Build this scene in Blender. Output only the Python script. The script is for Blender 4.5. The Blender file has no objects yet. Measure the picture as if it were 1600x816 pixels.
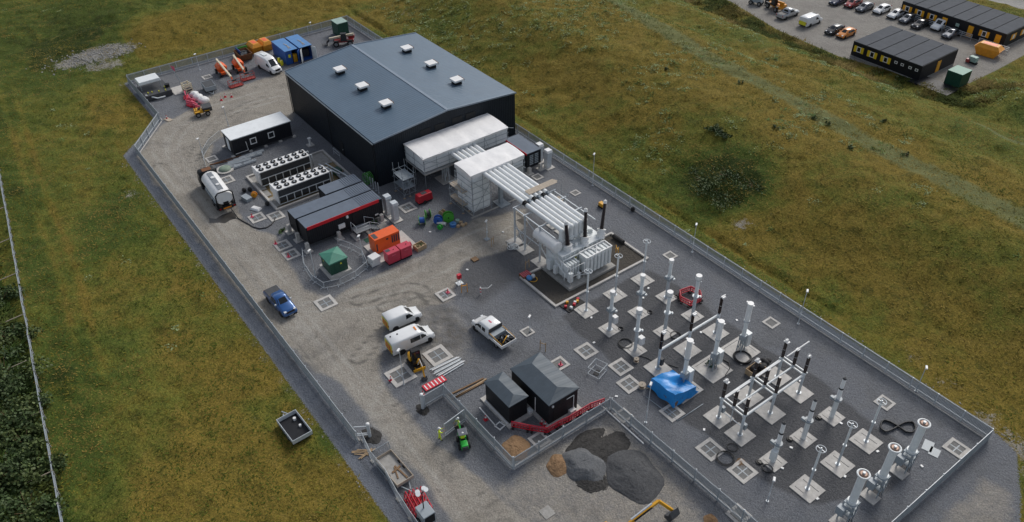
import bpy, bmesh, math, random
import numpy as np
from mathutils import Vector, Matrix, Euler
random.seed(7)
SC = bpy.context.scene
COL = SC.collection
PI = math.pi

# ------------------------------------------------------------------ camera
CAM = Vector((88.64094506, -42.17269937, 62.80335935))
CR = Vector((0.59982311, 0.80003337, -0.01260317)).normalized()
CU = Vector((-0.49169243, 0.3809801, 0.78300237)).normalized()
CF = Vector((-0.63122958, 0.46346604, -0.62189102)).normalized()
FPX = 1269.863
cd = bpy.data.cameras.new('camera'); cam = bpy.data.objects.new('camera', cd); COL.objects.link(cam)
cd.sensor_fit = 'HORIZONTAL'; cd.sensor_width = 36.0; cd.lens = FPX / 1600 * 36.0
cd.clip_start = 0.5; cd.clip_end = 2000
m3 = Matrix((CR, CU, -CF)).transposed()
cam.matrix_world = Matrix.Translation(CAM) @ m3.to_4x4()
SC.camera = cam

# ------------------------------------------------------------------ sky, sun, exposure
SUN_EL, SUN_AZ = math.radians(42), math.radians(112)     # direction towards the sun, azimuth from +X
w = bpy.data.worlds.new('World'); SC.world = w; w.use_nodes = True
nt = w.node_tree; nt.nodes.clear()
sky = nt.nodes.new('ShaderNodeTexSky'); sky.sky_type = 'NISHITA'; sky.sun_disc = False
sky.sun_elevation = SUN_EL; sky.sun_rotation = PI / 2 - SUN_AZ
sky.air_density = 1.0; sky.dust_density = 2.0; sky.ozone_density = 1.5
hs = nt.nodes.new('ShaderNodeHueSaturation'); hs.inputs['Saturation'].default_value = 0.5
bg = nt.nodes.new('ShaderNodeBackground'); bg.inputs['Strength'].default_value = 0.09
wo = nt.nodes.new('ShaderNodeOutputWorld')
nt.links.new(sky.outputs[0], hs.inputs['Color']); nt.links.new(hs.outputs[0], bg.inputs[0]); nt.links.new(bg.outputs[0], wo.inputs[0])
sl = bpy.data.lights.new('sun', 'SUN'); sl.energy = 1.5; sl.angle = math.radians(22); sl.color = (1.0, 0.96, 0.90)
so = bpy.data.objects.new('sun', sl); COL.objects.link(so)
sd = Vector((math.cos(SUN_EL) * math.cos(SUN_AZ), math.cos(SUN_EL) * math.sin(SUN_AZ), math.sin(SUN_EL)))
so.rotation_euler = sd.to_track_quat('Z', 'Y').to_euler(); so.location = (0, 0, 80)
SC.view_settings.view_transform = 'Standard'; SC.view_settings.look = 'None'
SC.view_settings.exposure = 0.42; SC.view_settings.gamma = 1.0; SC.view_settings.use_curve_mapping = False

# ------------------------------------------------------------------ helpers
def G(px, py, z=0.0):
    """point at height z seen at pixel (px, py) of the 1600-wide photograph"""
    d = CF + (px - 800) / FPX * CR - (py - 408) / FPX * CU
    return CAM + d * ((z - CAM.z) / d.z)

PIECES = {'foot', 'label_plate', 'duct_slot', 'plinth', 'header_pipe', 'oil_pipes', 'window_shutter', 'end_frame', 'handrail', 'yellow_rail', 'mudguard', 'cover_bars', 'footing', 'legs', 'base_plates', 'cab_window', 'roof_vent', 'stored_goods', 'white_band', 'red_band', 'roof_timber', 'frame_bar', 'stakes', 'runner'}
class MB:
    """collects shapes; build() links them as ONE mesh object"""
    def __init__(s): s.v = []; s.f = []; s.m = []; s.sm = []; s.cur = 0
    def mat(s, i): s.cur = i; return s
    def add(s, vs, fs, smooth=False):
        o = len(s.v); s.v += [tuple(p) for p in vs]
        for f in fs: s.f.append([i + o for i in f]); s.m.append(s.cur); s.sm.append(smooth)
        return s
    def box(s, cx, cy, cz, sx, sy, sz, rz=0.0, top=None):
        """centre, size; top=(tx,ty) scales the upper face"""
        tx, ty = top or (1, 1); c, q = math.cos(rz), math.sin(rz); vs = []
        for z, kx, ky in ((-.5, 1, 1), (.5, tx, ty)):
            for x, y in ((-.5, -.5), (.5, -.5), (.5, .5), (-.5, .5)):
                X, Y = x * sx * kx, y * sy * ky
                vs.append((cx + X * c - Y * q, cy + X * q + Y * c, cz + z * sz))
        return s.add(vs, [(3, 2, 1, 0), (4, 5, 6, 7), (0, 1, 5, 4), (1, 2, 6, 5), (2, 3, 7, 6), (3, 0, 4, 7)])
    def bx(s, x0, x1, y0, y1, z0, z1): return s.box((x0 + x1) / 2, (y0 + y1) / 2, (z0 + z1) / 2, abs(x1 - x0), abs(y1 - y0), abs(z1 - z0))
    def bar(s, a, b, w=.06, h=None):
        a, b = Vector(a), Vector(b); d = b - a
        if d.length < 1e-6: return s
        d.normalize(); up = Vector((0, 0, 1)) if abs(d.z) < .95 else Vector((1, 0, 0))
        r = d.cross(up).normalized() * w / 2; u = r.cross(d).normalized() * (h or w) / 2
        vs = [p + i * r + j * u for p in (a, b) for i, j in ((-1, -1), (1, -1), (1, 1), (-1, 1))]
        return s.add(vs, [(0, 1, 2, 3), (7, 6, 5, 4), (1, 0, 4, 5), (2, 1, 5, 6), (3, 2, 6, 7), (0, 3, 7, 4)])
    def cyl(s, a, b, r0, r1=None, n=12, caps=True):
        a, b = Vector(a), Vector(b); r1 = r0 if r1 is None else r1
        d = (b - a).normalized(); up = Vector((0, 0, 1)) if abs(d.z) < .95 else Vector((1, 0, 0))
        x = d.cross(up).normalized(); y = d.cross(x)
        vs = [p + r * (math.cos(2 * PI * k / n) * x + math.sin(2 * PI * k / n) * y) for p, r in ((a, r0), (b, r1)) for k in range(n)]
        s.add(vs, [(k, (k + 1) % n, n + (k + 1) % n, n + k) for k in range(n)], True)
        if caps: s.add(vs, [tuple(range(n - 1, -1, -1)), tuple(range(n, 2 * n))])
        return s
    def lathe(s, prof, cx=0, cy=0, n=16, smooth=True):
        vs = [(cx + r * math.cos(2 * PI * k / n), cy + r * math.sin(2 * PI * k / n), z) for r, z in prof for k in range(n)]
        fs = [(i * n + k, i * n + (k + 1) % n, (i + 1) * n + (k + 1) % n, (i + 1) * n + k) for i in range(len(prof) - 1) for k in range(n)]
        s.add(vs, fs, smooth); L = (len(prof) - 1) * n
        return s.add(vs, [tuple(range(n - 1, -1, -1)), tuple(range(L, L + n))])
    def tube(s, pts, r, n=6):
        for a, b in zip(pts[:-1], pts[1:]): s.cyl(a, b, r, r, n)
        return s
    def ring(s, c, R, r, n=20, m=6, axis='z'):
        vs = []
        for i in range(n):
            t = 2 * PI * i / n
            for j in range(m):
                q = 2 * PI * j / m; a = (R + r * math.cos(q)); x, y, z = a * math.cos(t), a * math.sin(t), r * math.sin(q)
                if axis == 'x': x, y, z = z, x, y
                if axis == 'y': x, y, z = x, z, y
                vs.append((c[0] + x, c[1] + y, c[2] + z))
        return s.add(vs, [(i * m + j, ((i + 1) % n) * m + j, ((i + 1) % n) * m + (j + 1) % m, i * m + (j + 1) % m) for i in range(n) for j in range(m)], True)
    def prism(s, poly, z0, z1):
        n = len(poly); vs = [(x, y, z0) for x, y in poly] + [(x, y, z1) for x, y in poly]
        s.add(vs, [(k, (k + 1) % n, n + (k + 1) % n, n + k) for k in range(n)])
        return s.add(vs, [tuple(range(n - 1, -1, -1)), tuple(range(n, 2 * n))])
    def loft(s, rings, smooth=True, caps=True):
        n = len(rings[0]); vs = [p for r in rings for p in r]
        s.add(vs, [(i * n + k, i * n + (k + 1) % n, (i + 1) * n + (k + 1) % n, (i + 1) * n + k) for i in range(len(rings) - 1) for k in range(n)], smooth)
        if caps: L = (len(rings) - 1) * n; s.add(vs, [tuple(range(n - 1, -1, -1)), tuple(range(L, L + n))])
        return s
    def ball(s, c, rx, ry=None, rz=None, n=10, m=7):
        ry = ry or rx; rz = rz or rx
        rings = []
        for i in range(m + 1):
            t = PI * i / m; t = min(max(t, .02), PI - .02)
            rings.append([(c[0] + rx * math.sin(t) * math.cos(2 * PI * k / n), c[1] + ry * math.sin(t) * math.sin(2 * PI * k / n), c[2] - rz * math.cos(t)) for k in range(n)])
        return s.loft(rings)
    def quad(s, a, b, c, d): return s.add([a, b, c, d], [(0, 1, 2, 3)])
    def hip(s, x0, x1, y0, y1, z0, z1, inset, over=.12, th=.1):
        """hipped roof, ridge along x"""
        X0, X1, Y0, Y1 = x0 - over, x1 + over, y0 - over, y1 + over; ym = (y0 + y1) / 2
        b = [(X0, Y0, z0), (X1, Y0, z0), (X1, Y1, z0), (X0, Y1, z0)]; e = [(x, y, z0 + th) for x, y, _ in b]
        rdg = [(x0 + inset, ym, z1), (x1 - inset, ym, z1)]
        return s.add(b + e + rdg, [(3, 2, 1, 0), (0, 1, 5, 4), (1, 2, 6, 5), (2, 3, 7, 6), (3, 0, 4, 7), (4, 5, 9, 8), (5, 6, 9), (6, 7, 8, 9), (7, 4, 8)])
    def build(s, name, mats, parent=None, bevel=0.0, loc=None, rz=0.0, seg=2, whole=False):
        if parent and not whole and name in PIECES: return absplit(s, name, mats, parent, bevel, False)[0]
        me = bpy.data.meshes.new(name); me.from_pydata(s.v, [], s.f)
        mats = mats if isinstance(mats, (list, tuple)) else [mats]
        for m in mats: me.materials.append(m)
        me.polygons.foreach_set('material_index', s.m); me.polygons.foreach_set('use_smooth', s.sm); me.update()
        o = bpy.data.objects.new(name, me); COL.objects.link(o)
        if parent: o.parent = parent
        if loc is not None: o.location = loc
        o.rotation_euler.z = rz
        if bevel:
            b = o.modifiers.new('bevel', 'BEVEL'); b.width = bevel; b.segments = seg; b.limit_method = 'ANGLE'; b.angle_limit = math.radians(40)
        return o

def tag(o, label=None, cat=None, group=None, kind=None):
    if label: o['label'] = label
    if cat: o['category'] = cat
    if group: o['group'] = group
    if kind: o['kind'] = kind
    return o

def thing(name, label, cat, loc=(0, 0, 0), rz=0.0, group=None):
    o = bpy.data.objects.new(name, None); COL.objects.link(o); o.empty_display_size = .3
    o.location = loc; o.rotation_euler.z = rz
    return tag(o, label, cat, group)

def dup(root, loc, rz=None, label=None, group=None, scale=None):
    """a copy of a thing with copies of its parts and sub-parts"""
    def rec(o, par):
        c = o.copy(); COL.objects.link(c); c.parent = par
        for ch in [x for x in KIDS.get(o.name, [])]: rec(ch, c)
        return c
    KIDS = {}
    for x in COL.objects:
        if x.parent: KIDS.setdefault(x.parent.name, []).append(x)
    r = rec(root, None); r.location = loc
    if rz is not None: r.rotation_euler.z = rz
    if scale: r.scale = (scale,) * 3 if not isinstance(scale, tuple) else scale
    if label: r['label'] = label
    if group: r['group'] = group
    return r

# ------------------------------------------------------------------ materials
def mat(name, col, rough=.6, metal=0.0, var=.12, scale=1.5, dirt=0.0, dirtcol=(.12, .10, .08), bump=0.0, bscale=30.0, spec=.5, ribs=None, coat=0.0):
    """paint / metal / concrete with uneven tone, soft dirt and fine bump; ribs=(axis, period m, strength)"""
    m = bpy.data.materials.new(name); m.use_nodes = True; n = m.node_tree; N = n.nodes; L = n.links
    b = N['Principled BSDF']; b.inputs['Roughness'].default_value = rough; b.inputs['Metallic'].default_value = metal
    b.inputs['Specular IOR Level'].default_value = spec
    if coat: b.inputs['Coat Weight'].default_value = coat; b.inputs['Coat Roughness'].default_value = .08
    tc = N.new('ShaderNodeTexCoord'); ge = N.new('ShaderNodeNewGeometry')
    no = N.new('ShaderNodeTexNoise'); no.inputs['Scale'].default_value = scale; no.inputs['Detail'].default_value = 6; no.inputs['Roughness'].default_value = .65
    L.new(ge.outputs['Position'], no.inputs['Vector'])
    mr = N.new('ShaderNodeMapRange'); mr.inputs[1].default_value = .3; mr.inputs[2].default_value = .7; mr.inputs[3].default_value = 1 - var; mr.inputs[4].default_value = 1 + var
    L.new(no.outputs['Fac'], mr.inputs[0])
    mx = N.new('ShaderNodeMix'); mx.data_type = 'RGBA'; mx.blend_type = 'MULTIPLY'; mx.inputs[0].default_value = 1
    mx.inputs[6].default_value = (*col, 1); L.new(mr.outputs[0], mx.inputs[7]); out = mx.outputs[2]
    if dirt:
        n2 = N.new('ShaderNodeTexNoise'); n2.inputs['Scale'].default_value = scale * 2.3; n2.inputs['Detail'].default_value = 8; n2.inputs['Roughness'].default_value = .7
        L.new(ge.outputs['Position'], n2.inputs['Vector'])
        r2 = N.new('ShaderNodeMapRange'); r2.inputs[1].default_value = .48; r2.inputs[2].default_value = .75; r2.inputs[4].default_value = dirt
        L.new(n2.outputs['Fac'], r2.inputs[0])
        d = N.new('ShaderNodeMix'); d.data_type = 'RGBA'; d.inputs[7].default_value = (*dirtcol, 1); L.new(r2.outputs[0], d.inputs[0]); L.new(out, d.inputs[6]); out = d.outputs[2]
    L.new(out, b.inputs['Base Color'])
    hgt = None
    if bump:
        n3 = N.new('ShaderNodeTexNoise'); n3.inputs['Scale'].default_value = bscale; n3.inputs['Detail'].default_value = 4
        L.new(ge.outputs['Position'], n3.inputs['Vector'])
        bp = N.new('ShaderNodeBump'); bp.inputs['Strength'].default_value = bump; bp.inputs['Distance'].default_value = .05
        L.new(n3.outputs['Fac'], bp.inputs['Height']); hgt = bp; L.new(bp.outputs[0], b.inputs['Normal'])
    if ribs:
        ax, per, st = ribs
        sp = N.new('ShaderNodeSeparateXYZ'); L.new(tc.outputs['Object'], sp.inputs[0])
        mu = N.new('ShaderNodeMath'); mu.operation = 'MULTIPLY'; mu.inputs[1].default_value = 2 * PI / per; L.new(sp.outputs['XYZ'.index(ax)], mu.inputs[0])
        si = N.new('ShaderNodeMath'); si.operation = 'SINE'; L.new(mu.outputs[0], si.inputs[0])
        pw = N.new('ShaderNodeMapRange'); pw.inputs[1].default_value = -.35; pw.inputs[2].default_value = .35; L.new(si.outputs[0], pw.inputs[0])
        b2 = N.new('ShaderNodeBump'); b2.inputs['Strength'].default_value = st; b2.inputs['Distance'].default_value = .04; L.new(pw.outputs[0], b2.inputs['Height'])
        if hgt: L.new(hgt.outputs[0], b2.inputs['Normal'])
        L.new(b2.outputs[0], b.inputs['Normal'])
    return m

M = {}
M['clad'] = mat('dark navy cladding', (.010, .014, .020), .55, 0, .15, .6, .08, (.03, .032, .035), ribs=('X', .33, .5), spec=.25)
M['clad_front'] = mat('dark navy cladding front', (.012, .017, .024), .55, 0, .15, .6, .08, (.03, .032, .035), ribs=('Y', .33, .5), spec=.25)
M['black'] = mat('black steel paint', (.010, .011, .014), .55, 0, .2, 1.2, .10, (.05, .045, .04), spec=.3)
M['blackrib'] = mat('black corrugated steel', (.012, .013, .017), .55, 0, .2, 1.2, .1, (.05, .045, .04), ribs=('Y', .28, .5), spec=.3)
M['cabroof'] = mat('dark slate cabin roof', (.085, .093, .106), .85, 0, .12, .9, .15, (.08, .08, .08), spec=.2)
M['conroof'] = mat('slate grey container roof', (.115, .145, .190), .7, 0, .12, .9, .15, (.13, .12, .11))
M['galv'] = mat('galvanised steel', (.55, .59, .62), .45, .15, .12, 3, .12, (.2, .19, .18))
M['galvdull'] = mat('dull galvanised steel', (.31, .35, .38), .55, .1, .15, 3, .15, (.15, .14, .13))
M['white'] = mat('white paint', (.80, .80, .79), .45, 0, .05, 1.5, .12, (.35, .33, .3))
M['lgrey'] = mat('pale grey enamel', (.74, .77, .77), .4, 0, .06, 1.5, .15, (.3, .3, .29))
M['mgrey'] = mat('mid grey enamel', (.30, .34, .37), .45, 0, .08, 1.5, .15, (.15, .15, .15))
M['dgrey'] = mat('dark grey plastic', (.05, .053, .058), .6, 0, .2, 3, .2)
M['conc'] = mat('pale concrete', (.50, .48, .45), .85, 0, .16, 2.2, .35, (.26, .24, .21), bump=.3, bscale=18)
M['concd'] = mat('weathered concrete', (.33, .32, .30), .9, 0, .2, 2.0, .45, (.16, .15, .13), bump=.3, bscale=18)
M['grate'] = mat('dusty grey pit infill', (.17, .17, .165), .85, 0, .3, 5, .3)
M['tread'] = mat('open grating', (.22, .24, .26), .6, .3, .3, 9, .2)
M['porc'] = mat('brown porcelain', (.022, .009, .006), .25, 0, .15, 4)
M['black_rubber'] = mat('black rubber', (.012, .012, .013), .75, 0, .3, 4, .25, (.06, .05, .045))
M['tyre'] = mat('tyre rubber', (.015, .015, .016), .85, 0, .3, 5, .35, (.10, .09, .08))
M['rim'] = mat('wheel rim metal', (.33, .34, .35), .4, .6, .1, 5, .2)
M['glass'] = mat('dark vehicle glass', (.012, .016, .02), .08, 0, .1, 2, spec=.6)
M['carwhite'] = mat('white car paint', (.76, .77, .77), .28, 0, .03, 1, .06, (.4, .38, .35), coat=.6)
M['carblue'] = mat('blue car paint', (.022, .10, .30), .28, .25, .06, 1, .06, coat=.6)
M['cargrey'] = mat('grey car paint', (.11, .12, .14), .3, .4, .06, 1, .05, coat=.6)
M['carblack'] = mat('black car paint', (.010, .011, .014), .25, .1, .06, 1, .05, coat=.6)
M['carsilver'] = mat('silver car paint', (.42, .44, .46), .3, .5, .05, 1, .05, coat=.6)
M['carred'] = mat('red car paint', (.32, .02, .02), .28, 0, .05, 1, .05, coat=.6)
M['carorange'] = mat('orange car paint', (.75, .25, .02), .28, 0, .05, 1, .05, coat=.6)
M['carnavy'] = mat('navy car paint', (.015, .025, .06), .28, .2, .05, 1, .05, coat=.6)
M['lamp'] = mat('clear lamp lens', (.75, .77, .78), .12, 0, .02, 3)
M['lampred'] = mat('red lamp lens', (.35, .01, .01), .2, 0, .1, 3)
M['lampamber'] = mat('amber lamp lens', (.8, .25, .02), .2, 0, .1, 3)
M['plate'] = mat('yellow number plate', (.75, .55, .05), .4, 0, .05, 3)
M['platew'] = mat('white number plate', (.75, .75, .72), .4, 0, .05, 3)
M['orange'] = mat('safety orange paint', (.80, .115, .012), .4, 0, .07, 1.5, .10)
M['skiporange'] = mat('weathered orange skip paint', (.76, .31, .02), .5, 0, .12, 1.5, .35, (.30, .12, .03))
M['yellow'] = mat('plant yellow paint', (.72, .36, .015), .4, 0, .08, 2, .15, (.2, .13, .05))
M['hiyellow'] = mat('chevron yellow', (.75, .70, .03), .45, 0, .06, 2)
M['chevred'] = mat('chevron red', (.55, .03, .03), .45, 0, .06, 2)
M['crimson'] = mat('faded crimson paint', (.50, .035, .07), .45, 0, .08, 1.5, .12, (.35, .15, .17))
M['genred'] = mat('generator red paint', (.42, .012, .025), .4, 0, .07, 1.5, .1)
M['stripe'] = mat('red trim stripe', (.62, .008, .02), .4, 0, .05, 1.5)
M['redpl'] = mat('red barrier plastic', (.58, .015, .035), .5, 0, .12, 2, .15, (.4, .12, .12))
M['pinkpl'] = mat('faded pink red plastic', (.62, .10, .16), .55, 0, .15, 2, .15)
M['boomred'] = mat('boom lift basket red', (.35, .03, .02), .5, 0, .15, 2, .2)
M['cream'] = mat('cream boom paint', (.70, .62, .45), .45, 0, .1, 2, .15)
M['green'] = mat('bottle green paint', (.010, .065, .040), .45, 0, .1, 1.5, .1)
M['greenroof'] = mat('pale green roof sheet', (.055, .22, .155), .5, 0, .12, 1.2, .15, (.25, .3, .27))
M['cabgreenroof'] = mat('faded green container roof', (.30, .42, .37), .6, 0, .12, 1.2, .2)
M['limegreen'] = mat('bright green machine paint', (.02, .42, .05), .4, 0, .08, 2, .1)
M['drumgreen'] = mat('cable drum green', (.06, .33, .03), .5, 0, .12, 3, .15)
M['drumblue'] = mat('cable drum blue', (.02, .10, .42), .5, 0, .12, 3, .15)
M['conblue'] = mat('blue container paint', (.018, .085, .32), .45, 0, .1, 1.2, .12, (.1, .12, .2))
M['conblueroof'] = mat('sun bleached blue roof', (.07, .22, .48), .5, 0, .1, 1.2, .15, (.2, .28, .4))
M['tarp'] = mat('blue tarpaulin', (.02, .27, .70), .4, 0, .12, 1.4, .1, (.1, .3, .55), bump=.5, bscale=3)
M['wrapw'] = mat('white shrink wrap sheeting', (.84, .83, .82), .5, 0, .05, .8, .10, (.55, .53, .5), bump=.5, bscale=2.2)
M['wrapside'] = mat('grey white sheeting', (.74, .77, .78), .5, 0, .1, 1.2, .2, (.38, .40, .42), bump=.6, bscale=2.5)
M['wood'] = mat('pale timber', (.42, .30, .18), .8, 0, .2, 4, .3, (.2, .14, .09))
M['board'] = mat('scaffold board', (.45, .38, .30), .8, 0, .15, 3, .35, (.3, .24, .18))
M['woodd'] = mat('brown timber', (.20, .12, .06), .8, 0, .25, 4, .3)
M['rust'] = mat('rusty steel', (.20, .085, .035), .8, .2, .3, 4, .4)
M['pvc'] = mat('white plastic', (.74, .74, .73), .45, 0, .05, 3, .1)
M['hosed'] = mat('black hose', (.012, .012, .013), .5, 0, .2, 4)
M['capbrown'] = mat('bronze cap', (.26, .17, .13), .5, .4, .2, 6)
M['sheetw'] = mat('white roof felt', (.80, .83, .84), .6, 0, .06, .8, .25, (.48, .50, .50))
M['pondbed'] = mat('muddy sump bed', (.20, .145, .065), .6, 0, .25, .8, .4, (.07, .05, .03))
M['leaf'] = mat('shrub leaf', (.045, .078, .018), .7, 0, .5, 1.2)
M['leafm'] = mat('mid green leaf', (.075, .105, .025), .7, 0, .5, 1.2)
M['leafl'] = mat('leafy weed', (.05, .11, .02), .7, 0, .4, 1.2)
M['skin'] = mat('skin', (.45, .27, .19), .6, 0, .05, 4)
M['hivis'] = mat('high visibility yellow fabric', (.66, .80, .03), .7, 0, .08, 5)
M['hivisg'] = mat('high visibility lime fabric', (.42, .55, .10), .7, 0, .08, 5)
M['boot'] = mat('dark boots', (.04, .032, .025), .7, 0, .2, 5)
M['shutter'] = mat('amber window shutter', (.78, .36, .01), .45, 0, .05, 2, .08)
M['shuttery'] = mat('yellow window shutter', (.80, .55, .02), .45, 0, .05, 2, .08)
M['louvre'] = mat('dark louvre', (.005, .006, .007), .6, 0, .2, 3)
M['sand'] = mat('orange sand', (.26, .16, .085), .95, 0, .18, 1.5, .25, (.18, .11, .06), bump=.5, bscale=6)
M['heap'] = mat('grey stone dust', (.125, .13, .136), .95, 0, .30, 5, .35, (.07, .07, .07), bump=1, bscale=7)
M['heapd'] = mat('dark grey stone dust', (.078, .080, .084), .95, 0, .30, 5, .35, (.045, .045, .045), bump=1, bscale=7)
M['soil'] = mat('dark wet soil', (.040, .038, .036), .95, 0, .45, 3, .5, (.10, .095, .09), bump=1, bscale=4)
M['pipe'] = mat('white busduct enamel', (.80, .82, .82), .35, 0, .05, 1.2, .12, (.45, .46, .46))
# ------------------------------------------------------------------ terrain
def sstep(x, a, b):
    t = np.clip((x - a) / (b - a), 0, 1); return t * t * (3 - 2 * t)
def vnoise(x, y, s, seed=0):
    """smooth value noise"""
    rng = np.random.default_rng(seed); T = rng.random((256, 256))
    X, Y = x / s + 1000.37, y / s + 1000.71; xi, yi = np.floor(X).astype(int), np.floor(Y).astype(int); fx, fy = X - xi, Y - yi
    fx, fy = fx * fx * (3 - 2 * fx), fy * fy * (3 - 2 * fy)
    g = lambda i, j: T[(xi + i) % 256, (yi + j) % 256]
    return (g(0, 0) * (1 - fx) + g(1, 0) * fx) * (1 - fy) + (g(0, 1) * (1 - fx) + g(1, 1) * fx) * fy
def fbm(x, y, s, seed=0): return (vnoise(x, y, s, seed) + .5 * vnoise(x, y, s / 2, seed + 1) + .25 * vnoise(x, y, s / 4, seed + 2)) / 1.75
def sdf(x, y, P):
    """signed distance to polygon, positive inside"""
    d = np.full(x.shape, 1e9); ins = np.zeros(x.shape, bool); n = len(P)
    for i in range(n):
        ax, ay = P[i]; bx, by = P[(i + 1) % n]; ex, ey = bx - ax, by - ay
        t = np.clip(((x - ax) * ex + (y - ay) * ey) / (ex * ex + ey * ey + 1e-12), 0, 1)
        d = np.minimum(d, np.hypot(x - ax - t * ex, y - ay - t * ey))
        c = ((ay > y) != (by > y)) & (x < (bx - ax) * (y - ay) / (by - ay + 1e-12) + ax); ins ^= c
    return np.where(ins, d, -d)
PXP = lambda L: [tuple(G(a, b)[:2]) for a, b in L]
YARD = [(-56.6, 25.1), (-56.2, -18.9), (-39.2, -18.9), (-31.2, -26.3), (140, -26.2), (140, 2), (92, 8), (83, 15), (80.3, 20.5), (77.6, 25.0), (74.5, 25.9), (30, 25.2)]
DIRT = PXP([(715, 830), (655, 745), (605, 680), (530, 600), (445, 540), (350, 430), (285, 345), (212, 246), (262, 190), (330, 150), (450, 108), (462, 190), (362, 204), (330, 225), (335, 262), (352, 300), (378, 345), (430, 372), (455, 420), (480, 450), (520, 470), (570, 440), (660, 400), (750, 340), (820, 328), (822, 350), (790, 390), (730, 410), (700, 470), (640, 480), (600, 520), (590, 580), (640, 640), (690, 700), (770, 770), (850, 830)])
DIRT2 = PXP([(590, 470), (720, 470), (760, 520), (740, 570), (660, 600), (600, 570)])
DIRT_DIMMED = PXP([(800, 745), (850, 690), (960, 645), (1010, 690), (1100, 790), (1150, 840), (830, 840), (740, 760)])
CHIPS = [(36.6, 3.0), (55.0, 2.9), (66.0, 3.6), (69.5, 5.0), (73.0, 12.0), (72.5, 17.4), (60.0, 17.6), (36.0, 17.3)]
BUND = [(28.2, 3.4), (34.9, 3.5), (34.9, 18.2), (28.2, 18.2)]
DARKROAD = PXP([(690, 375), (760, 330), (830, 325), (905, 420), (815, 440), (750, 480), (700, 450)])
PARK = [(-60, 93.5), (-16.5, 91.8), (-1.0, 87.6), (13.5, 86.6), (29.5, 89.8), (33.5, 91.8), (33.8, 104), (33.5, 118), (33, 126), (-60, 126)]
ROADF = [(-80, 131), (60, 134), (60, 142), (-80, 139)]

def terr(x, y):
    x = np.asarray(x, float); y = np.asarray(y, float)
    wob = 2.2 * (vnoise(x, y, 17, 5) - .5)
    z = 5.2 * sstep(y + wob, 29.0, 50) * (1 - .42 * sstep(y + wob, 63.5, 70) - .58 * sstep(y + wob, 74, 86))
    z -= .6 * np.exp(-((y - 28.2) / .55) ** 2) * (y > 25) * (1 - sstep(x, 50, 62))
    z = z * sstep(x, -75, -52) + 2.6 * sstep(-x + wob, 60, 78) * (1 - .5 * sstep(-x, 95, 130)) * sstep(y, -26, -6)
    z += 2.4 * sstep(x + wob, 34.5, 44) * sstep(y, 80, 94)
    z -= .7 * np.exp(-((y - (88.8 - .08 * np.abs(x - 5) * (x < 5))) / 1.6) ** 2) * (x < 32) * 0
    z += 1.3 * sstep(-y + wob, 46, 56)
    g = sdf(x, y, YARD); k = sdf(x, y, PARK)
    z *= sstep(-g, .3, 3.0) * sstep(-k, .2, 4.0)
    out = sstep(-g, .3, 2.0) * sstep(-k, .2, 2.0)
    z += out * (.5 * (fbm(x, y, 9, 11) - .5) + .55 * (vnoise(x, y, 2.6, 13) - .5) * vnoise(x, y, 15, 14) + .34 * (vnoise(x, y, 1.25, 12) - .5))
    return z
def GT(px, py):
    p = G(px, py, 0)
    for _ in range(8): p = G(px, py, float(terr(np.array([p.x]), np.array([p.y]))[0]))
    return p

def axis(a0, a1, lo, hi, step):
    f = np.arange(a0, a1 + step, step); l = a0 - np.cumsum(np.geomspace(1.5, (a0 - lo) / 4, 9)); l = np.append(l[l > lo], lo)
    h = f[-1] + np.cumsum(np.geomspace(1.5, (hi - a1) / 4, 9)); h = np.append(h[h < hi], hi)
    return np.concatenate([l[::-1], f, h])
xs, ys = axis(-122, 96, -800, 500, .5), axis(-64, 152, -500, 800, .5)
GX, GY = np.meshgrid(xs, ys, indexing='ij'); fx, fy = GX.ravel(), GY.ravel()
fz = terr(fx, fy)
gr, pk = sdf(fx, fy, YARD), sdf(fx, fy, PARK)
rd = sdf(fx, fy, ROADF)
wob = 1.6 * (fbm(fx, fy, 4, 21) - .5)
soft = lambda d, w_: sstep(d + wob, -w_, w_)
dirt = np.maximum.reduce([soft(sdf(fx, fy, DIRT), 1.0), .55 * soft(sdf(fx, fy, DIRT2), 2.5), .62 * soft(sdf(fx, fy, DIRT_DIMMED), 2.0)])  # last zone weighted down: darker soil, plus vignette darkening put into the colour
outer = soft(sdf(fx, fy, [(76.5, 20), (79.8, 21), (84, 14), (95, 7), (140, 0), (140, -20), (78.5, -20), (77.5, 10)]), 1.0)
dirt = np.maximum(dirt, .6 * outer)
dark = np.maximum.reduce([soft(sdf(fx, fy, CHIPS), 1.0), .55 * soft(sdf(fx, fy, DARKROAD), 1.5), .35 * soft(sdf(fx, fy, PXP([(1080, 830), (1180, 790), (1140, 690), (960, 640), (1000, 560), (900, 540), (830, 600), (960, 625)])), 2)])
bundm = sstep(sdf(fx, fy, BUND), -.2, .2)
stripm = sstep(-(sdf(fx, fy, [(-55.4, 24.3), (-55.0, -18.2), (-38.3, -18.2), (-30.3, -24.4), (140, -24.4), (140, -4), (75.3, -4), (75.3, 24.3)])), -.4, .4) * (gr > 0) * (fx < 60)
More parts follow.
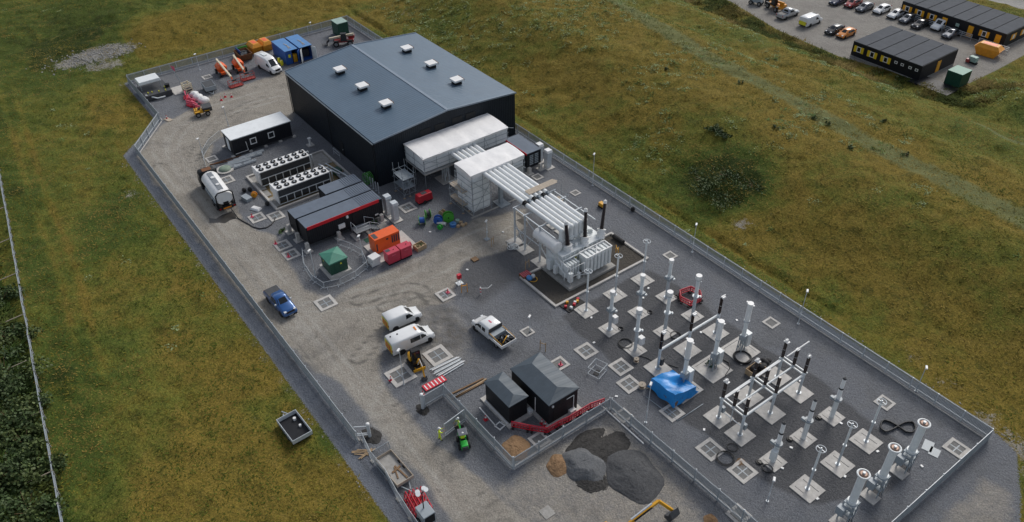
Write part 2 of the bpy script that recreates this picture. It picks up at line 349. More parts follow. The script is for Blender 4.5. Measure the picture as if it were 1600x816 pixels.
# wheel ruts: light bands on the haul road, dark mud where the vans turn
rut = np.zeros_like(fx)
for yy in (-19.2, -21.2, -17.4): rut += np.exp(-((fy - yy - 1.2 * (vnoise(fx, fx * 0, 14, 31) - .5)) / .45) ** 2)
mud = soft(sdf(fx, fy, PXP([(650, 500), (700, 480), (745, 520), (720, 560), (670, 545)])), 1.5) * fbm(fx, fy, 1.6, 33)
def bumpf(L, base=0):
    f = np.zeros_like(fx) + base
    for px, py, r, a in L:
        p = GT(px, py); f += a * np.exp(-(((fx - p.x) ** 2 + (fy - p.y) ** 2) / (r * r)))
    return f
green = bumpf([(60, 110, 11, 1.1), (40, 40, 14, .9), (150, 30, 12, .8), (115, 75, 7, 1.5), (80, 75, 5, 1.2), (30, 180, 6, .7), (180, 330, 4, 1.6), (205, 365, 4, 1.4), (150, 385, 3, 1.2), (60, 300, 5, .6), (70, 420, 5, .6), (130, 560, 6, .5), (90, 640, 5, .9), (120, 740, 5, .8), (60, 600, 4, .6), (500, 690, 2.5, 1.6), (410, 650, 3, 1.2), (270, 640, 5, .5), (900, 220, 7, .4), (850, 170, 4, .8), (960, 280, 3, .7), (1000, 300, 3, .6), (1130, 283, 5.5, 4.0), (1170, 292, 3.0, 1.5), (1085, 275, 3.5, 1.0), (1120, 200, 4, .5), (1500, 200, 10, .5), (1350, 130, 8, .4), (1200, 60, 8, .4), (1090, 60, 8, .3), (1560, 210, 8, .5), (700, 40, 6, .5), (1130, 400, 3, .8), (1200, 420, 3, .7), (1300, 480, 4, .5), (300, 20, 6, .3), (740, 60, 8, .35)])
brown = bumpf([(430, 30, 9, .8), (330, 45, 8, .9), (250, 60, 6, .7), (600, 20, 6, .6), (900, 140, 12, .55), (1020, 130, 10, .5), (1250, 200, 9, .4), (1200, 350, 6, .6), (1350, 400, 7, .5), (1500, 480, 6, .7), (1560, 560, 5, .8), (1560, 640, 4, 1.0), (1500, 610, 3, .8), (400, 680, 7, .7), (540, 760, 5, .8), (420, 770, 5, .8), (330, 560, 6, .5), (240, 330, 4, .5), (300, 440, 4, .7), (90, 330, 3, .5), (110, 470, 3, .5), (1330, 140, 6, .6), (1230, 90, 6, .6), (1450, 170, 7, .6), (850, 110, 6, .5), (160, 170, 5, .6), (50, 160, 4, .5)])
ditch = np.exp(-((fy - 28.4 - .8 * (vnoise(fx, fy, 8, 41) - .5)) / .7) ** 2) * (fx > -58) * (fx < 120) * (1 - sstep(fx, 52, 60)) * (.5 + .5 * vnoise(fx, fy, 6, 42))
PL = [tuple(GT(a, b)[:2]) for a, b in ((960, 0), (1000, 25), (1100, 85), (1200, 138), (1300, 190), (1450, 270), (1600, 345), (1700, 392))]
pale = np.exp(-np.minimum(np.abs(sdf(fx, fy, PL + PL[::-1]) + 1.2 * (vnoise(fx, fy, 12, 43) - .5)) / 1.9, 5) ** 2)
pale2 = np.exp(-((fy - (79.0 - .04 * fx)) / .6) ** 2) * sstep(fx, 38, 46)
rub = np.maximum.reduce([bumpf([(118, 95, 2.4, 1.0), (150, 84, 2.8, 1.1), (180, 78, 2.4, .9), (100, 101, 1.8, .8), (148, 106, 1.8, .8), (178, 100, 2.0, .8), (205, 74, 1.6, .6), (1160, 350, 1.2, .8), (203, 305, 1.6, .55), (1480, 600, 1.6, .4), (1540, 655, 1.6, .6), (1585, 700, 2.0, .7), (735, 12, 0, 0), (1450, 135, 1.2, .6), (640, 20, 3, .35), (560, 22, 2.5, .3), (1425, 560, 1.2, .4), (930, 280, 1.5, .3), (985, 310, 1.2, .4)]),
    .5 * np.exp(-((gr + .5) / .5) ** 2) * vnoise(fx, fy, 2.5, 45) * (gr < 0)])
trk = np.zeros_like(fx)
for o_ in (0, 2.0): trk += np.exp(-((fy + 36.2 + o_ + .085 * (fx + 45) + 1.0 * (vnoise(fx, fx * 0, 22, 47) - .5)) / .45) ** 2) * sstep(fx, -75, -55) * (1 - sstep(fx, 5, 25))
brown = brown + 1.0 * trk
green = green + 1.0 * np.exp(-((fy + 43.5 + .06 * fx) / 2.8) ** 2) * (fx < 60) * (fx > -60) * (.4 + 1.0 * vnoise(fx, fy, 7, 81)) + 2.2 * sstep(-fy, 46.5, 50) + .30 * (fy < -26) * (1 - sstep(fx, -5, 25)) + .3 * (fx < -60)
brown = brown + .55 * sstep(fx, 10, 35) * (fy < -27) + .55 * sstep(fy, 46, 56) * (1 - sstep(fy, 60, 66))  + .9 * sstep(-fx, 60, 66) * (1 - sstep(-fx, 72, 82)) * (fy > -14) * (fy < 40)
green = green + .7 * np.exp(-((fy - 27.3) / 1.0) ** 2) * (fx > -50) * (fx < 50)
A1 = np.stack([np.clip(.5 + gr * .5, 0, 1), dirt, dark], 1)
A2 = np.stack([green, brown + .8 * ditch, rub], 1)
A3 = np.stack([np.clip(.5 + pk * .5, 0, 1), pale + pale2, np.clip(.5 + rd * .5, 0, 1)], 1)
A4 = np.stack([bundm, stripm, np.clip(.3 * rut * (gr > 0), 0, 1) - .9 * mud], 1)

def wheeltracks(L, off=.85, w_=.24, seed=0):
    f = np.zeros_like(fx)
    for k, pts in enumerate(L):
        Q = PXP(pts); S = []
        for i in range(len(Q) - 1):                       # Catmull-Rom through the points
            p0, p1, p2, p3 = (np.array(Q[min(max(i + q, 0), len(Q) - 1)]) for q in (-1, 0, 1, 2))
            for t in np.linspace(0, 1, 7)[:-1]: S.append(.5 * (2 * p1 + (p2 - p0) * t + (2 * p0 - 5 * p1 + 4 * p2 - p3) * t * t + (3 * p1 - p0 - 3 * p2 + p3) * t ** 3))
        S = np.array(S); near = (fx > S[:, 0].min() - 3) & (fx < S[:, 0].max() + 3) & (fy > S[:, 1].min() - 3) & (fy < S[:, 1].max() + 3); x, y = fx[near], fy[near]; d = np.full(x.shape, 1e9)
        for a, b in zip(S[:-1], S[1:]):
            e = b - a; t = np.clip(((x - a[0]) * e[0] + (y - a[1]) * e[1]) / (e @ e + 1e-9), 0, 1); d = np.minimum(d, np.hypot(x - a[0] - t * e[0], y - a[1] - t * e[1]))
        f[near] = np.maximum(f[near], np.exp(-((d - off) / w_) ** 2) * (.45 + .75 * vnoise(x, y, 3.5, seed + k)))
    return f
road = [(700, 830), (600, 690), (500, 560), (410, 440), (335, 345), (262, 262), (250, 215), (300, 180), (440, 138)]
light = wheeltracks([road, [(720, 830), (620, 690), (520, 560), (430, 440), (350, 345), (280, 262), (275, 215), (320, 185), (450, 150)], [(470, 520), (520, 460), (620, 430), (720, 380), (800, 345)], [(590, 640), (640, 560), (720, 500), (770, 440), (800, 360)], [(480, 480), (600, 470), (700, 430), (790, 370)]], .85, .3, 90)
darkt = wheeltracks([[(660, 830), (560, 690), (470, 560), (390, 450), (315, 345), (240, 250)], [(600, 480), (680, 470), (740, 490), (770, 530), (750, 580)], [(620, 500), (690, 490), (735, 520), (740, 570), (690, 610), (620, 640)], [(560, 560), (640, 480), (740, 440), (830, 430)], [(560, 470), (650, 450), (690, 500), (680, 560)], [(300, 250), (340, 190), (420, 150)], [(760, 780), (860, 700), (960, 670)]], .8, .22, 95)
A5 = np.stack([light, darkt, np.zeros_like(fx)], 1)
gm = bpy.data.materials.new('ground surface'); gm.use_nodes = True
n_ = gm.node_tree; N = n_.nodes; L = n_.links; pb = N['Principled BSDF']; pb.inputs['Roughness'].default_value = .95; pb.inputs['Specular IOR Level'].default_value = .15
geo = N.new('ShaderNodeNewGeometry')
def attr(nm):
    a = N.new('ShaderNodeAttribute'); a.attribute_name = nm; s = N.new('ShaderNodeSeparateXYZ'); L.new(a.outputs['Vector'], s.inputs[0]); return s.outputs
def noise(sc, det=6, ro=.62, dist=0.0, vec=None):
    t = N.new('ShaderNodeTexNoise'); t.inputs['Scale'].default_value = sc; t.inputs['Detail'].default_value = det; t.inputs['Roughness'].default_value = ro; t.inputs['Distortion'].default_value = dist
    L.new(vec or geo.outputs['Position'], t.inputs['Vector']); return t.outputs['Fac']
def math_(op, a, b=None, c=None):
    t = N.new('ShaderNodeMath'); t.operation = op
    for i, q in enumerate((a, b, c)):
        if q is None: continue
        if isinstance(q, (int, float)): t.inputs[i].default_value = q
        else: L.new(q, t.inputs[i])
    return t.outputs[0]
def rng_(v, a, b, c=0, d=1):
    t = N.new('ShaderNodeMapRange'); t.interpolation_type = 'SMOOTHSTEP'
    for i, q in enumerate((a, b, c, d)): t.inputs[i + 1].default_value = q
    L.new(v, t.inputs[0]); return t.outputs[0]
def mixc(f, a, b, mode='MIX'):
    t = N.new('ShaderNodeMix'); t.data_type = 'RGBA'; t.blend_type = mode
    for i, q in ((0, f), (6, a), (7, b)):
        if isinstance(q, tuple): t.inputs[i].default_value = (*q, 1)
        elif isinstance(q, (int, float)): t.inputs[i].default_value = q
        else: L.new(q, t.inputs[i])
    return t.outputs[2]
a1, a2, a3, a4, a5 = attr('a1'), attr('a2'), attr('a3'), attr('a4'), attr('a5')
nL, nM, nS, nF, nX = noise(.035, 5), noise(.22, 6, .65, .4), noise(1.1, 6, .7), noise(5.5, 5, .75), noise(16, 3, .8)
# grass
gsel = math_('ADD', math_('SUBTRACT', a2[0], a2[1]), math_('MULTIPLY', math_('SUBTRACT', nM, .5), 3.6))
gsel = math_('ADD', gsel, math_('MULTIPLY', math_('SUBTRACT', nL, .5), 3.4))
c = mixc(rng_(gsel, -.75, .55), (.205, .152, .030), (.130, .144, .026))
c = mixc(rng_(gsel, .25, 1.25), c, (.066, .100, .018))
c = mixc(rng_(gsel, 1.5, 2.4), c, (.026, .046, .008))
c = mixc(rng_(nS, .52, .78, 0, .5), c, (.072, .070, .020))
n15 = noise(.55, 7, .7, .9)
c = mixc(rng_(n15, .50, .66, 0, .62), c, (.055, .060, .012))
c = mixc(rng_(n15, .46, .30, 0, .5), c, (.255, .185, .050))
c = mixc(rng_(nF, .55, .8, 0, .55), c, (.27, .20, .060))
g26 = noise(2.6, 5, .75, .5)
c = mixc(rng_(g26, .53, .64, 0, .68), c, (.046, .058, .012))
c = mixc(rng_(g26, .46, .34, 0, .38), c, (.26, .195, .058))
c = mixc(1.0, c, mixc(rng_(math_('ADD', math_('MULTIPLY', nF, .5), math_('MULTIPLY', noise(9.5, 4, .8), .5)), .36, .64), (.55, .56, .52), (1.5, 1.48, 1.42)), 'MULTIPLY')
c = mixc(rng_(math_('ADD', a3[1], math_('MULTIPLY', math_('SUBTRACT', nS, .5), .7)), .25, .75, 0, .8), c, (.165, .185, .080))
stone = mixc(nF, (.20, .185, .165), (.46, .43, .39))
c = mixc(rng_(math_('ADD', a2[2], math_('ADD', math_('MULTIPLY', math_('SUBTRACT', nF, .5), 1.8), math_('MULTIPLY', math_('SUBTRACT', nS, .5), 1.6))), .40, .75, 0, .85), c, stone)
# gravel and dirt
grn = mixc(rng_(nX, .3, .7), (.098, .103, .114), (.28, .292, .315))
grn = mixc(rng_(nM, .42, .7, 0, .5), grn, (.20, .203, .207))
grn = mixc(rng_(nS, .5, .8, 0, .45), grn, (.095, .096, .100))
strip = mixc(rng_(nX, .3, .7), (.12, .134, .16), (.27, .29, .325))
grn = mixc(math_('MULTIPLY', a4[1], .85), grn, strip)
chips = mixc(rng_(nX, .3, .7), (.046, .046, .049), (.165, .165, .170))
chips = mixc(rng_(nS, .5, .75, 0, .3), chips, (.11, .11, .112))
grn = mixc(rng_(math_('ADD', a1[2], math_('MULTIPLY', math_('SUBTRACT', nF, .5), .7)), .25, .65, 0, .85), grn, chips)
bnd = mixc(rng_(nX, .3, .7), (.040, .036, .031), (.140, .126, .108))
grn = mixc(a4[0], grn, bnd)
nT = noise(.42, 6, .68, 1.6)
dr = mixc(nS, (.30, .272, .232), (.40, .37, .322))
dr = mixc(rng_(nT, .5, .68, 0, .6), dr, (.44, .41, .365))
dr = mixc(rng_(nT, .46, .30, 0, .6), dr, (.20, .186, .166))
dr = mixc(rng_(a5[0], .1, .9, 0, .55), dr, (.45, .43, .39))
dr = mixc(rng_(a5[1], .1, .9, 0, .55), dr, (.13, .122, .11))
dr = mixc(rng_(nM, .45, .75, 0, .45), dr, (.19, .17, .145))
dr = mixc(rng_(nX, .5, .8, 0, .35), dr, (.15, .14, .125))
dr = mixc(rng_(math_('ADD', a4[2], math_('MULTIPLY', math_('SUBTRACT', nS, .5), .2)), .05, .5, 0, .35), dr, (.40, .375, .335))
dr = mixc(rng_(math_('ADD', math_('MULTIPLY', a4[2], -1), math_('MULTIPLY', math_('SUBTRACT', nF, .5), .4)), .15, .55, 0, .8), dr, (.10, .085, .065))
spots = noise(.55, 3, .5)
dr = mixc(rng_(spots, .66, .76, 0, .5), dr, (.13, .122, .11))
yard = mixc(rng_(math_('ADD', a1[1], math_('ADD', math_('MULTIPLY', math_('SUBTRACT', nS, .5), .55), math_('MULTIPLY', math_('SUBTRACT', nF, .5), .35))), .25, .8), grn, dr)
yard = mixc(rng_(noise(.16, 6, .7, .7), .50, .70, 0, .35), yard, (.10, .10, .10))
park = mixc(nS, (.25, .235, .21), (.38, .36, .33)); park = mixc(rng_(nM, .4, .7, 0, .5), park, (.20, .185, .17)); park = mixc(rng_(nF, .5, .8, 0, .4), park, (.13, .125, .12))
edge = math_('MULTIPLY', math_('SUBTRACT', nF, .5), .55)
nG = noise(8.5, 4, .8)
yard = mixc(1.0, yard, mixc(rng_(math_('ADD', math_('MULTIPLY', nF, .5), math_('MULTIPLY', nG, .5)), .36, .64), (.74, .74, .75), (1.27, 1.27, 1.26)), 'MULTIPLY')
yard = mixc(rng_(math_('ADD', a5[1], math_('MULTIPLY', math_('SUBTRACT', nS, .5), .5)), .3, 1.0, 0, .3), yard, (.09, .088, .085))
c = mixc(rng_(math_('ADD', a1[0], edge), .46, .54), c, yard)
c = mixc(rng_(math_('ADD', a3[0], edge), .44, .56), c, park)
c = mixc(rng_(math_('ADD', a3[2], edge), .44, .56), c, (.36, .35, .33))
L.new(c, pb.inputs['Base Color'])
bp = N.new('ShaderNodeBump'); bp.inputs['Strength'].default_value = .9; bp.inputs['Distance'].default_value = .16
L.new(math_('ADD', math_('ADD', math_('MULTIPLY', nX, .35), math_('MULTIPLY', nF, .8)), math_('MULTIPLY', g26, 1.6)), bp.inputs['Height']); L.new(bp.outputs[0], pb.inputs['Normal'])

nx, ny = len(xs), len(ys)
idx = np.arange(nx * ny).reshape(nx, ny)
F4 = np.stack([idx[:-1, :-1], idx[1:, :-1], idx[1:, 1:], idx[:-1, 1:]], -1).reshape(-1, 4)
mid = F4[:, 0]
sel_yard = gr[mid] > 0; sel_dirt = sel_yard & (dirt[mid] > .5) ; sel_park = pk[mid] > 0; sel_road = rd[mid] > 0
def sheet(name, sel):
    f = F4[sel]; u_, inv = np.unique(f, return_inverse=True); inv = inv.reshape(f.shape)
    me = bpy.data.meshes.new(name); me.vertices.add(len(u_)); me.vertices.foreach_set('co', np.stack([fx[u_], fy[u_], fz[u_]], 1).astype(np.float32).ravel())
    me.loops.add(inv.size); me.loops.foreach_set('vertex_index', inv.ravel().astype(np.int32))
    me.polygons.add(len(f)); me.polygons.foreach_set('loop_start', (np.arange(len(f)) * 4).astype(np.int32)); me.polygons.foreach_set('loop_total', np.full(len(f), 4, np.int32))
    me.polygons.foreach_set('use_smooth', np.ones(len(f), bool))
    for nm, A in (('a1', A1), ('a2', A2), ('a3', A3), ('a4', A4), ('a5', A5)):
        at = me.attributes.new(nm, 'FLOAT_VECTOR', 'POINT'); at.data.foreach_set('vector', A[u_].astype(np.float32).ravel())
    me.update(calc_edges=True); me.validate(); me.materials.append(gm)
    o = bpy.data.objects.new(name, me); COL.objects.link(o); return tag(o, kind='structure')
sheet('grassland', ~(sel_yard | sel_park | sel_road))
sheet('gravel_yard', sel_yard & ~sel_dirt)
sheet('dirt_road', sel_dirt)
sheet('car_park_surface', sel_park & ~sel_road)
sheet('access_road', sel_road & ~sel_yard)

# ------------------------------------------------------------------ vegetation that nobody could count
def grass_mat(name):
    m = bpy.data.materials.new(name); m.use_nodes = True; t = m.node_tree; b = t.nodes['Principled BSDF']; b.inputs['Roughness'].default_value = .9; b.inputs['Specular IOR Level'].default_value = .1
    a = t.nodes.new('ShaderNodeAttribute'); a.attribute_name = 'tint'; t.links.new(a.outputs['Color'], b.inputs['Base Color']); return m
def visible(x, y, z, mar=60):
    d = np.stack([x - CAM.x, y - CAM.y, z - CAM.z], -1); zz = d @ np.array(CF)
    px = 800 + FPX * (d @ np.array(CR)) / zz; py = 408 - FPX * (d @ np.array(CU)) / zz
    return (zz > 1) & (px > -mar) & (px < 1600 + mar) & (py > -mar) & (py < 816 + mar)
def blades(name, cx, cy, n, hgt, wid, spread, col, kind='stuff'):
    """n blades or leaves at each of the points cx, cy"""
    rng = np.random.default_rng(len(cx)); K = len(cx) * n
    bx = np.repeat(cx, n) + rng.normal(0, 1, K) * np.repeat(spread, n); by = np.repeat(cy, n) + rng.normal(0, 1, K) * np.repeat(spread, n)
    bz = terr(bx, by) - .03; h = np.repeat(hgt, n) * rng.uniform(.5, 1.2, K); a = rng.uniform(0, 2 * PI, K); wd = np.repeat(wid, n) * rng.uniform(.6, 1.3, K)
    dx, dy = np.cos(a) * wd / 2, np.sin(a) * wd / 2; ln_ = rng.uniform(.7, 1.3, K) * h; lx, ly = -np.sin(a) * ln_, np.cos(a) * ln_; h = h * .45
    V = np.stack([np.stack([bx - dx, by - dy, bz], 1), np.stack([bx + dx, by + dy, bz], 1), np.stack([bx + lx + dx * .6, by + ly + dy * .6, bz + h], 1), np.stack([bx + lx - dx * .6, by + ly - dy * .6, bz + h * .95], 1)], 1).reshape(-1, 3)
    me = bpy.data.meshes.new(name); me.vertices.add(4 * K); me.vertices.foreach_set('co', V.astype(np.float32).ravel())
    me.loops.add(4 * K); me.loops.foreach_set('vertex_index', np.arange(4 * K, dtype=np.int32)); me.polygons.add(K)
    me.polygons.foreach_set('loop_start', np.arange(0, 4 * K, 4, dtype=np.int32)); me.polygons.foreach_set('loop_total', np.full(K, 4, np.int32))
    tint = np.repeat(col, n, 0) * rng.uniform(.55, 1.5, (K, 1)); tint = np.concatenate([tint, np.ones((K, 1))], 1)
    at = me.attributes.new('tint', 'FLOAT_COLOR', 'FACE'); at.data.foreach_set('color', tint.astype(np.float32).ravel())
    me.update(calc_edges=True); me.materials.append(grass_mat(name)); o = bpy.data.objects.new(name, me); COL.objects.link(o)
    return tag(o, kind=kind)
rg = np.random.default_rng(3)
def scatter(n, x0, x1, y0, y1):
    x = rg.uniform(x0, x1, n); y = rg.uniform(y0, y1, n); z = terr(x, y)
    ok = visible(x, y, z) & (sdf(x, y, YARD) < -.5) & (sdf(x, y, PARK) < -.5) & (sdf(x, y, ROADF) < -.5); return x[ok], y[ok]
tx, ty = scatter(110000, -120, 96, -62, 135)
t_ = np.clip(fbm(tx, ty, 12, 51) + .5 * (vnoise(tx, ty, 3, 52) - .5), 0, 1)[:, None]
colr = np.where(t_ < .42, np.array([[.07, .09, .014]]), np.where(t_ < .62, np.array([[.15, .13, .022]]), np.array([[.22, .165, .042]])))
tag(blades('long_grass', tx, ty, 4, np.full(len(tx), .30), np.full(len(tx), .09), np.full(len(tx), .36), colr), 'rough uncut olive and straw coloured grass over the banks and fields', 'grass')
wx, wy = scatter(5200, -60, 90, 30, 100); keep = (vnoise(wx, wy, 11, 61) + .6 * vnoise(wx, wy, 2.5, 62) - .006 * wx) > .80; wx, wy = wx[keep], wy[keep]
wx2, wy2 = scatter(260, -110, 60, -40, 30); wx, wy = np.concatenate([wx, wx2[:50]]), np.concatenate([wy, wy2[:50]])
col2 = np.where(rg.random((len(wx), 1)) < .6, np.array([[.26, .31, .15]]), np.array([[.13, .19, .06]]))
tag(blades('weed_clumps', wx, wy, 22, np.full(len(wx), .24), np.full(len(wx), .15), rg.uniform(.15, .5, len(wx)), col2), 'pale grey green weed clumps dotted over the grassy bank', 'weeds')
hx_, hy_ = scatter(26000, -45, 60, 60, 110); dpk = sdf(hx_, hy_, PARK); keep = (dpk < -.6) & (dpk > -6.5 - 2 * vnoise(hx_, hy_, 6, 71)) & (hy_ < 98) & (vnoise(hx_, hy_, 2.5, 72) > .3); hx_, hy_ = hx_[keep], hy_[keep]
q_ = vnoise(hx_, hy_, 4, 73)[:, None]; col3 = np.where(q_ < .45, np.array([[.05, .065, .014]]), np.where(q_ < .7, np.array([[.10, .085, .02]]), np.array([[.20, .15, .05]])))
tag(blades('tall_grass', hx_, hy_, 7, np.full(len(hx_), .75), np.full(len(hx_), .12), np.full(len(hx_), .35), col3), 'tall unkempt grass and scrub on the bank edging the car park', 'grass')
lx_, ly_ = scatter(14000, -60, 70, -64, -44); keep = ly_ < -47.3 - .06 * lx_ - 1.2 * vnoise(lx_, ly_, 5, 74); lx_, ly_ = lx_[keep], ly_[keep]
q_ = vnoise(lx_, ly_, 3, 75)[:, None]; col4 = np.where(q_ < .5, np.array([[.022, .038, .009]]), np.where(q_ < .75, np.array([[.045, .075, .016]]), np.array([[.08, .10, .025]])))
tag(blades('undergrowth', lx_, ly_, 9, np.full(len(lx_), 1.0), np.full(len(lx_), .20), np.full(len(lx_), .4), col4), 'dark tangled undergrowth between the bushes along the left edge', 'undergrowth')
# stones of the rubble patch
mb = MB()
for _ in range(900):
    u_ = random.gauss(0, 1); p = GT(145 + 30 * u_, 89 - 7 * u_ + random.gauss(0, 6)); s = random.uniform(.05, .28)
    if float(sdf(np.array([p.x]), np.array([p.y]), YARD)[0]) > -.4: continue
    mb.box(p.x, p.y, p.z + s * .2, s * random.uniform(.7, 1.5), s, s * .7, random.uniform(0, 3), (random.uniform(.5, .9), random.uniform(.5, .9)))
tag(mb.build('rubble', M['concd']), 'scattered pale stone rubble in the grass beyond the far left fence corner', 'rubble', kind='stuff')
mb = MB()
for _ in range(230):                                          # loose stones along the yard edge
    e = random.choice((0, 1, 2)); t = random.random()
    if e == 0: x, y = -30 + 75 * t, -26.4 - abs(random.gauss(0, .35))
    elif e == 1: x, y = 40 + 36 * t, 25.6 + abs(random.gauss(0, .6))
    else: a = random.uniform(-.1, 1.2); x, y = 77 + 5 * a + random.gauss(0, .4), 25.5 - 9 * a * a + abs(random.gauss(0, .5))
    s = random.uniform(.04, .15); mb.box(x, y, float(terr([x], [y])[0]) + s * .2, s * 1.3, s, s * .6, random.uniform(0, 3), (.6, .7))
tag(mb.build('edge_stones', M['concd']), 'loose pale stones lying along the grass edge of the gravel yard', 'stones', kind='stuff')

def leafcloud(mb, c, rx, ry, rz, n, s, shell=.55):
    for _ in range(n):
        v = Vector((random.gauss(0, 1), random.gauss(0, 1), random.gauss(0, 1))).normalized(); r = shell + (1 - shell) * random.random()
        p = Vector((c[0] + v.x * rx * r, c[1] + v.y * ry * r, c[2] + abs(v.z) * rz * r if c[2] < .2 else c[2] + v.z * rz * r))
        a = Vector((random.gauss(0, 1), random.gauss(0, 1), random.gauss(0, 1) * .5)).normalized() * s * random.uniform(.6, 1.3); b = a.cross(Vector((random.gauss(0, 1), random.gauss(0, 1), random.gauss(0, 1)))).normalized() * s * .45
        mb.quad(p - a * .5 - b * .3, p - b * .9, p + a * .5, p + b * .9)
def shrub(px, py, r, h, label, group, m='leaf', n=420, s=.28, cat='shrub', name='shrub', lobes=7):
    p = GT(px, py); t = thing(name, label, cat, p, random.uniform(0, 6), group)
    mb = MB()
    for k in range(lobes):
        a = random.uniform(0, 6.28); d = r * random.uniform(.3, .95) * (k > 0); q = random.uniform(.28, .62); leafcloud(mb.mat(k % 3 == 1), (d * math.cos(a), d * math.sin(a), .1), r * q, r * q * random.uniform(.7, 1.2), h * random.uniform(.45, 1.1) * (.5 + q), n // lobes, s, .25)
    mb.build('foliage', [M[m], M['leafm'] if m == 'leaf' else M[m]], t)
    st = MB()
    for k in range(5):
        a = random.uniform(0, 6.28); st.cyl((0, 0, -.1), (r * .4 * math.cos(a), r * .4 * math.sin(a), h * .7), .04, .015, 5)
    st.build('stem', M['woodd'], t); return t
def ab(mb, name, m, parent, bevel=0.0):
    """build a part modelled in world coordinates under a thing that stands elsewhere"""
    if name in PIECES: return absplit(mb, name, m, parent, bevel)[0]
    o = mb.build(name, m, parent, bevel); o.matrix_parent_inverse = Matrix.Translation(-parent.location); return o

def absplit(mb, name, m, parent, bevel=0.0, world=True, gap=.05):
    """like ab(), but every separate piece becomes a part of its own"""
    n = len(mb.v); par = list(range(n))
    def find(a):
        while par[a] != a: par[a] = par[par[a]]; a = par[a]
        return a
    for f in mb.f:
        for q in f[1:]: par[find(q)] = find(f[0])
    box = {}
    for i, v in enumerate(mb.v):
        r = find(i); b = box.setdefault(r, [list(v), list(v)])
        for k in range(3): b[0][k] = min(b[0][k], v[k]); b[1][k] = max(b[1][k], v[k])
    ks = list(box)
    for i, a in enumerate(ks):
        for b in ks[i + 1:]:
            A, B = box[a], box[b]
            if all(A[0][k] - gap <= B[1][k] and B[0][k] - gap <= A[1][k] for k in range(3)): par[find(a)] = find(b)
    out = {}
    for f, mi, s in zip(mb.f, mb.m, mb.sm):
        p = out.setdefault(find(f[0]), MB()); p.cur = mi; p.add([mb.v[i] for i in f], [tuple(range(len(f)))], s)
    res = []
    for p in out.values():
        o = p.build(name, m, parent, bevel, whole=True); bm = bmesh.new(); bm.from_mesh(o.data); bmesh.ops.remove_doubles(bm, verts=bm.verts, dist=1e-5); bm.to_mesh(o.data); bm.free()
        if world: o.matrix_parent_inverse = Matrix.Translation(-parent.location)
        res.append(o)
    return res

# ------------------------------------------------------------------ fences
def fence(label, a, b, h=1.75, step=2.75, skip_end=False, kerb=True, side=1, name='palisade_fence', pale=.125):
    a, b = Vector((*a, 0)), Vector((*b, 0)); L = (b - a).length; rz = math.atan2(b.y - a.y, b.x - a.x)
    t = thing(name, label, 'fence', a, rz, 'palisade fence runs around the compound')
    mb = MB(); n = int(L / pale)
    for k in range(n):
        x = (k + .5) * L / n
        mb.add([(x - .038, .03 * side, .06), (x + .038, .03 * side, .06), (x + .038, .03 * side, h - .1), (x - .038, .03 * side, h - .1), (x, .03 * side, h),
                (x - .038, .018 * side, .06), (x + .038, .018 * side, .06), (x + .038, .018 * side, h - .1), (x - .038, .018 * side, h - .1), (x, .018 * side, h)],
               [(0, 1, 2, 4, 3), (9, 7, 6, 5), (8, 9, 5)][:1] + [(5, 8, 9, 7, 6), (0, 3, 8, 5), (1, 6, 7, 2), (2, 7, 9, 4), (3, 4, 9, 8)])
    mb.build('pale_row', M['galvdull'], t)
    for z in (.40, h - .16):
        MB().bx(0, L, -.04, .012, z - .045, z + .045).build('rail', M['galv'], t)
    m = max(1, round(L / step))
    p0 = MB().bx(-.05, .05, -.05, .04, 0, h - .05).build('post', M['galv'], t, loc=(0, -.06 * side, 0))
    for k in range(1, m + 1):
        if k == m and skip_end: break
        p = p0.copy(); COL.objects.link(p); p.parent = t; p.location = (k * L / m, -.06 * side, 0)
    if kerb: MB().bx(0, L, -.34 * side, -.22 * side, -.02, .09).build('kerb', M['conc'], t)
    return t
fence('long palisade fence between the switchyard gravel and the brown grassy bank on the right', (-55.5, 24.4), (75.1, 24.4), 1.62)
fence('palisade fence across the lower right end of the switchyard, behind the thick white bushings', (75.2, 24.3), (75.2, -1.2), 1.62)
fence('palisade fence at the far end of the compound behind the blue containers', (-55.5, -18.2), (-55.5, 24.3), 1.7)
fence('short palisade fence beside the grey roofed shelter in the far left corner', (-38.5, -18.3), (-55.4, -18.3), 1.6)
fence('short slanting palisade fence joining the two left hand fence runs', (-30.45, -24.45), (-38.5, -18.4), 1.6)
fence('long palisade fence along the pale dirt road, left of the tanker and the blue pickup', (38.4, -24.3), (-30.35, -24.5), 1.75)
fence('short fence stub with a thick gate post beside the striped barriers', (38.6, -16.7), (38.5, -14.35), 1.9, kerb=False)
fence('inner palisade fence running past the green loader to the inner corner', (38.5, -14.3), (50.1, -14.2), 1.88, side=-1)
fence('inner palisade fence behind the long row of red barriers', (50.2, -14.1), (50.2, -2.1), 1.88, side=-1)
fence('inner palisade fence between the stone dust heaps and the switchyard', (50.3, -2.0), (75.1, -1.35), 1.8, side=-1)
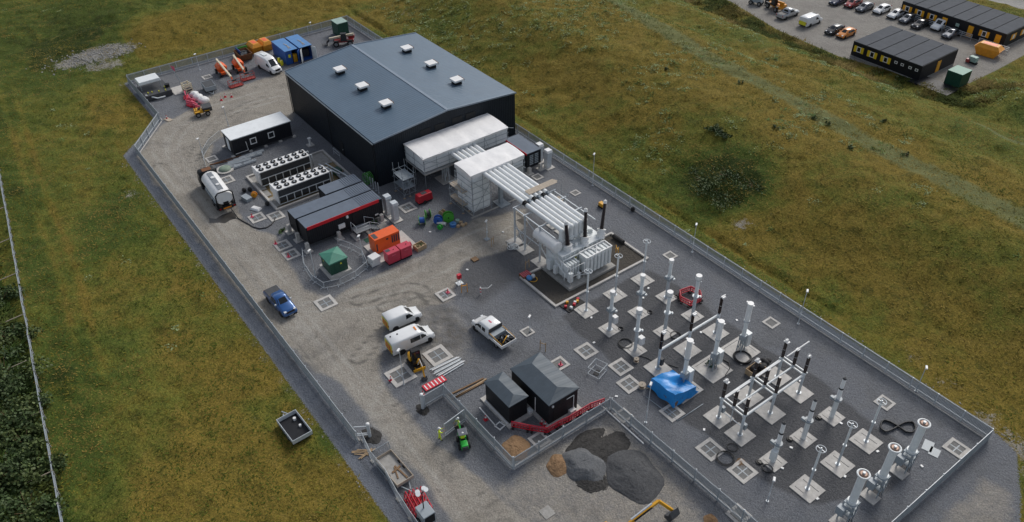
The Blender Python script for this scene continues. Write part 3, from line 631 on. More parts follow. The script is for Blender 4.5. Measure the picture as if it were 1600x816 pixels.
# gate posts and the loose gate leaf being hung
def gatepost(px, py, h, label, cap='white'):
    p = G(px, py); t = thing('gate_post', label, 'gate post', p, 0, 'thick gate posts'); MB().cyl((0, 0, -.2), (0, 0, h), .17, None, 14).build('post', M['galv'], t)
    MB().lathe([(.19, h), (.19, h + .08), (.08, h + .13)], n=14).build('cap', M[cap], t); return t
t = gatepost(661, 639, 2.1, 'thick grey gate post beside the red and white striped barrier panel')
t = gatepost(578, 683, 1.9, 'thick gate post with white cap in a dug hole by the left fence')
for z in (.35, .6, 1.6): MB().bar((-.1, -.15, z), (-.75, -1.15, z), .07).build('hinge_rail', M['galv'], t)
a, b = G(695, 683), G(727, 659); a.z = b.z = 0
t = thing('gate_leaf', 'steel gate leaf standing open between the two workers and the fence', 'gate', a, math.atan2(b.y - a.y, b.x - a.x)); Lg = (b - a).length
mb = MB()
for k in range(int(Lg / .15)): mb.bx(.05 + k * .15, .10 + k * .15, -.012, .012, .12, 1.85)
mb.build('pale_row', M['galvdull'], t)
mb = MB().bx(0, Lg, -.03, .03, .1, .17).bx(0, Lg, -.03, .03, .42, .48).bx(0, Lg, -.03, .03, 1.78, 1.86).bx(0, .07, -.035, .035, .1, 1.86).bx(Lg - .07, Lg, -.035, .035, .1, 1.86)
mb.build('gate_frame', M['galv'], t)
# site mesh fence panels at the lower left and the pale field fence on the far left
def meshpanel(a, b, h, label, group=None):
    a, b = Vector((a[0], a[1], 0)), Vector((b[0], b[1], 0)); L = (b - a).length
    t = thing('mesh_fence_panel', label, 'fence panel', a, math.atan2(b.y - a.y, b.x - a.x), group); mb = MB()
    mb.tube([(0, 0, .1), (0, 0, h), (L, 0, h), (L, 0, .1), (0, 0, .15)], .022); mb.build('frame', M['galv'], t)
    mb = MB()
    for k in range(1, int(L / .14)): mb.bar((k * .14, 0, .15), (k * .14, 0, h), .012)
    for k in range(1, 8): mb.bar((0, 0, k * h / 8), (L, 0, k * h / 8), .012)
    mb.build('mesh_infill', M['galvdull'], t); MB().bx(-.25, .25, -.12, .12, 0, .13).build('foot_block', M['concd'], t); return t
pts = [G(567, 690), G(582, 722), G(604, 748), G(622, 782), G(641, 812), G(668, 850)]
for (p, q), lb in zip(zip(pts[:-1], pts[1:]), ('beside the dug gate post hole', 'beside the scattered timber offcuts', 'left of the flat trailer', 'left of the stacked red barriers', 'at the bottom edge by the lighting tower')):
    meshpanel(p, q, 1.5, 'temporary mesh fence panel ' + lb, 'temporary mesh fence panels')
A, B = G(-12, 200), G(104, 830); A.z = B.z = 0
t = thing('field_fence', 'pale post and rail field fence along the dark bushes at the far left', 'fence', A, math.atan2(B.y - A.y, B.x - A.x)); Lf = (B - A).length
mb = MB(); mb2 = MB(); mb3 = MB()
for k in range(40):
    x0, x1 = k * Lf / 40, (k + 1) * Lf / 40
    zz = [float(terr([A.x + (B.x - A.x) * x / Lf], [A.y + (B.y - A.y) * x / Lf])[0]) for x in (x0, x1)]
    for r_, zo in ((.10, 1.15), (.07, .6)): mb.bar((x0, 0, zz[0] + zo), (x1, 0, zz[1] + zo), r_)
    MB().bx(x0 - .07, x0 + .07, -.07, .07, zz[0] - .2, zz[0] + 1.25).build('post', M['concd'], t)
    if k % 4 == 1: MB().bar((x0, 0, zz[0] + 1.1), (x0 - .3, -2.6, zz[0] + .55), .07).build('stay', M['board'], t)
    mb2.bar((x0, -2.6, zz[0] + .6), (x1, -2.6, zz[1] + .6), .035)
mb.build('rail', M['galvdull'], t); mb2.build('wire', M['galvdull'], t)

# ------------------------------------------------------------------ the main hall
HW, HL, EV, RG = 23.93, 28.15, 6.96, 8.03
t = thing('main_hall', 'large dark navy steel hall with a slate blue pitched roof and six white vents', 'hall', (-HL / 2, HW / 2, 0))
mb = MB().mat(0); mb.quad((-HL, 0, 0), (0, 0, 0), (0, 0, EV), (-HL, 0, EV)); mb.quad((0, HW, 0), (-HL, HW, 0), (-HL, HW, EV), (0, HW, EV))
mb.mat(1); mb.add([(0, 0, 0), (0, HW, 0), (0, HW, EV), (0, HW / 2, RG), (0, 0, EV)], [(0, 1, 2, 3, 4)]); mb.add([(-HL, 0, 0), (-HL, HW, 0), (-HL, HW, EV), (-HL, HW / 2, RG), (-HL, 0, EV)], [(4, 3, 2, 1, 0)])
ab(mb, 'wall', [M['clad'], M['clad_front']], t)
M['hallroof'] = mat('slate blue roof sheet', (.085, .135, .190), .42, .1, .07, .35, .12, (.15, .18, .21), ribs=('X', .5, .55))
mb = MB(); o_ = .12; sl_ = (RG - EV) / (HW / 2)
for s in (0, 1):
    y0, ym = (-o_, HW / 2) if s == 0 else (HW + o_, HW / 2); z0 = EV - o_ * sl_
    P = [(-HL - o_, y0), (o_, y0), (o_, ym), (-HL - o_, ym)]; Z = [z0, z0, RG, RG]
    lo = [(x, y, z + .02) for (x, y), z in zip(P, Z)]; hi = [(x, y, z + .14) for (x, y), z in zip(P, Z)]
    mb.add(lo + hi, [(0, 1, 2, 3) if s else (3, 2, 1, 0), (4, 5, 6, 7) if s == 0 else (7, 6, 5, 4), (0, 1, 5, 4), (1, 2, 6, 5), (3, 0, 4, 7)])
rf = ab(mb, 'roof', M['hallroof'], t)
M['trim'] = mat('pale roof trim', (.22, .27, .33), .4, .2, .06, 1)
sub = MB().bar((-HL - .1, HW / 2, RG + .16), (.1, HW / 2, RG + .16), .42, .06); x_ = ab(sub, 'ridge_cap', M['trim'], rf); x_.matrix_parent_inverse = Matrix.Identity(4); x_.location = (0, 0, 0)
mb = MB()
for x in (.14, -HL - .14):
    for y0, y1 in ((-o_, HW / 2), (HW / 2, HW + o_)):
        za, zb = (EV + .1, RG + .12) if y0 < 0 else (RG + .12, EV + .1); mb.bar((x, y0, za), (x, y1, zb), .10, .22)
absplit(mb, 'verge_trim', M['trim'], t)
mb = MB().bx(-HL, 0, -.30, -.14, EV - .16, EV - .02).bx(-HL, 0, HW + .14, HW + .30, EV - .16, EV - .02); absplit(mb, 'gutter', M['mgrey'], t)
for y, z in ((8.05, 5.98), (10.52, 5.99), (13.49, 6.07), (15.83, 6.01)):
    f_ = ab(MB().bx(.01, .06, y - .85, y + .85, z - .42, z + .42), 'louvre', M['louvre'], t)
for x in (-11.0,):
    d_ = ab(MB().bx(x - .6, x + .6, -.06, -.01, .05, 2.3), 'door', M['louvre'], t); MB().bx(x + .35, x + .45, -.12, -.07, 1.0, 1.15).build('handle', M['galv'], d_).matrix_parent_inverse = Matrix.Identity(4)
for x in (-27.9, -13.9, -.25): ab(MB().cyl((x, -.2, 0), (x, -.2, EV - .15), .06, n=8), 'downpipe', M['black'], t)
# six roof vents, each bolted to the roof
VL = ('nearest the far end, on the left slope', 'in the middle of the left slope', 'nearest the ridge foot at the front, on the left slope', 'nearest the far end, on the right slope', 'in the middle of the right slope', 'nearest the front, on the right slope')
for (x, y), k in zip([(-21.15, 6.0), (-14.0, 6.0), (-6.95, 6.0), (-21.5, 18.25), (-14.2, 18.25), (-6.95, 18.2)], range(6)):
    z = RG - abs(y - HW / 2) * sl_ + .1
    mb = MB().box(x, y, z + .14, 1.15, 1.15, .5); vt = ab(mb, 'roof_vent', M['black'], t)
    mb = MB().box(x, y, z + .56, 1.3, 1.3, .16, 0, (1.3, 1.3)).box(x, y, z + .76, 1.69, 1.69, .22, 0, (.92, .92)); c_ = mb.build('cowl', M['white'], vt, .02)
    mb = MB().bx(x - .8, x + .8, y + .86, y + .9, z + .55, z + .85); mb.build('side_flap', M['rust'], vt)

# ------------------------------------------------------------------ white roofed portable cabin
x0, x1, y0, y1 = -24.1, -20.45, -13.1, -3.65
t = thing('portable_cabin', 'long black portable cabin with a white roof and two white framed windows', 'cabin', ((x0 + x1) / 2, (y0 + y1) / 2, 0))
ab(MB().bx(x0 + .05, x1 - .05, y0 + .05, y1 - .05, .3, 2.76), 'wall', M['blackrib'], t)
ab(MB().bx(x0 - .08, x1 + .08, y0 - .08, y1 + .08, 2.763, 2.9), 'roof', M['sheetw'], t, .03)
ab(MB().bx(x0, x1, y0, y1, 2.6, 2.74).bx(x0, x1, y0, y1, .24, .36), 'trim', M['dgrey'], t)
for y in (-9.84, -6.98):
    f_ = ab(MB().bx(x1 - .04, x1 + .02, y - .5, y - .38, 1.1, 2.1).bx(x1 - .04, x1 + .02, y + .38, y + .5, 1.1, 2.1).bx(x1 - .04, x1 + .02, y - .38, y + .38, 1.98, 2.1).bx(x1 - .04, x1 + .02, y - .38, y + .38, 1.1, 1.22), 'window', M['white'], t)
    MB().bx(x1 - .045, x1 - .005, y - .38, y + .38, 1.22, 1.98).build('pane', M['glass'], f_)
ab(MB().tube([(x1 + .06, -11.0, 1.9), (x1 + .06, -10.9, .45), (x1 + .06, -12.9, .42)], .05), 'drain_pipe', M['pvc'], t)
ab(MB().bx(x0 + 1.3, x0 + 2.3, y0 - .02, y0 + .04, .4, 2.3), 'door', M['sheetw'], t)
mb = MB()
for y in (-13.3, -10.6, -8.2, -5.8, -3.5):
    mb.bx(x1 - .25, x1 + .25, y - .25, y + .25, 0, .25); mb.bx(x0 - .2, x0 + .25, y - .25, y + .25, 0, .25)
absplit(mb, 'foot_block', M['conc'], t)

# ------------------------------------------------------------------ two rows of fan coolers in their kerbed sump
t = thing('cooler_sump', 'kerbed concrete sump with a muddy brown bed under the two fan coolers', 'concrete sump', (-8.5, -8, 0))
ab(MB().bx(-13.5, -3.5, -13.8, -2.2, -.05, .03), 'bed', M['pondbed'], t)
mb = MB().bx(-13.8, -3.2, -14.1, -13.8, -.05, .35).bx(-13.8, -3.2, -2.2, -1.9, -.05, .35).bx(-13.8, -13.5, -13.8, -2.2, -.05, .34).bx(-3.5, -3.2, -13.8, -2.2, -.05, .34); ab(mb, 'kerb', M['conc'], t)
ab(MB().bx(-13.4, -9.2, -13.7, -12.9, 0, .12).bx(-13.4, -10.0, -5.4, -2.3, 0, .12).bx(-8.9, -7.3, -13.7, -13.0, 0, .12).bx(-6.8, -4.1, -13.7, -13.0, 0, .12), 'plinth', M['concd'], t)
def cooler(x0, x1, y0, y1, zt, label):
    """white framed dry cooler: fan deck with 14 fans, V coils and open lower bays"""
    t = thing('fan_cooler', label, 'cooler', ((x0 + x1) / 2, (y0 + y1) / 2, 0), 0, 'fan coolers in the kerbed sump'); xm = (x0 + x1) / 2; n = 7; L = y1 - y0
    ab(MB().bx(x0, x1, y0, y1, zt - .14, zt), 'fan_deck', M['white'], t, .015)
    mb = MB()
    for s, xx in ((-1, x0), (1, x1)): mb.add([(xx - s * .06, y0 + .1, zt - .14), (xx - s * .06, y1 - .02, zt - .14), (xx - s * .16, y1 - .02, 1.4), (xx - s * .16, y0 + .1, 1.4)], [(0, 1, 2, 3)])
    mb.bx(x0 + .25, x1 - .25, y0 + .1, y1 - .05, .5, 1.35); ab(mb, 'coil', M['dgrey'], t)
    mb = MB().bx(x0, x1, y0 - .05, y0 + .06, .3, zt - .1); mb.bx(x0 - .1, x1 - .3, y0 - .2, y0 - .04, 1.5, zt + .1); ab(mb, 'end_panel', M['white'], t, .015)
    mb = MB()
    for xx in (x0 + .05, x1 - .05):
        for k in range(n + 1): mb.bx(xx - .05, xx + .05, y0 + .02 + k * (L - .04) / n - .05, y0 + .02 + k * (L - .04) / n + .05, .25, 1.4 if k not in (0, n) else zt - .14)
        mb.bx(xx - .045, xx + .045, y0, y1, 1.36, 1.46).bx(xx - .045, xx + .045, y0, y1, .25, .36)
    ab(mb, 'frame', M['lgrey'], t)
    for r in range(2):
        for k in range(n):
            c = ((x0 + .27 * (x1 - x0)) if r == 0 else (x0 + .73 * (x1 - x0)), y0 + (k + .5) * L / n - (.0 if r else -.0), zt)
            f_ = ab(MB().lathe([(.36, zt), (.37, zt + .12), (.33, zt + .12), (.31, zt + .03)], c[0], c[1], 18), 'fan', M['black'], t)
            mb = MB().cyl((c[0], c[1], zt + .05), (c[0], c[1], zt + .15), .12, n=10); mb.build('hub', M['galv'], f_)
            mb = MB()
            for q in range(5): a = q * 1.2566 + k; mb.bar((c[0], c[1], zt + .09), (c[0] + .30 * math.cos(a), c[1] + .30 * math.sin(a), zt + .09), .12, .02)
            mb.build('blade_set', M['dgrey'], f_)
    ab(MB().tube([(x1 - .5, y1, zt - .3), (x1 - .5, y1 + .5, zt - .3), (x1 - .5, y1 + .5, .4)], .09, 8).tube([(x0 + .5, y1, zt - .3), (x0 + .5, y1 + .5, zt - .3), (x0 + .5, y1 + .5, .4)], .09, 8), 'header_pipe', M['galv'], t)
cooler(-11.9, -9.75, -13.25, -5.65, 2.6, 'white fan cooler nearer the white roofed cabin')
cooler(-6.15, -4.0, -13.15, -5.4, 2.6, 'white fan cooler nearer the red striped container')
for p, q, r_ in (((-9.5, -4.6, .8), (-5.2, -3.4, .8), .14), ((-8.6, -3.9, 1.1), (-3.6, -3.0, 1.1), .10)):
    t = tag(MB().cyl(p, q, r_, n=10).cyl((p[0] + .5, p[1] + .15, .03), (p[0] + .5, p[1] + .15, p[2]), .05).cyl((q[0] - .5, q[1] - .13, .03), (q[0] - .5, q[1] - .13, q[2]), .05).build('coolant_pipe', M['galv']), ('thick' if r_ > .12 else 'thin') + ' coolant pipe on stands between the fan coolers and the hall', 'pipe', 'coolant pipes behind the fan coolers')

# ------------------------------------------------------------------ black service containers on concrete legs
def container(x0, x1, y0, y1, z0, z1, label, axis='Y', roof='conroof', stripe=None, legs=(), ribend=0.0, group=None, wall='blackrib'):
    t = thing('service_container', label, 'container', ((x0 + x1) / 2, (y0 + y1) / 2, 0), 0, group)
    ab(MB().bx(x0 + .03, x1 - .03, y0 + .03, y1 - .03, z0, z1 - .08), 'wall', M[wall], t)
    ab(MB().bx(x0, x1, y0, y1, z1 - .077, z1), 'roof', M[roof], t, .02)
    mb = MB()
    for xx in (x0, x1):
        for yy in (y0, y1): mb.box(xx + (.06 if xx == x0 else -.06), yy + (.06 if yy == y0 else -.06), (z0 + z1 - .1) / 2, .14, .14, z1 - .1 - z0)
    for zz in (z0 + .05, z1 - .15): mb.bx(x0 - .005, x0 + .05, y0, y1, zz - .06, zz + .06).bx(x1 - .05, x1 + .005, y0, y1, zz - .06, zz + .06)
    ab(mb, 'corner_frame', M['black'], t)
    if ribend:
        mb = MB()
        for k in range(int(ribend / .3)): mb.bx(x0 + .1, x1 - .1, y1 - .25 - k * .3, y1 - .10 - k * .3, z1 + .002, z1 + .05)
        ab(mb, 'roof_ribs', M['conroof'], t)
    if stripe: ab(MB().bx(*stripe), 'red_stripe', M['stripe'], t)
    for lx, ly, lh in legs: ab(MB().bx(lx - .22, lx + .22, ly - .22, ly + .22, .12, lh).bx(lx - .5, lx + .5, ly - .5, ly + .5, -.02, .12), 'concrete_leg', M['conc'], t)
    return t
g_ = 'black service containers beside the hall'
tA = container(4.75, 7.25, -14.25, -3.45, .72, 3.3, 'long black container with a red stripe along its top edge, beside the green kiosk', stripe=(7.253, 7.32, -14.1, -3.9, 2.92, 3.36), ribend=3.2, group=g_,
               legs=[(7.5, -14.6, 1.3), (7.55, -10.2, 1.1), (7.5, -3.9, 1.1), (4.6, -14.6, 1.2)])
mb = MB()
for k in range(9): mb.bx(7.302, 7.312, -4.95 + k * .105, -4.88 + k * .105, 3.1, 3.22)
ab(mb, 'stripe_lettering', M['white'], tA); ab(MB().bx(7.26, 7.5, -10.0, -9.1, 1.35, 1.95), 'air_conditioner', M['white'], tA, .02); ab(MB().box(7.35, -8.6, 2.65, .2, .28, .35), 'wall_lamp', M['white'], tA, .03)
ab(MB().bx(7.26, 7.3, -7.9, -6.9, .8, 2.75), 'door', M['black'], tA); ab(MB().bx(7.26, 7.32, -4.7, -4.2, 1.1, 1.3), 'door_plate', M['platew'], tA)
container(2.15, 4.5, -14.4, -3.45, .72, 3.3, 'long plain black container between the red striped one and the coolers', ribend=3.2, group=g_, legs=[(2.3, -14.7, 1.2)])
container(-.4, 1.85, -8.8, -3.45, .72, 3.3, 'short black container nearest the fan coolers', ribend=2.6, group=g_)
tC = container(4.75, 10.1, 18.45, 20.9, .85, 3.25, 'black container with a dark red edge under the end of the white wrapped roof', stripe=(4.8, 10.05, 18.39, 18.448, 2.95, 3.27), group=g_, legs=[(10.3, 18.7, 1.0), (10.3, 20.7, 1.0), (5, 20.9, .9)], wall='black')
mb = MB()
for k in range(6):
    for yy in (18.9, 19.8): mb.bx(10.08, 10.13, yy, yy + .65, 1.25 + k * .28, 1.4 + k * .28)
ab(mb, 'louvre', M['mgrey'], tC)
# access platform and steps at the red striped container
t = thing('access_steps', 'galvanised landing with steps and handrails at the red striped container', 'steps', (8.4, -7.4, 0))
ab(MB().bx(7.45, 9.1, -8.4, -6.4, .82, .88), 'landing', M['tread'], t)
mb = MB()
for k in range(4): mb.bx(7.5, 8.9, -6.4 + k * .32, -6.1 + k * .32, .66 - k * .19, .70 - k * .19)
ab(mb, 'treads', M['tread'], t)
mb = MB()
for x in (7.5, 9.05):
    for y in (-8.35, -6.4): mb.cyl((x, y, 0), (x, y, 1.85), .03)
for x in (9.05,):
    mb.tube([(x, -8.35, 1.85), (x, -6.4, 1.85), (x, -5.1, 1.05), (x, -5.1, .1)], .03).tube([(x, -8.35, 1.4), (x, -6.4, 1.4)], .025)
mb.tube([(7.5, -8.35, 1.85), (9.05, -8.35, 1.85)], .03).tube([(7.55, -6.4, 1.85), (7.55, -5.1, 1.05), (7.55, -5.1, .1)], .03); ab(mb, 'handrail', M['galv'], t)
absplit(MB().bx(7.6, 9.4, -8.75, -8.2, -.02, .1).bx(7.6, 9.4, -6.8, -6.3, -.02, .1), 'footing', M['conc'], t)
tag(MB().bx(8.0, 9.3, -5.05, -3.8, -.02, .08).build('concrete_slab', M['concd']), 'square concrete slab at the foot of the galvanised steps', 'slab')
tag(MB().bx(9.6, 10.5, -7.9, -6.9, .005, .025).build('rubber_mat', M['green']), 'green mat lying by the galvanised steps', 'mat')
# upright silver ventilation stacks
def stack(x, y, h, label):
    t = thing('ventilation_stack', label, 'vent stack', (x, y, 0), 0, 'silver ventilation stacks beside the containers')
    MB().bx(-.8, .9, -.7, .7, -.02, .12).build('slab', M['conc'], t)
    MB().bx(-.4, .4, -.4, .4, .12, h - .5).build('duct', M['galv'], t, .02)
    MB().bx(-.36, .36, -.36, .36, h - .5, h - .36).build('neck', M['mgrey'], t); MB().box(0, 0, h - .16, 1.1, .95, .4, 0, (.75, .9)).build('cowl', M['white' if y > 0 else 'galv'], t, .05); return t
stack(6.5, -2.3, 2.9, 'silver ventilation stack between the red striped container and the hall corner'); stack(8.3, -2.3, 2.8, 'silver ventilation stack in front, at the end of the red striped container')
stack(8.4, 22.0, 2.9, 'white capped ventilation stack nearer the hall, by the right hand fence'); stack(10.5, 21.9, 2.9, 'white capped ventilation stack farther from the hall, by the right hand fence')

# ------------------------------------------------------------------ green kiosk with its plinth and barriers
x0, x1, y0, y1 = 11.75, 14.5, -14.85, -12.35
t = thing('green_kiosk', 'bottle green kiosk with a pyramid roof on a white concrete plinth', 'kiosk', ((x0 + x1) / 2, (y0 + y1) / 2, 0))
ab(MB().bx(x0 - .25, x1 + .2, y0 - .15, y1 + .2, -.05, .55), 'plinth', M['conc'], t, .02)
ab(MB().bx(x0 + .12, x1 - .12, y0 + .12, y1 - .12, .55, 2.25), 'wall', M['green'], t)
xm, ym = (x0 + x1) / 2, (y0 + y1) / 2
mb = MB().bx(x0, x1, y0, y1, 2.2, 2.36); mb.add([(x0, y0, 2.36), (x1, y0, 2.36), (x1, y1, 2.36), (x0, y1, 2.36), (xm, ym, 2.82)], [(0, 1, 4), (1, 2, 4), (2, 3, 4), (3, 0, 4)]); ab(mb, 'roof', M['greenroof'], t)
for x in (xm - .45, xm + .45): ab(MB().bx(x1 - .125, x1 - .09, ym - .55 + (x > xm) * .6, ym - .0 + (x > xm) * .6, .65, 2.1), 'door', M['green'], t)
ab(MB().add([(x1 - .085, ym + .15, 1.7), (x1 - .085, ym + .45, 1.7), (x1 - .085, ym + .3, 1.98)], [(0, 1, 2)]), 'hazard_sign', M['hiyellow'], t); ab(MB().add([(xm - .75, y0 + .115, 1.6), (xm - .45, y0 + .115, 1.6), (xm - .6, y0 + .115, 1.86)], [(0, 1, 2)]), 'hazard_sign', M['hiyellow'], t)
ring = [(474, 398), (476, 420), (489, 440), (507, 452), (533, 446), (557, 434), (575, 419), (566, 400), (548, 390), (528, 383)]
BL = ('on the far left side of the green kiosk', 'left of the green kiosk', 'at the near left of the green kiosk', 'in front of the green kiosk, at the near corner', 'in front of the green kiosk, nearest the dirt road', 'at the front right of the green kiosk', 'right of the green kiosk, by the white crates', 'between the green kiosk and the orange generator', 'behind the green kiosk, by the steps')
for (p, q), lb in zip(zip(ring[:-1], ring[1:]), BL):
    a, b = G(*p), G(*q); a.z = b.z = 0; L = (b - a).length; t = thing('crowd_barrier', 'galvanised crowd barrier ' + lb, 'barrier', a, math.atan2(b.y - a.y, b.x - a.x), 'crowd barriers round the green kiosk')
    MB().tube([(.05, 0, .12), (.05, 0, 1.05), (L - .05, 0, 1.05), (L - .05, 0, .12), (.05, 0, .2)], .025).build('frame', M['galv'], t)
    mb = MB()
    for k in range(1, int(L / .16)): mb.bar((k * .16, 0, .2), (k * .16, 0, 1.03), .018)
    mb.build('bars', M['galvdull'], t)
    for x in (.35, L - .35): MB().bar((x, -.3, .03), (x, .3, .03), .05).bar((x, 0, .03), (x, 0, .2), .04).build('foot', M['galv'], t)

# ------------------------------------------------------------------ generators and tanks
tag(MB().bx(11.0, 15.3, -8.6, -3.0, -.02, .12).build('generator_slab', M['conc']), 'pale concrete slab under the orange generator', 'slab')
x0, x1, y0, y1 = 12.0, 13.65, -8.2, -4.65
t = thing('orange_generator', 'large bright orange generator enclosure on the concrete slab', 'generator', ((x0 + x1) / 2, (y0 + y1) / 2, .12))
ab(MB().bx(x0, x1, y0, y1, .22, 2.35), 'enclosure', M['orange'], t, .05); ab(MB().bx(x0 + .1, x1 - .1, y0 + .1, y1 - .1, .12, .24), 'skid', M['black'], t)
for k in range(4): ab(MB().bx(x1 + .002, x1 + .02, y1 - .3 - k * .3, y1 - .1 - k * .3, 1.0, 2.1), 'louvre', M['dgrey'], t)
ab(MB().bx(x1 + .002, x1 + .03, y0 + .15, y0 + .32, .6, 1.7), 'door_seal', M['dgrey'], t); ab(MB().bx(x0 + .3, x1 - .3, y0 + .15, y0 + .7, 2.355, 2.37), 'exhaust_grille', M['dgrey'], t); ab(MB().bx(x1 + .002, x1 + .02, -6.6, -6.3, 1.75, 2.0), 'control_panel', M['dgrey'], t)
for y0, y1, lb in ((-8.0, -6.3, 'faded crimson generator cube nearer the white crates'), (-6.2, -4.6, 'faded crimson generator cube nearer the timber planter')):
    t = thing('crimson_generator', lb, 'generator', (15.85, (y0 + y1) / 2, 0), 0, 'crimson generators beside the orange one')
    ab(MB().bx(15.25, 16.45, y0, y1, .22, 1.75), 'enclosure', M['crimson'], t, .05); ab(MB().bx(15.3, 16.4, y0 + .05, y1 - .05, .0, .23), 'skid', M['black'], t)
    if y0 < -7: ab(MB().bx(15.4, 15.9, y0 + .12, y0 + .7, 1.752, 1.77), 'intake_grille', M['dgrey'], t)
    ab(MB().cyl((15.9, y0 + 1.1, 1.7), (15.9, y0 + 1.1, 1.85), .05), 'exhaust', M['black'], t); ab(MB().bx(16.452, 16.462, y0 + .55, y0 + 1.1, 1.3, 1.42), 'decal', M['pinkpl'], t)
t = thing('fuel_bowser', 'small crimson fuel drum lying behind the crimson generators', 'fuel drum', (14.7, -4.3, .12)); MB().cyl((0, -.5, .4), (0, .5, .4), .32, n=14).build('drum', M['crimson'], t); MB().bx(-.3, .3, -.45, .45, 0, .14).build('cradle', M['black'], t)
t = thing('red_generator', 'red towable generator beside the scaffold tower at the hall', 'generator', G(663, 315), PI / 2); 
MB().box(0, 0, .85, 2.3, 1.1, 1.1, 0, (.92, .85)).build('enclosure', M['genred'], t, .08); MB().bx(-1.1, 1.1, -.5, .5, .15, .32).build('chassis', M['black'], t); MB().bx(-.4, .4, -.3, .3, 1.402, 1.43).build('top_grille', M['dgrey'], t)
for s in (-1, 1): MB().cyl((-.2, s * .5, .27), (-.2, s * .66, .27), .27, n=14).build('wheel', M['tyre'], t)
p = G(585, 412)
for k, (dx, dy, dz, lb) in enumerate(((0, 0, 0, 'lower white plastic crate beside the crimson generators'), (.05, .05, .62, 'upper white plastic crate stacked beside the crimson generators'))):
    t = thing('plastic_crate', lb, 'crate', (p.x + dx, p.y + dy, dz), .15 * k, 'white plastic crates'); MB().bx(-.55, .55, -.6, .6, .1, .6).build('body', M['pvc'], t, .03)
    MB().bx(-.57, .57, -.62, .62, .5, .57).build('rim', M['white'], t); mb = MB()
    for x in (-.45, 0, .45): mb.bx(x - .08, x + .08, -.58, .58, 0, .1)
    mb.build('runner', M['pvc'], t)
t = thing('timber_planter', 'pale timber box of green plants beside the crimson generators', 'planter', G(656, 388), .1)
MB().bx(-.55, .55, -.7, -.62, 0, .6).bx(-.55, .55, .62, .7, 0, .6).bx(-.55, -.47, -.62, .62, 0, .6).bx(.47, .55, -.62, .62, 0, .6).bx(-.47, .47, -.62, .62, .05, .45).build('box', M['wood'], t)
mb = MB(); leafcloud(mb, (0, 0, .5), .4, .5, .25, 70, .2); mb.build('plant', M['leafl'], t)

# ------------------------------------------------------------------ the two black kiosks in the middle of the yard
def hipkiosk(x0, x1, y0, y1, ze, zr, inset, label, plx=.5):
    t = thing('hip_roof_kiosk', label, 'kiosk', ((x0 + x1) / 2, (y0 + y1) / 2, 0), 0, 'black hip roofed kiosks'); ab(MB().bx(x0 - plx, x1 + plx, y0 - .4, y1 + .35, -.02, .15), 'plinth', M['conc'], t)
    ab(MB().bx(x0, x1, y0, y1, .15, ze), 'wall', M['black'], t); ab(MB().hip(x0, x1, y0, y1, ze, zr, inset), 'roof', M['kroof'], t); return t
M['kroof'] = mat('dark slate kiosk roof', (.050, .070, .090), .5, .1, .14, .9, .2, (.09, .10, .11), ribs=('X', 1.0, .25))
tk = hipkiosk(41.6, 45.6, -11.2, -9.0, 2.6, 3.0, .75, 'smaller black kiosk with a slate hipped roof beside the inner fence')
ab(MB().bx(45.602, 45.63, -10.7, -9.7, .2, 2.2), 'door', M['black'], tk); ab(MB().bx(41.7, 45.5, -11.45, -11.3, .15, .22), 'cable_tray', M['pvc'], tk)
tk = hipkiosk(42.0, 48.05, -8.2, -4.55, 2.95, 3.5, 1.0, 'larger black hip roofed kiosk with a white bent pipe on its end wall')
ab(MB().bx(48.052, 48.08, -7.6, -6.7, .2, 2.3), 'door', M['louvre'], tk); ab(MB().tube([(48.12, -6.0, 2.4), (48.12, -5.1, 2.4), (48.12, -5.1, .6)], .045), 'bent_pipe', M['pvc'], tk); ab(MB().bx(48.06, 48.5, -5.7, -5.0, .15, .6), 'wall_box', M['pvc'], tk, .02)
ab(MB().tube([(46.0, -8.28, .3), (46.0, -8.28, 2.3)], .05), 'vent_pipe', M['pvc'], tk); ab(MB().box(48.1, -7.75, 2.5, .12, .2, .2), 'wall_lamp', M['pvc'], tk)
tag(MB().bx(45.3, 45.9, -8.9, -8.45, 0, .5).build('meter_box', M['lgrey'], None, .02), 'small pale grey box between the two black kiosks', 'box')
# ------------------------------------------------------------------ shrink wrapped scaffold enclosures
def wavy_roof(mb, x0, x1, y0, y1, z, crown, nx=8, ny=26, amp=.05, drop=.25):
    rng = random.Random(int(x0 * 10)); P = {}
    for i in range(nx + 1):
        for j in range(ny + 1):
            u, v = i / nx, j / ny; e = min(u, 1 - u, v * 2, (1 - v) * 2)
            P[i, j] = (x0 + (x1 - x0) * u, y0 + (y1 - y0) * v, z + crown * math.sin(PI * u) - .12 * u + rng.uniform(-amp, amp) * (e > 0) - (.04 if j % 5 == 0 else 0))
    vs = [P[i, j] for i in range(nx + 1) for j in range(ny + 1)]; I = lambda i, j: i * (ny + 1) + j
    fs = [(I(i, j), I(i + 1, j), I(i + 1, j + 1), I(i, j + 1)) for i in range(nx) for j in range(ny)]
    mb.add(vs, fs, True)
    edge = [(i, 0) for i in range(nx + 1)] + [(nx, j) for j in range(1, ny + 1)] + [(i, ny) for i in range(nx - 1, -1, -1)] + [(0, j) for j in range(ny - 1, 0, -1)]
    top = [P[e] for e in edge]; cx, cy = (x0 + x1) / 2, (y0 + y1) / 2
    low = [(a + (.06 if a > cx else -.06) * 0 - (a - cx) * .012, b - (b - cy) * .008, c - drop - rng.uniform(0, .12)) for a, b, c in top]; n = len(top)
    mb.add(top + low, [(k, n + k, n + (k + 1) % n, (k + 1) % n) for k in range(n)], True)
t = thing('wrapped_enclosure', 'long white shrink wrapped scaffold enclosure raised against the hall wall', 'scaffold enclosure', (2.6, 11.5, 0), 0)
mb = MB(); wavy_roof(mb, .1, 5.3, 4.35, 18.75, 5.45, .12); ab(mb, 'roof_sheet', M['wrapw'], t)
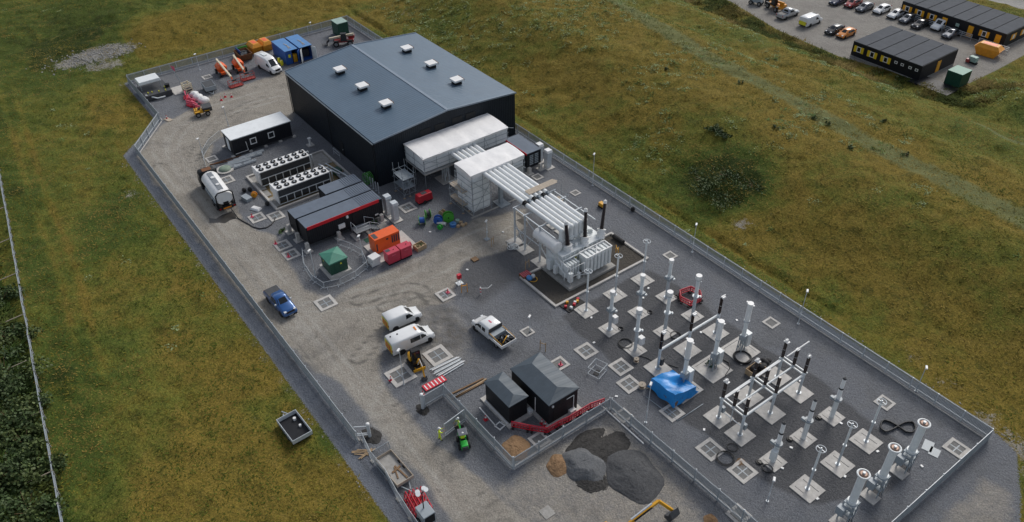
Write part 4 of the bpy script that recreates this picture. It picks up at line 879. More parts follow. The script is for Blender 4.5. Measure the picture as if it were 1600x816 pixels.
def sidesheet(mb, a, b, z0, z1, n=16, amp=.05):
    a, b = Vector(a), Vector(b); d = (b - a); nrm = Vector((d.y, -d.x)).normalized(); P = []
    for k in range(n + 1):
        for j in range(5):
            q = a + d * k / n + nrm * (random.uniform(-amp, amp) + (.05 if j in (1, 3) else 0)); P.append((q.x, q.y, z0 + (z1 - z0) * j / 4))
    mb.add(P, [(k * 5 + j, (k + 1) * 5 + j, (k + 1) * 5 + j + 1, k * 5 + j + 1) for k in range(n) for j in range(4)], True)
mb = MB(); sidesheet(mb, (.2, 4.5), (5.1, 4.5), 3.1, 5.4, 8); sidesheet(mb, (5.1, 4.5), (5.1, 18.6), 3.1, 5.35, 22); sidesheet(mb, (5.1, 18.6), (.2, 18.6), 3.1, 5.4, 8); ab(mb, 'side_sheet', M['wrapside'], t)
mb = MB()
for y in np.linspace(4.5, 18.6, 8): mb.cyl((5.24, y, .1 if y < 5 or y > 18 or abs(y - 8.5) < 1 else 2.9), (5.24, y, 5.25), .03, n=6)
for z in (3.02, 3.75, 4.5): mb.cyl((5.26, 4.3, z), (5.26, 18.8, z), .028, n=6)
for y in (4.38, 18.72):
    for z in (3.02, 4.2): mb.cyl((.2, y, z), (5.3, y, z), .028, n=6)
for x in (.5, 2.8): mb.cyl((x, 4.38, .1), (x, 4.38, 5.2), .03, n=6); mb.cyl((x, 18.72, .1), (x, 18.72, 5.2), .03, n=6)
mb.cyl((5.26, 4.6, 4.9), (5.26, 6.9, 3.9), .025, n=6); mb.cyl((5.26, 14.6, 5.0), (5.26, 15.3, 3.1), .025, n=6); mb.cyl((5.3, 18.6, 5.3), (5.3, 19.7, 4.9), .025, n=6)
ab(mb, 'scaffold_tubes', M['galvdull'], t); ab(MB().bx(.3, 5.6, 4.3, 18.7, 2.9, 2.98), 'deck', M['concd'], t)
t = thing('steel_support', 'braced steel support column under the long white enclosure', 'support', (4.2, 8.4, 0)); MB().bx(-1.3, 1.0, -1.1, 1.1, -.02, .14).build('pad', M['conc'], t)
mb = MB()
for x in (-.35, .35):
    for y in (-.35, .35): mb.bar((x, y, .12), (x * .8, y * .8, 2.9), .13)
mb.bar((-.35, -.35, .2), (.3, -.3, 2.6), .08).bar((.35, .35, .2), (-.3, .3, 2.6), .08).bar((.35, -.35, .2), (.3, .3, 2.6), .08); mb.build('column', M['galv'], t)
def scaff(px, py, sx, sy, h, label, decks, boards='concd', extra=0.0):
    p = G(px, py); t = thing('scaffold_tower', label, 'scaffold', (p.x, p.y, 0), 0, 'scaffold towers'); mb = MB(); X = (-sx / 2, sx / 2); Y = (-sy / 2, 0, sy / 2)
    for x in X:
        for y in Y: mb.cyl((x, y, 0), (x, y, h + random.uniform(0, .6)), .035, n=6)
    for z in np.arange(.5, h, 1.0):
        for x in X: mb.cyl((x, -sy / 2 - .2, z), (x, sy / 2 + .2, z), .03, n=6)
        for y in Y: mb.cyl((-sx / 2 - .15, y, z + .06), (sx / 2 + .15, y, z + .06), .03, n=6)
    mb.cyl((sx / 2, -sy / 2, .3), (sx / 2, sy / 2, h * .8), .03, n=6); mb.cyl((-sx / 2, sy / 2, .3), (-sx / 2, -sy / 2, h * .8), .03, n=6)
    mb.build('scaffold_tubes', M['galvdull'], t)
    for z in decks: MB().bx(-sx / 2 - .1, sx / 2 + .1, -sy / 2, sy / 2, z, z + .06).build('deck', M[boards], t)
    mb = MB()
    for x in X:
        for y in Y: mb.bx(x - .15, x + .15, y - .15, y + .15, 0, .03)
    mb.build('base_plates', M['wood'], t); return t
scaff(634, 301, 2.4, 1.8, 4.2, 'dark scaffold tower beside the red generator at the left end of the long white enclosure', (1.4, 2.9), 'mgrey')
t = thing('wrapped_enclosure', 'shorter tall white shrink wrapped enclosure that the six white pipes run into', 'scaffold enclosure', (12.1, 10.6, 0), 0)
mb = MB(); wavy_roof(mb, 10.2, 14.05, 6.2, 14.95, 6.45, .14, ny=18, drop=.55); ab(mb, 'roof_sheet', M['wrapw'], t)
mb = MB(); sidesheet(mb, (10.4, 6.4), (13.9, 6.4), .5, 6.1, 8, .08); sidesheet(mb, (13.9, 6.4), (13.9, 9.2), .5, 6.1, 7, .08); sidesheet(mb, (13.9, 9.2), (13.9, 14.8), 4.6, 5.5, 8); sidesheet(mb, (13.9, 14.8), (10.4, 14.8), 1.8, 6.1, 8, .08); ab(mb, 'side_sheet', M['wrapside'], t)
mb = MB()
for y in (6.35, 8.0, 9.3, 12.9, 14.85):
    for x in (14.1, 10.2): mb.cyl((x, y, 0), (x, y, 6.1), .035, n=6)
for z in (.8, 1.7, 2.6, 3.5, 4.4, 5.2): mb.cyl((14.12, 6.0, z), (14.12, 9.5 if z < 4 else 15.0, z), .03, n=6); mb.cyl((10.0, 6.28, z + .05), (14.3, 6.28, z + .05), .03, n=6)
for z in (1.0, 2.6, 4.4): mb.cyl((10.0, 14.95, z), (14.3, 14.95, z), .03, n=6)
mb.cyl((14.13, 6.3, .4), (14.13, 9.3, 4.4), .03, n=6).cyl((14.13, 9.3, 2.4), (14.13, 6.4, 5.4), .03, n=6); ab(mb, 'scaffold_tubes', M['galvdull'], t)
ab(MB().bx(10.3, 14.2, 6.2, 6.35, -.02, .12).bx(14.2, 14.5, 5.8, 14.4, -.02, .10), 'sole_boards', M['concd'], t)
tag(MB().bx(12.9, 14.9, 10.3, 11.9, -.02, .12).bx(13.55, 14.05, 10.8, 11.3, .12, 5.5).build('pipe_pier', M['galvdull']), 'grey steel pier on a pad under the pipes at the tall white enclosure', 'pier')
scaff(723, 322, 3.0, 1.9, 4.4, 'scaffold tower with timber decks at the left side of the tall white enclosure', (1.2, 3.2), 'board')

# ------------------------------------------------------------------ six white bus pipes
ORD = ('leftmost', 'second from the left', 'third from the left', 'third from the right', 'second from the right', 'rightmost')
for k in range(6):
    y = 8.45 + .73 * k; z = 5.82
    t = thing('bus_pipe', 'long white pipe to the transformer, %s of the six' % ORD[k], 'pipe', (22.7, y, z), 0, 'six long white pipes')
    MB().cyl((-9.2, 0, 0), (-.25, 0, 0), .285, n=18).build('pipe_section', M['pipe'], t); MB().cyl((.25, 0, -.04), (6.9, 0, -.04), .27, n=18).build('pipe_section', M['pipe'], t)
    mb = MB().cyl((-.3, 0, 0), (.3, 0, 0), .24, n=14)
    for x in (-.26, .22): mb.cyl((x, 0, 0), (x + .07, 0, 0), .35, n=16)
    mb.build('joint', M['black_rubber' if k % 2 == 0 else 'mgrey'], t)
    mb = MB().ball((7.0, 0, -.06), .33, .33, .33, 14, 8).cyl((7.0, 0, -.05), (7.0, 0, -1.9), .30, .33, 16).cyl((7.0, 0, -1.5), (7.0, 0, -1.4), .42, n=16); mb.build('elbow', M['pipe'], t)
    t = thing('bus_pipe', 'short white pipe between the two white enclosures, %s of the six' % ORD[k], 'pipe', (7.7, 9.15 + .74 * k, 4.42), 0, 'six short white pipes'); MB().cyl((-2.7, 0, 0), (2.9, 0, 0), .285, n=18).build('pipe_section', M['pipe'], t)
t = thing('pipe_support_frame', 'white braced steel frame carrying the six long pipes beside the transformer', 'support frame', (24.4, 10.4, 0))
mb = MB(); ft = MB()
for x in (22.05, 24.15, 27.15):
    for y in (7.25, 13.5):
        mb.bx(x - .09, x + .09, y - .09, y + .09, .1, 5.35); s = .85
        if not (x > 27 and y > 13): ft.bx(x - s, x + s, y - s, y + s, -.02, .11)
    mb.bar((x, 7.0, 5.4), (x, 13.8, 5.4), .12, .16)
absplit(ft, 'footing', M['conc'], t); absplit(mb, 'post', M['galv'], t)
mb = MB()
for y in (7.25, 13.5): mb.bar((21.9, y, 5.3), (30.0, y, 5.3), .12, .14).bar((21.9, y, 2.4), (27.3, y, 2.4), .10).bar((22.05, y, 3.2), (24.15, y, .5), .07).bar((22.05, y, .5), (24.15, y, 3.2), .07).bar((24.15, y, 4.9), (29.6, y, 2.7), .07).bar((24.15, y, .4), (27.15, y, 4.9), .06)
absplit(mb, 'bracing', M['galv'], t)
t = thing('board_platform', 'scaffold board platform laid across the pipes at their joint', 'platform', (21.3, 12.1, 6.14)); mb = MB()
for k in range(4): mb.bx(-.5 + k * .26, -.27 + k * .26, -2.3 - .1 * (k % 2), 2.2 + .1 * (k % 3), 0, .05)
mb.build('boards', M['board'], t)
tag(MB().bx(22.4, 23.9, 7.3, 8.2, 3.6, 3.66).bx(22.2, 24.0, 7.35, 7.6, 4.5, 4.55).build('scaffold_deck', M['board']), 'small scaffold board deck hung in the white pipe frame below the leftmost pipe', 'platform')
t = thing('scaffold_stand', 'short scaffold frame standing behind the pipe joint', 'scaffold', G(872, 330)); mb = MB()
for x, y in ((-.6, 0), (.6, 0), (.6, 1.0), (-.6, 1)): mb.cyl((x, y, 0), (x, y, random.uniform(2.6, 3.8)), .03, n=6)
for z in (.8, 1.8, 2.5): mb.cyl((-.9, 0, z), (.9, 0, z), .03, n=6).cyl((-.9, 1, z), (.9, 1, z), .03, n=6).cyl((.6, -.2, z), (.6, 1.2, z), .03, n=6)
mb.build('scaffold_tubes', M['galvdull'], t); MB().bx(-.6, .6, .1, .8, 1.85, 1.9).build('deck', M['board'], t)

# ------------------------------------------------------------------ transformer
t = thing('transformer', 'large pale grey power transformer with three tall brown bushings and a white conservator tank', 'transformer', (31, 10.4, 0))
ab(MB().bx(28.2, 33.75, 6.55, 13.9, -.02, .34), 'plinth', M['concd'], t, .03)
ab(MB().bx(28.5, 31.3, 7.3, 13.7, .45, 3.3).bx(28.4, 31.4, 7.2, 13.8, 3.3, 3.42), 'tank', M['lgrey'], t, .04)
mb = MB()
for y in np.linspace(7.7, 13.3, 9): mb.bx(31.3, 31.45, y - .06, y + .06, .5, 3.3); mb.bx(28.35, 28.5, y - .06, y + .06, .5, 3.3)
for z in (1.2, 2.3): mb.bx(31.3, 31.42, 7.3, 13.7, z - .08, z + .08)
ab(mb, 'tank_ribs', M['lgrey'], t)
for k in range(7):
    y = 9.75 + k * .58; r_ = ab(MB().bx(31.75, 33.3, y - .19, y + .19, .75, 3.1), 'radiator', M['lgrey'], t, .06)
    mb = MB()
    for q in range(6): mb.bx(31.8 + q * .25, 31.92 + q * .25, y - .21, y + .21, .8, 3.05)
    mb.build('fins', M['lgrey'], r_)
ab(MB().bar((31.8, 9.5, 3.22), (31.8, 13.5, 3.22), .12).bar((33.2, 9.5, 3.22), (33.2, 13.5, 3.22), .12).bar((31.8, 9.5, 3.22), (33.2, 9.5, 3.22), .12).bar((31.8, 13.5, 3.22), (33.2, 13.5, 3.22), .12).bar((31.8, 11.0, 3.23), (33.2, 12.3, 3.23), .07).bar((31.8, 12.3, 3.23), (33.2, 11.0, 3.23), .07).bar((33.2, 9.5, .8), (33.2, 9.5, 3.22), .1), 'radiator_frame', M['white'], t)
for k in range(5):
    y = 7.25 + k * .42; ab(MB().bx(31.5, 32.5, y - .13, y + .13, .8, 2.6), 'radiator', M['lgrey'], t, .05)
ab(MB().cyl((26.5, 7.35, 4.1), (30.4, 7.35, 4.1), .74, n=24).ball((26.5, 7.35, 4.1), .16, .74, .74, 20, 8).ball((30.4, 7.35, 4.1), .16, .74, .74, 20, 8), 'conservator', M['white'], t)
mb = MB()
for x in (27.2, 28.4, 29.8): mb.bar((x, 7.35, .4 if x > 28 else 2.2), (x, 7.35, 3.5), .14).bar((x, 6.8, 3.45), (x, 7.9, 3.45), .12)
mb.bar((27.2, 7.35, 2.3), (28.6, 7.35, 1.2), .12).bar((27.2, 7.0, 3.4), (28.7, 7.4, 3.0), .09); ab(mb, 'conservator_stand', M['lgrey'], t)
ab(MB().tube([(29.3, 7.35, 3.4), (29.3, 8.2, 3.9), (29.3, 9.0, 3.5)], .1, 8).tube([(30.6, 7.3, 3.2), (31.6, 7.0, 2.6), (31.9, 7.0, .8)], .08, 8).tube([(31.6, 7.2, 2.9), (31.6, 9.4, 2.9), (31.6, 13.3, 2.9)], .09, 8).tube([(31.6, 7.2, .65), (33.0, 9.6, .65), (33.0, 13.3, .65)], .08, 8).tube([(30.8, 7.0, 2.2), (32.4, 6.8, 1.7), (32.4, 6.8, .6)], .06, 8).tube([(30.2, 7.0, 2.6), (31.9, 6.75, 2.0)], .09, 8), 'oil_pipes', M['lgrey'], t)
for x, y, s, h in ((32.9, 7.3, .5, 1.3), (30.6, 6.95, .45, 1.1), (29.5, 6.95, .6, 1.5), (33.0, 8.5, .35, .9)):
    ab(MB().bx(x - s / 2, x + s / 2, y - s / 2, y + s / 2, .6, .6 + h), 'cubicle', M['lgrey'], t, .03)
mb = MB()
for k in range(26): a, b, c = random.uniform(28.7, 31.2), random.uniform(7.8, 13.5), random.uniform(.1, .55); mb.box(a, b, 3.42 + c / 2, random.uniform(.1, .5), random.uniform(.1, .5), c)
for k in range(6): mb.tube([(random.uniform(28.8, 31), random.uniform(8, 13), 3.6), (random.uniform(28.8, 31), random.uniform(8, 13), 3.75), (random.uniform(28.8, 31), random.uniform(8, 13), 3.6)], .045)
ab(mb, 'cover_fittings', M['lgrey'], t)
for y0_, y1_ in ((7.0, 9.0),): ab(MB().tube([(33.3, 7.0, .5), (33.3, 7.0, 2.9)], .04).tube([(33.3, 9.1, .5), (33.3, 9.1, 2.9)], .04).tube([(33.3, 7.0, 1.6), (33.3, 9.1, 1.6)], .03).tube([(33.3, 7.0, 2.9), (33.3, 9.1, 2.9)], .03).tube([(30, 7.0, 3.0), (33.3, 7.0, 2.9)], .04), 'handrail', M['white'], t)
ab(MB().bx(31.46, 31.5, 9.12, 9.4, 1.5, 2.5), 'warning_sign', M['hiyellow'], t)
for (bx_, by_), (tx_, ty_) in (((887, 382), (884, 345)), ((914, 370), (915.5, 325)), ((940, 358), (946, 312))):
    zb, zt = 4.15, 7.35; B_, T_ = G(bx_, by_, zb), G(tx_, ty_, zt); d = (T_ - B_).normalized()
    ab(MB().cyl(B_ - d * 1.15, B_, .50, .44, 20).cyl(B_ - d * .1, B_, .56, n=20).cyl(B_ - d * .55, B_ - d * .5, .56, n=20), 'turret', M['white'], t)
    mb = MB(); L_ = (T_ - B_).length - .45; n = 22
    for k in range(n): mb.cyl(B_ + d * (L_ * k / n), B_ + d * (L_ * (k + .62) / n), .275 - .06 * k / n, .21 - .05 * k / n, 14).cyl(B_ + d * (L_ * (k + .6) / n), B_ + d * (L_ * (k + 1) / n), .19 - .04 * k / n, .19 - .04 * k / n, 12, False)
    bsh = ab(mb, 'bushing', M['porc'], t)
    MB().cyl(T_ - d * .48, T_ - d * .1, .24, .22, 14).cyl(T_ - d * .1, T_, .15, .05, 10).build('bushing_cap', M['white'], bsh)
x0, x1, y0, y1 = 28.1, 35.0, 3.35, 18.3
t = thing('bund_kerb', 'pale concrete bund kerb round the transformer', 'bund', ((x0 + x1) / 2, (y0 + y1) / 2, 0)); mb = MB().bx(x0, x1, y0, y0 + .28, -.02, .22).bx(x0, x1, y1 - .28, y1, -.02, .22).bx(x0, x0 + .28, y0 + .28, y1 - .28, -.02, .22).bx(x1 - .28, x1, y0 + .28, y1 - .28, -.02, .22); ab(mb, 'kerb', M['conc'], t)

# ------------------------------------------------------------------ switchyard apparatus on the 4.5 m grid
YC = (5.85, 10.35, 14.8); SIDE = ('left in its row', 'middle of its row', 'right in its row')
def footing(t, s, lid=True):
    MB().bx(-s, s, -s, s, -.02, .10).build('footing', M['conc'], t, .015)
    if lid: MB().bx(-s * .75, s * .75, s * .42, s * .47, .100, .112).bx(-s * .75, s * .1, -s * .62, -s * .58, .100, .112).build('duct_slot', M['dgrey'], t)
def sheds(mb, z0, z1, r, n, thin=.75):
    for k in range(n):
        a = z0 + (z1 - z0) * k / n; b = z0 + (z1 - z0) * (k + 1) / n
        mb.lathe([(r, a), (r * thin, a + (b - a) * .55), (r * thin, b)], n=12)
def ring_post(x, y, h, label, group, s=1.05):
    t = thing('ring_top_post', label, 'insulator post', (x, y, 0), 0, group); footing(t, s)
    MB().cyl((0, 0, .1), (0, 0, h * .48), .112, n=12).cyl((0, 0, .1), (0, 0, .14), .24, n=12).cyl((0, 0, h * .47), (0, 0, h * .49), .19, n=12).cyl((0, 0, .9), (0, 0, .95), .14, n=10).build('post', M['galv'], t)
    mb = MB(); sheds(mb, h * .49, h * .955, .115, 16, .85); mb.build('insulator', M['lgrey'], t)
    MB().ring((0, 0, h * .97), .43, .035).bar((-.43, 0, h * .97), (.43, 0, h * .97), .07, .03).cyl((0, 0, h * .95), (0, 0, h), .10, .07, 10).build('corona_ring', M['galv'], t); return t
for j, y in enumerate(YC):
    ring_post(37.5, y, 6.05, 'slender ring topped post just outside the transformer bund, ' + SIDE[j], 'ring topped posts beside the transformer')
    # current transformers
    t = thing('instrument_transformer', 'pale post transformer with a grey terminal box halfway up, ' + SIDE[j], 'transformer post', (41.5, y, 0), 0, 'post transformers with grey boxes'); footing(t, .95)
    MB().cyl((0, 0, .1), (0, 0, 2.75), .2, n=14).cyl((0, 0, .1), (0, 0, .15), .34, n=14).build('post', M['galv'], t); MB().box(0, 0, 3.0, .78, .78, .42).build('terminal_box', M['mgrey'], t, .04); MB().box(.42, .3, 2.95, .3, .3, .2).build('conduit_box', M['lgrey'], t, .03)
    mb = MB(); sheds(mb, 3.2, 5.25, .205, 16, .84); mb.build('insulator', M['lgrey'], t); MB().cyl((0, 0, 5.25), (0, 0, 5.7), .29, n=16).build('cap', M['white'], t, .02)
    if j == 0: MB().bx(-.05, .5, .2, .75, 1.0, 1.95).build('cabinet', M['white'], t, .03)
    tag(MB().ring((0, 0, .05), .3, .05, 16).ring((.05, .05, .12), .27, .05, 16).build('hose_coil', M['hosed'], None, 0, (42.15, y + 1.0, 0)), 'black hose coil by the foot of the grey boxed post, ' + SIDE[j], 'hose coil', 'hose coils by the posts')
    # tall post transformers
    t = thing('instrument_transformer', 'taller pale post transformer with a white drum shaped head, ' + SIDE[j], 'transformer post', (45.6, y, 0), 0, 'post transformers with drum heads'); footing(t, .95)
    MB().cyl((0, 0, .1), (0, 0, 3.0), .19, n=14).cyl((0, 0, 2.98), (0, 0, 3.1), .38, n=14).bar((-.2, .35, 3.0), (.5, .35, 3.0), .1).build('post', M['galv'], t); MB().box(.3, .42, 2.95, .2, .2, .25).build('conduit_box', M['lgrey'], t)
    mb = MB(); sheds(mb, 3.1, 5.3, .21, 17, .85); mb.build('insulator', M['lgrey'], t); MB().cyl((0, 0, 5.28), (0, 0, 5.6), .2, n=14).bar((-.45, 0, 5.42), (.45, 0, 5.42), .1).build('neck', M['galv'], t); MB().cyl((0, 0, 5.6), (0, 0, 6.05), .34, n=18).build('head', M['white'], t, .03)
    if j == 0: MB().bx(-.05, .55, .2, .8, .9, 1.9).build('cabinet', M['white'], t, .03)
    # breakers
    x = 52.6; t = thing('circuit_breaker', 'thick white breaker pole with a cabinet on a wide base, ' + SIDE[j], 'breaker', (x, y, 0), 0, 'thick white breaker poles'); footing(t, 1.55, False)
    MB().bx(-1.2, 1.2, 1.2, 1.25, .1, .112).bx(-1.25, -1.2, -1.2, 1.0, .1, .112).build('duct_slot', M['dgrey'], t)
    mb = MB()
    for a in (-.28, .28):
        for b in (-.28, .28): mb.bar((a, b, .1), (a * .8, b * .8, 2.3), .09)
    mb.bar((-.28, -.28, .3), (.25, -.25, 2.1), .06).bar((.28, -.28, .3), (.25, .25, 2.1), .06).bx(-.3, .3, -.3, .3, 1.7, 2.35); mb.build('stand', M['galvdull'], t)
    mb = MB(); sheds(mb, 2.35, 4.35, .225, 14, .88); mb.build('lower_insulator', M['lgrey'], t); MB().cyl((0, 0, 4.33), (0, 0, 4.5), .32, n=18).build('flange', M['galv'], t); mb = MB(); sheds(mb, 4.5, 6.75, .295, 16, .9); mb.build('upper_insulator', M['white'], t); MB().cyl((0, 0, 6.75), (0, 0, 6.9), .33, n=18).bx(-.5, .5, -.1, .1, 6.78, 6.84).build('cap', M['white'], t)
    MB().bx(-.45, .35, .45, 1.1, .55, 2.3).build('cabinet', M['lgrey'], t, .03); MB().tube([(.2, -.2, 2.0), (.3, -.35, 1.0), (.3, -.3, .1)], .05).tube([(-.2, .1, 2.0), (-.4, .2, .1)], .04).build('conduit', M['galvdull'], t)
    # support insulators with flange
    t = thing('surge_arrester', 'white arrester with black bands on a grey flanged post, ' + SIDE[j], 'arrester', (64.3, y, 0), 0, 'white arresters with black bands'); footing(t, .95)
    MB().cyl((0, 0, .1), (0, 0, 2.55), .24, n=14).build('post', M['lgrey'], t); MB().cyl((0, 0, 2.55), (0, 0, 2.75), .42, n=16).box(-.4, -.3, 2.7, .4, .3, .3).build('flange', M['mgrey'], t)
    mb = MB(); sheds(mb, 2.75, 4.1, .22, 12, .84); mb.build('insulator', M['white'], t); mb = MB(); sheds(mb, 4.22, 5.45, .19, 11, .84); mb.build('insulator', M['white'], t)
    MB().cyl((0, 0, 4.09), (0, 0, 4.23), .24, n=14).build('black_band', M['black'], t); MB().cyl((0, 0, 5.45), (0, 0, 5.6), .2, .1, 14).cyl((0, 0, 5.6), (0, 0, 5.75), .04, n=8).build('tip', M['dgrey'], t)
    if j == 0: MB().bx(-.1, .45, -.75, -.3, .9, 2.2).build('cabinet', M['lgrey'], t, .03)
    tag(MB().ring((0, 0, .06), .25, .07, 14).box(.05, 0, .14, .35, .25, .12).build('cable_bundle', M['hosed'], None, 0, (63.6, y - 1.15, 0)), 'bundle of black cable lying by the black banded arrester, ' + SIDE[j], 'cable', 'cable bundles by the arresters')
    ring_post(68.2, y, 5.9, 'slender ring topped post near the thick sealing ends, ' + SIDE[j], 'ring topped posts near the lower right end', 1.15)
    # cable sealing ends
    t = thing('cable_sealing_end', 'thick white sealing end with brown cap on a grey stand, ' + SIDE[j], 'sealing end', (72.15, y + .2, 0), 0, 'thick white cable sealing ends'); MB().bx(-.75, .75, -1.5, -.3, -.02, .10).build('footing', M['conc'], t)
    mb = MB()
    for a in (-.45, .45):
        for b in (-.45, .45): mb.bar((a, b - .2, .0), (a, b, 2.4), .1)
    for z in (.9, 1.7, 2.35): mb.bx(-.5, .5, -.5, .5, z - .05, z + .05)
    mb.bar((-.45, -.6, .2), (.45, -.5, 2.3), .07).bar((.45, .3, .2), (.45, -.5, 2.3), .07); mb.build('stand', M['galvdull'], t); MB().box(-.3, -.85, 1.55, .7, .6, .9).build('link_box', M['mgrey'], t, .03); MB().cyl((.25, .1, 0), (.25, .1, 2.3), .11, n=10).build('cable', M['hosed'], t)
    MB().cyl((0, 0, 2.4), (0, 0, 2.62), .46, n=18).build('base_flange', M['lgrey'], t); mb = MB(); sheds(mb, 2.62, 6.1, .35, 26, .93); mb.build('insulator', M['lgrey'], t)
    MB().ring((0, 0, 6.22), .50, .09, 24, 8).cyl((0, 0, 6.08), (0, 0, 6.22), .5, n=20).build('corona_ring', M['lgrey'], t); MB().cyl((0, 0, 6.22), (0, 0, 6.33), .40, .28, 18).build('cap', M['capbrown'], t); MB().cyl((0, 0, 6.33), (0, 0, 6.5), .13, n=12).build('terminal', M['lgrey'], t)
# three post disconnector with its beam
def porc(mbp, mbb, x, y, z0, z1, r=.155):
    zm = (z0 + z1) / 2
    for a, b in ((z0, zm - .03), (zm + .03, z1)):
        n = 9
        for k in range(n):
            p = a + (b - a) * k / n; q = a + (b - a) * (k + 1) / n; mbp.lathe([(r, p), (r * .72, p + (q - p) * .6), (r * .72, q)], x, y, 12)
    mbb.cyl((x, y, zm - .05), (x, y, zm + .05), .14, n=10).cyl((x, y, z0 - .06), (x, y, z0), .18, n=10)
t = thing('beam_disconnector', 'disconnector of three brown insulators joined by one long pale horizontal beam', 'disconnector', (49.05, 10.35, 0)); po = MB(); bb = MB(); pp = MB(); cp = MB(); ft = MB()
for y in YC:
    x = 49.05; ft.bx(x - 1.1, x + 1.1, y - 1.1, y + 1.1, -.02, .1); po.cyl((x, y, .1), (x, y, 2.85), .15, n=12).cyl((x, y, .1), (x, y, .15), .3, n=12); porc(pp, bb, x, y, 3.0, 5.2, .17); cp.bx(x - .1, x + .25, y - .1, y + .3, 5.16, 5.36).bx(x - .05, x + .05, y + .1, y + .5, 5.3, 5.4)
absplit(ft, 'footing', M['conc'], t, .015); absplit(po, 'post', M['galv'], t); ab(MB().cyl((49.05, YC[0], 2.75), (49.05, YC[2] + .1, 2.75), .14, n=14), 'beam', M['lgrey'], t); absplit(pp, 'insulator', M['porc'], t); absplit(bb, 'insulator_flange', M['galv'], t); absplit(cp, 'terminal_cap', M['white'], t); ab(MB().bx(48.8, 49.3, YC[0] + .2, YC[0] + .6, .4, 1.3), 'operating_box', M['dgrey'], t, .03)
# nine insulator rotary disconnector frame
t = thing('rotary_disconnector', 'wide steel frame carrying nine brown insulators and three white switch blades', 'disconnector', (58.9, 10.35, 0)); po = MB(); fr = MB(); ft = MB(); X3 = (57.55, 58.95, 60.3)
for j, y in enumerate(YC):
    for x in (X3[0], X3[2]): ft.bx(x - 1.1, x + 1.1, y - 1.1, y + 1.1, -.02, .1); po.cyl((x, y, .1), (x, y, 2.8), .14, n=12).cyl((x, y, .1), (x, y, .15), .28, n=12)
    for d in (-.22, .22): fr.bar((X3[0] - .2, y + d, 2.92), (X3[2] + .2, y + d, 2.92), .11, .14)
    for x in X3:
        pp = MB(); bb = MB(); porc(pp, bb, x, y, 3.08, 5.2, .175); i_ = ab(pp, 'insulator', M['porc'], t); bb.build('insulator_flange', M['galv'], i_)
    cp = MB().bx(X3[0] - .22, X3[0] + .3, y - .2, y + .2, 5.17, 5.25).ring((X3[0], y, 5.38), .2, .035, 12, 5, 'y').bx(X3[0] - .08, X3[0] + .08, y - .2, y + .2, 5.25, 5.45); ab(cp, 'contact_jaw', M['white'], t)
    if j == 2: ab(MB().ring((X3[2], y, 5.36), .22, .035, 12, 5, 'y').bx(X3[2] - .08, X3[2] + .08, y - .2, y + .2, 5.16, 5.4), 'contact_jaw', M['white'], t)
    ab(MB().cyl((X3[1], y - 1.75, 5.25), (X3[1], y + 1.75, 5.25), .075, n=10).bx(X3[1] - .15, X3[1] + .15, y - .2, y + .2, 5.16, 5.24), 'switch_blade', M['white'], t)
for x in (X3[0], X3[2]): fr.cyl((x, YC[0] - .2, 2.72), (x, YC[2] + .2, 2.72), .13, n=12)
fr.cyl((X3[1], YC[0] - .2, 2.80), (X3[1], YC[2] + .2, 2.80), .10, n=12); absplit(ft, 'footing', M['conc'], t, .015); absplit(po, 'post', M['galv'], t); ab(fr, 'frame', M['lgrey'], t)
for x in (X3[0], X3[2]): ab(MB().bx(x - .25, x + .25, YC[0] + .18, YC[0] + .55, .7, 1.4), 'operating_box', M['mgrey'], t, .03)
ab(MB().tube([(X3[0], YC[0] + .35, .75), (X3[2], YC[0] + .35, .75)], .05).tube([(X3[1], YC[0], .6), (X3[1], YC[0], 2.8)], .045), 'drive_rod', M['galv'], t)
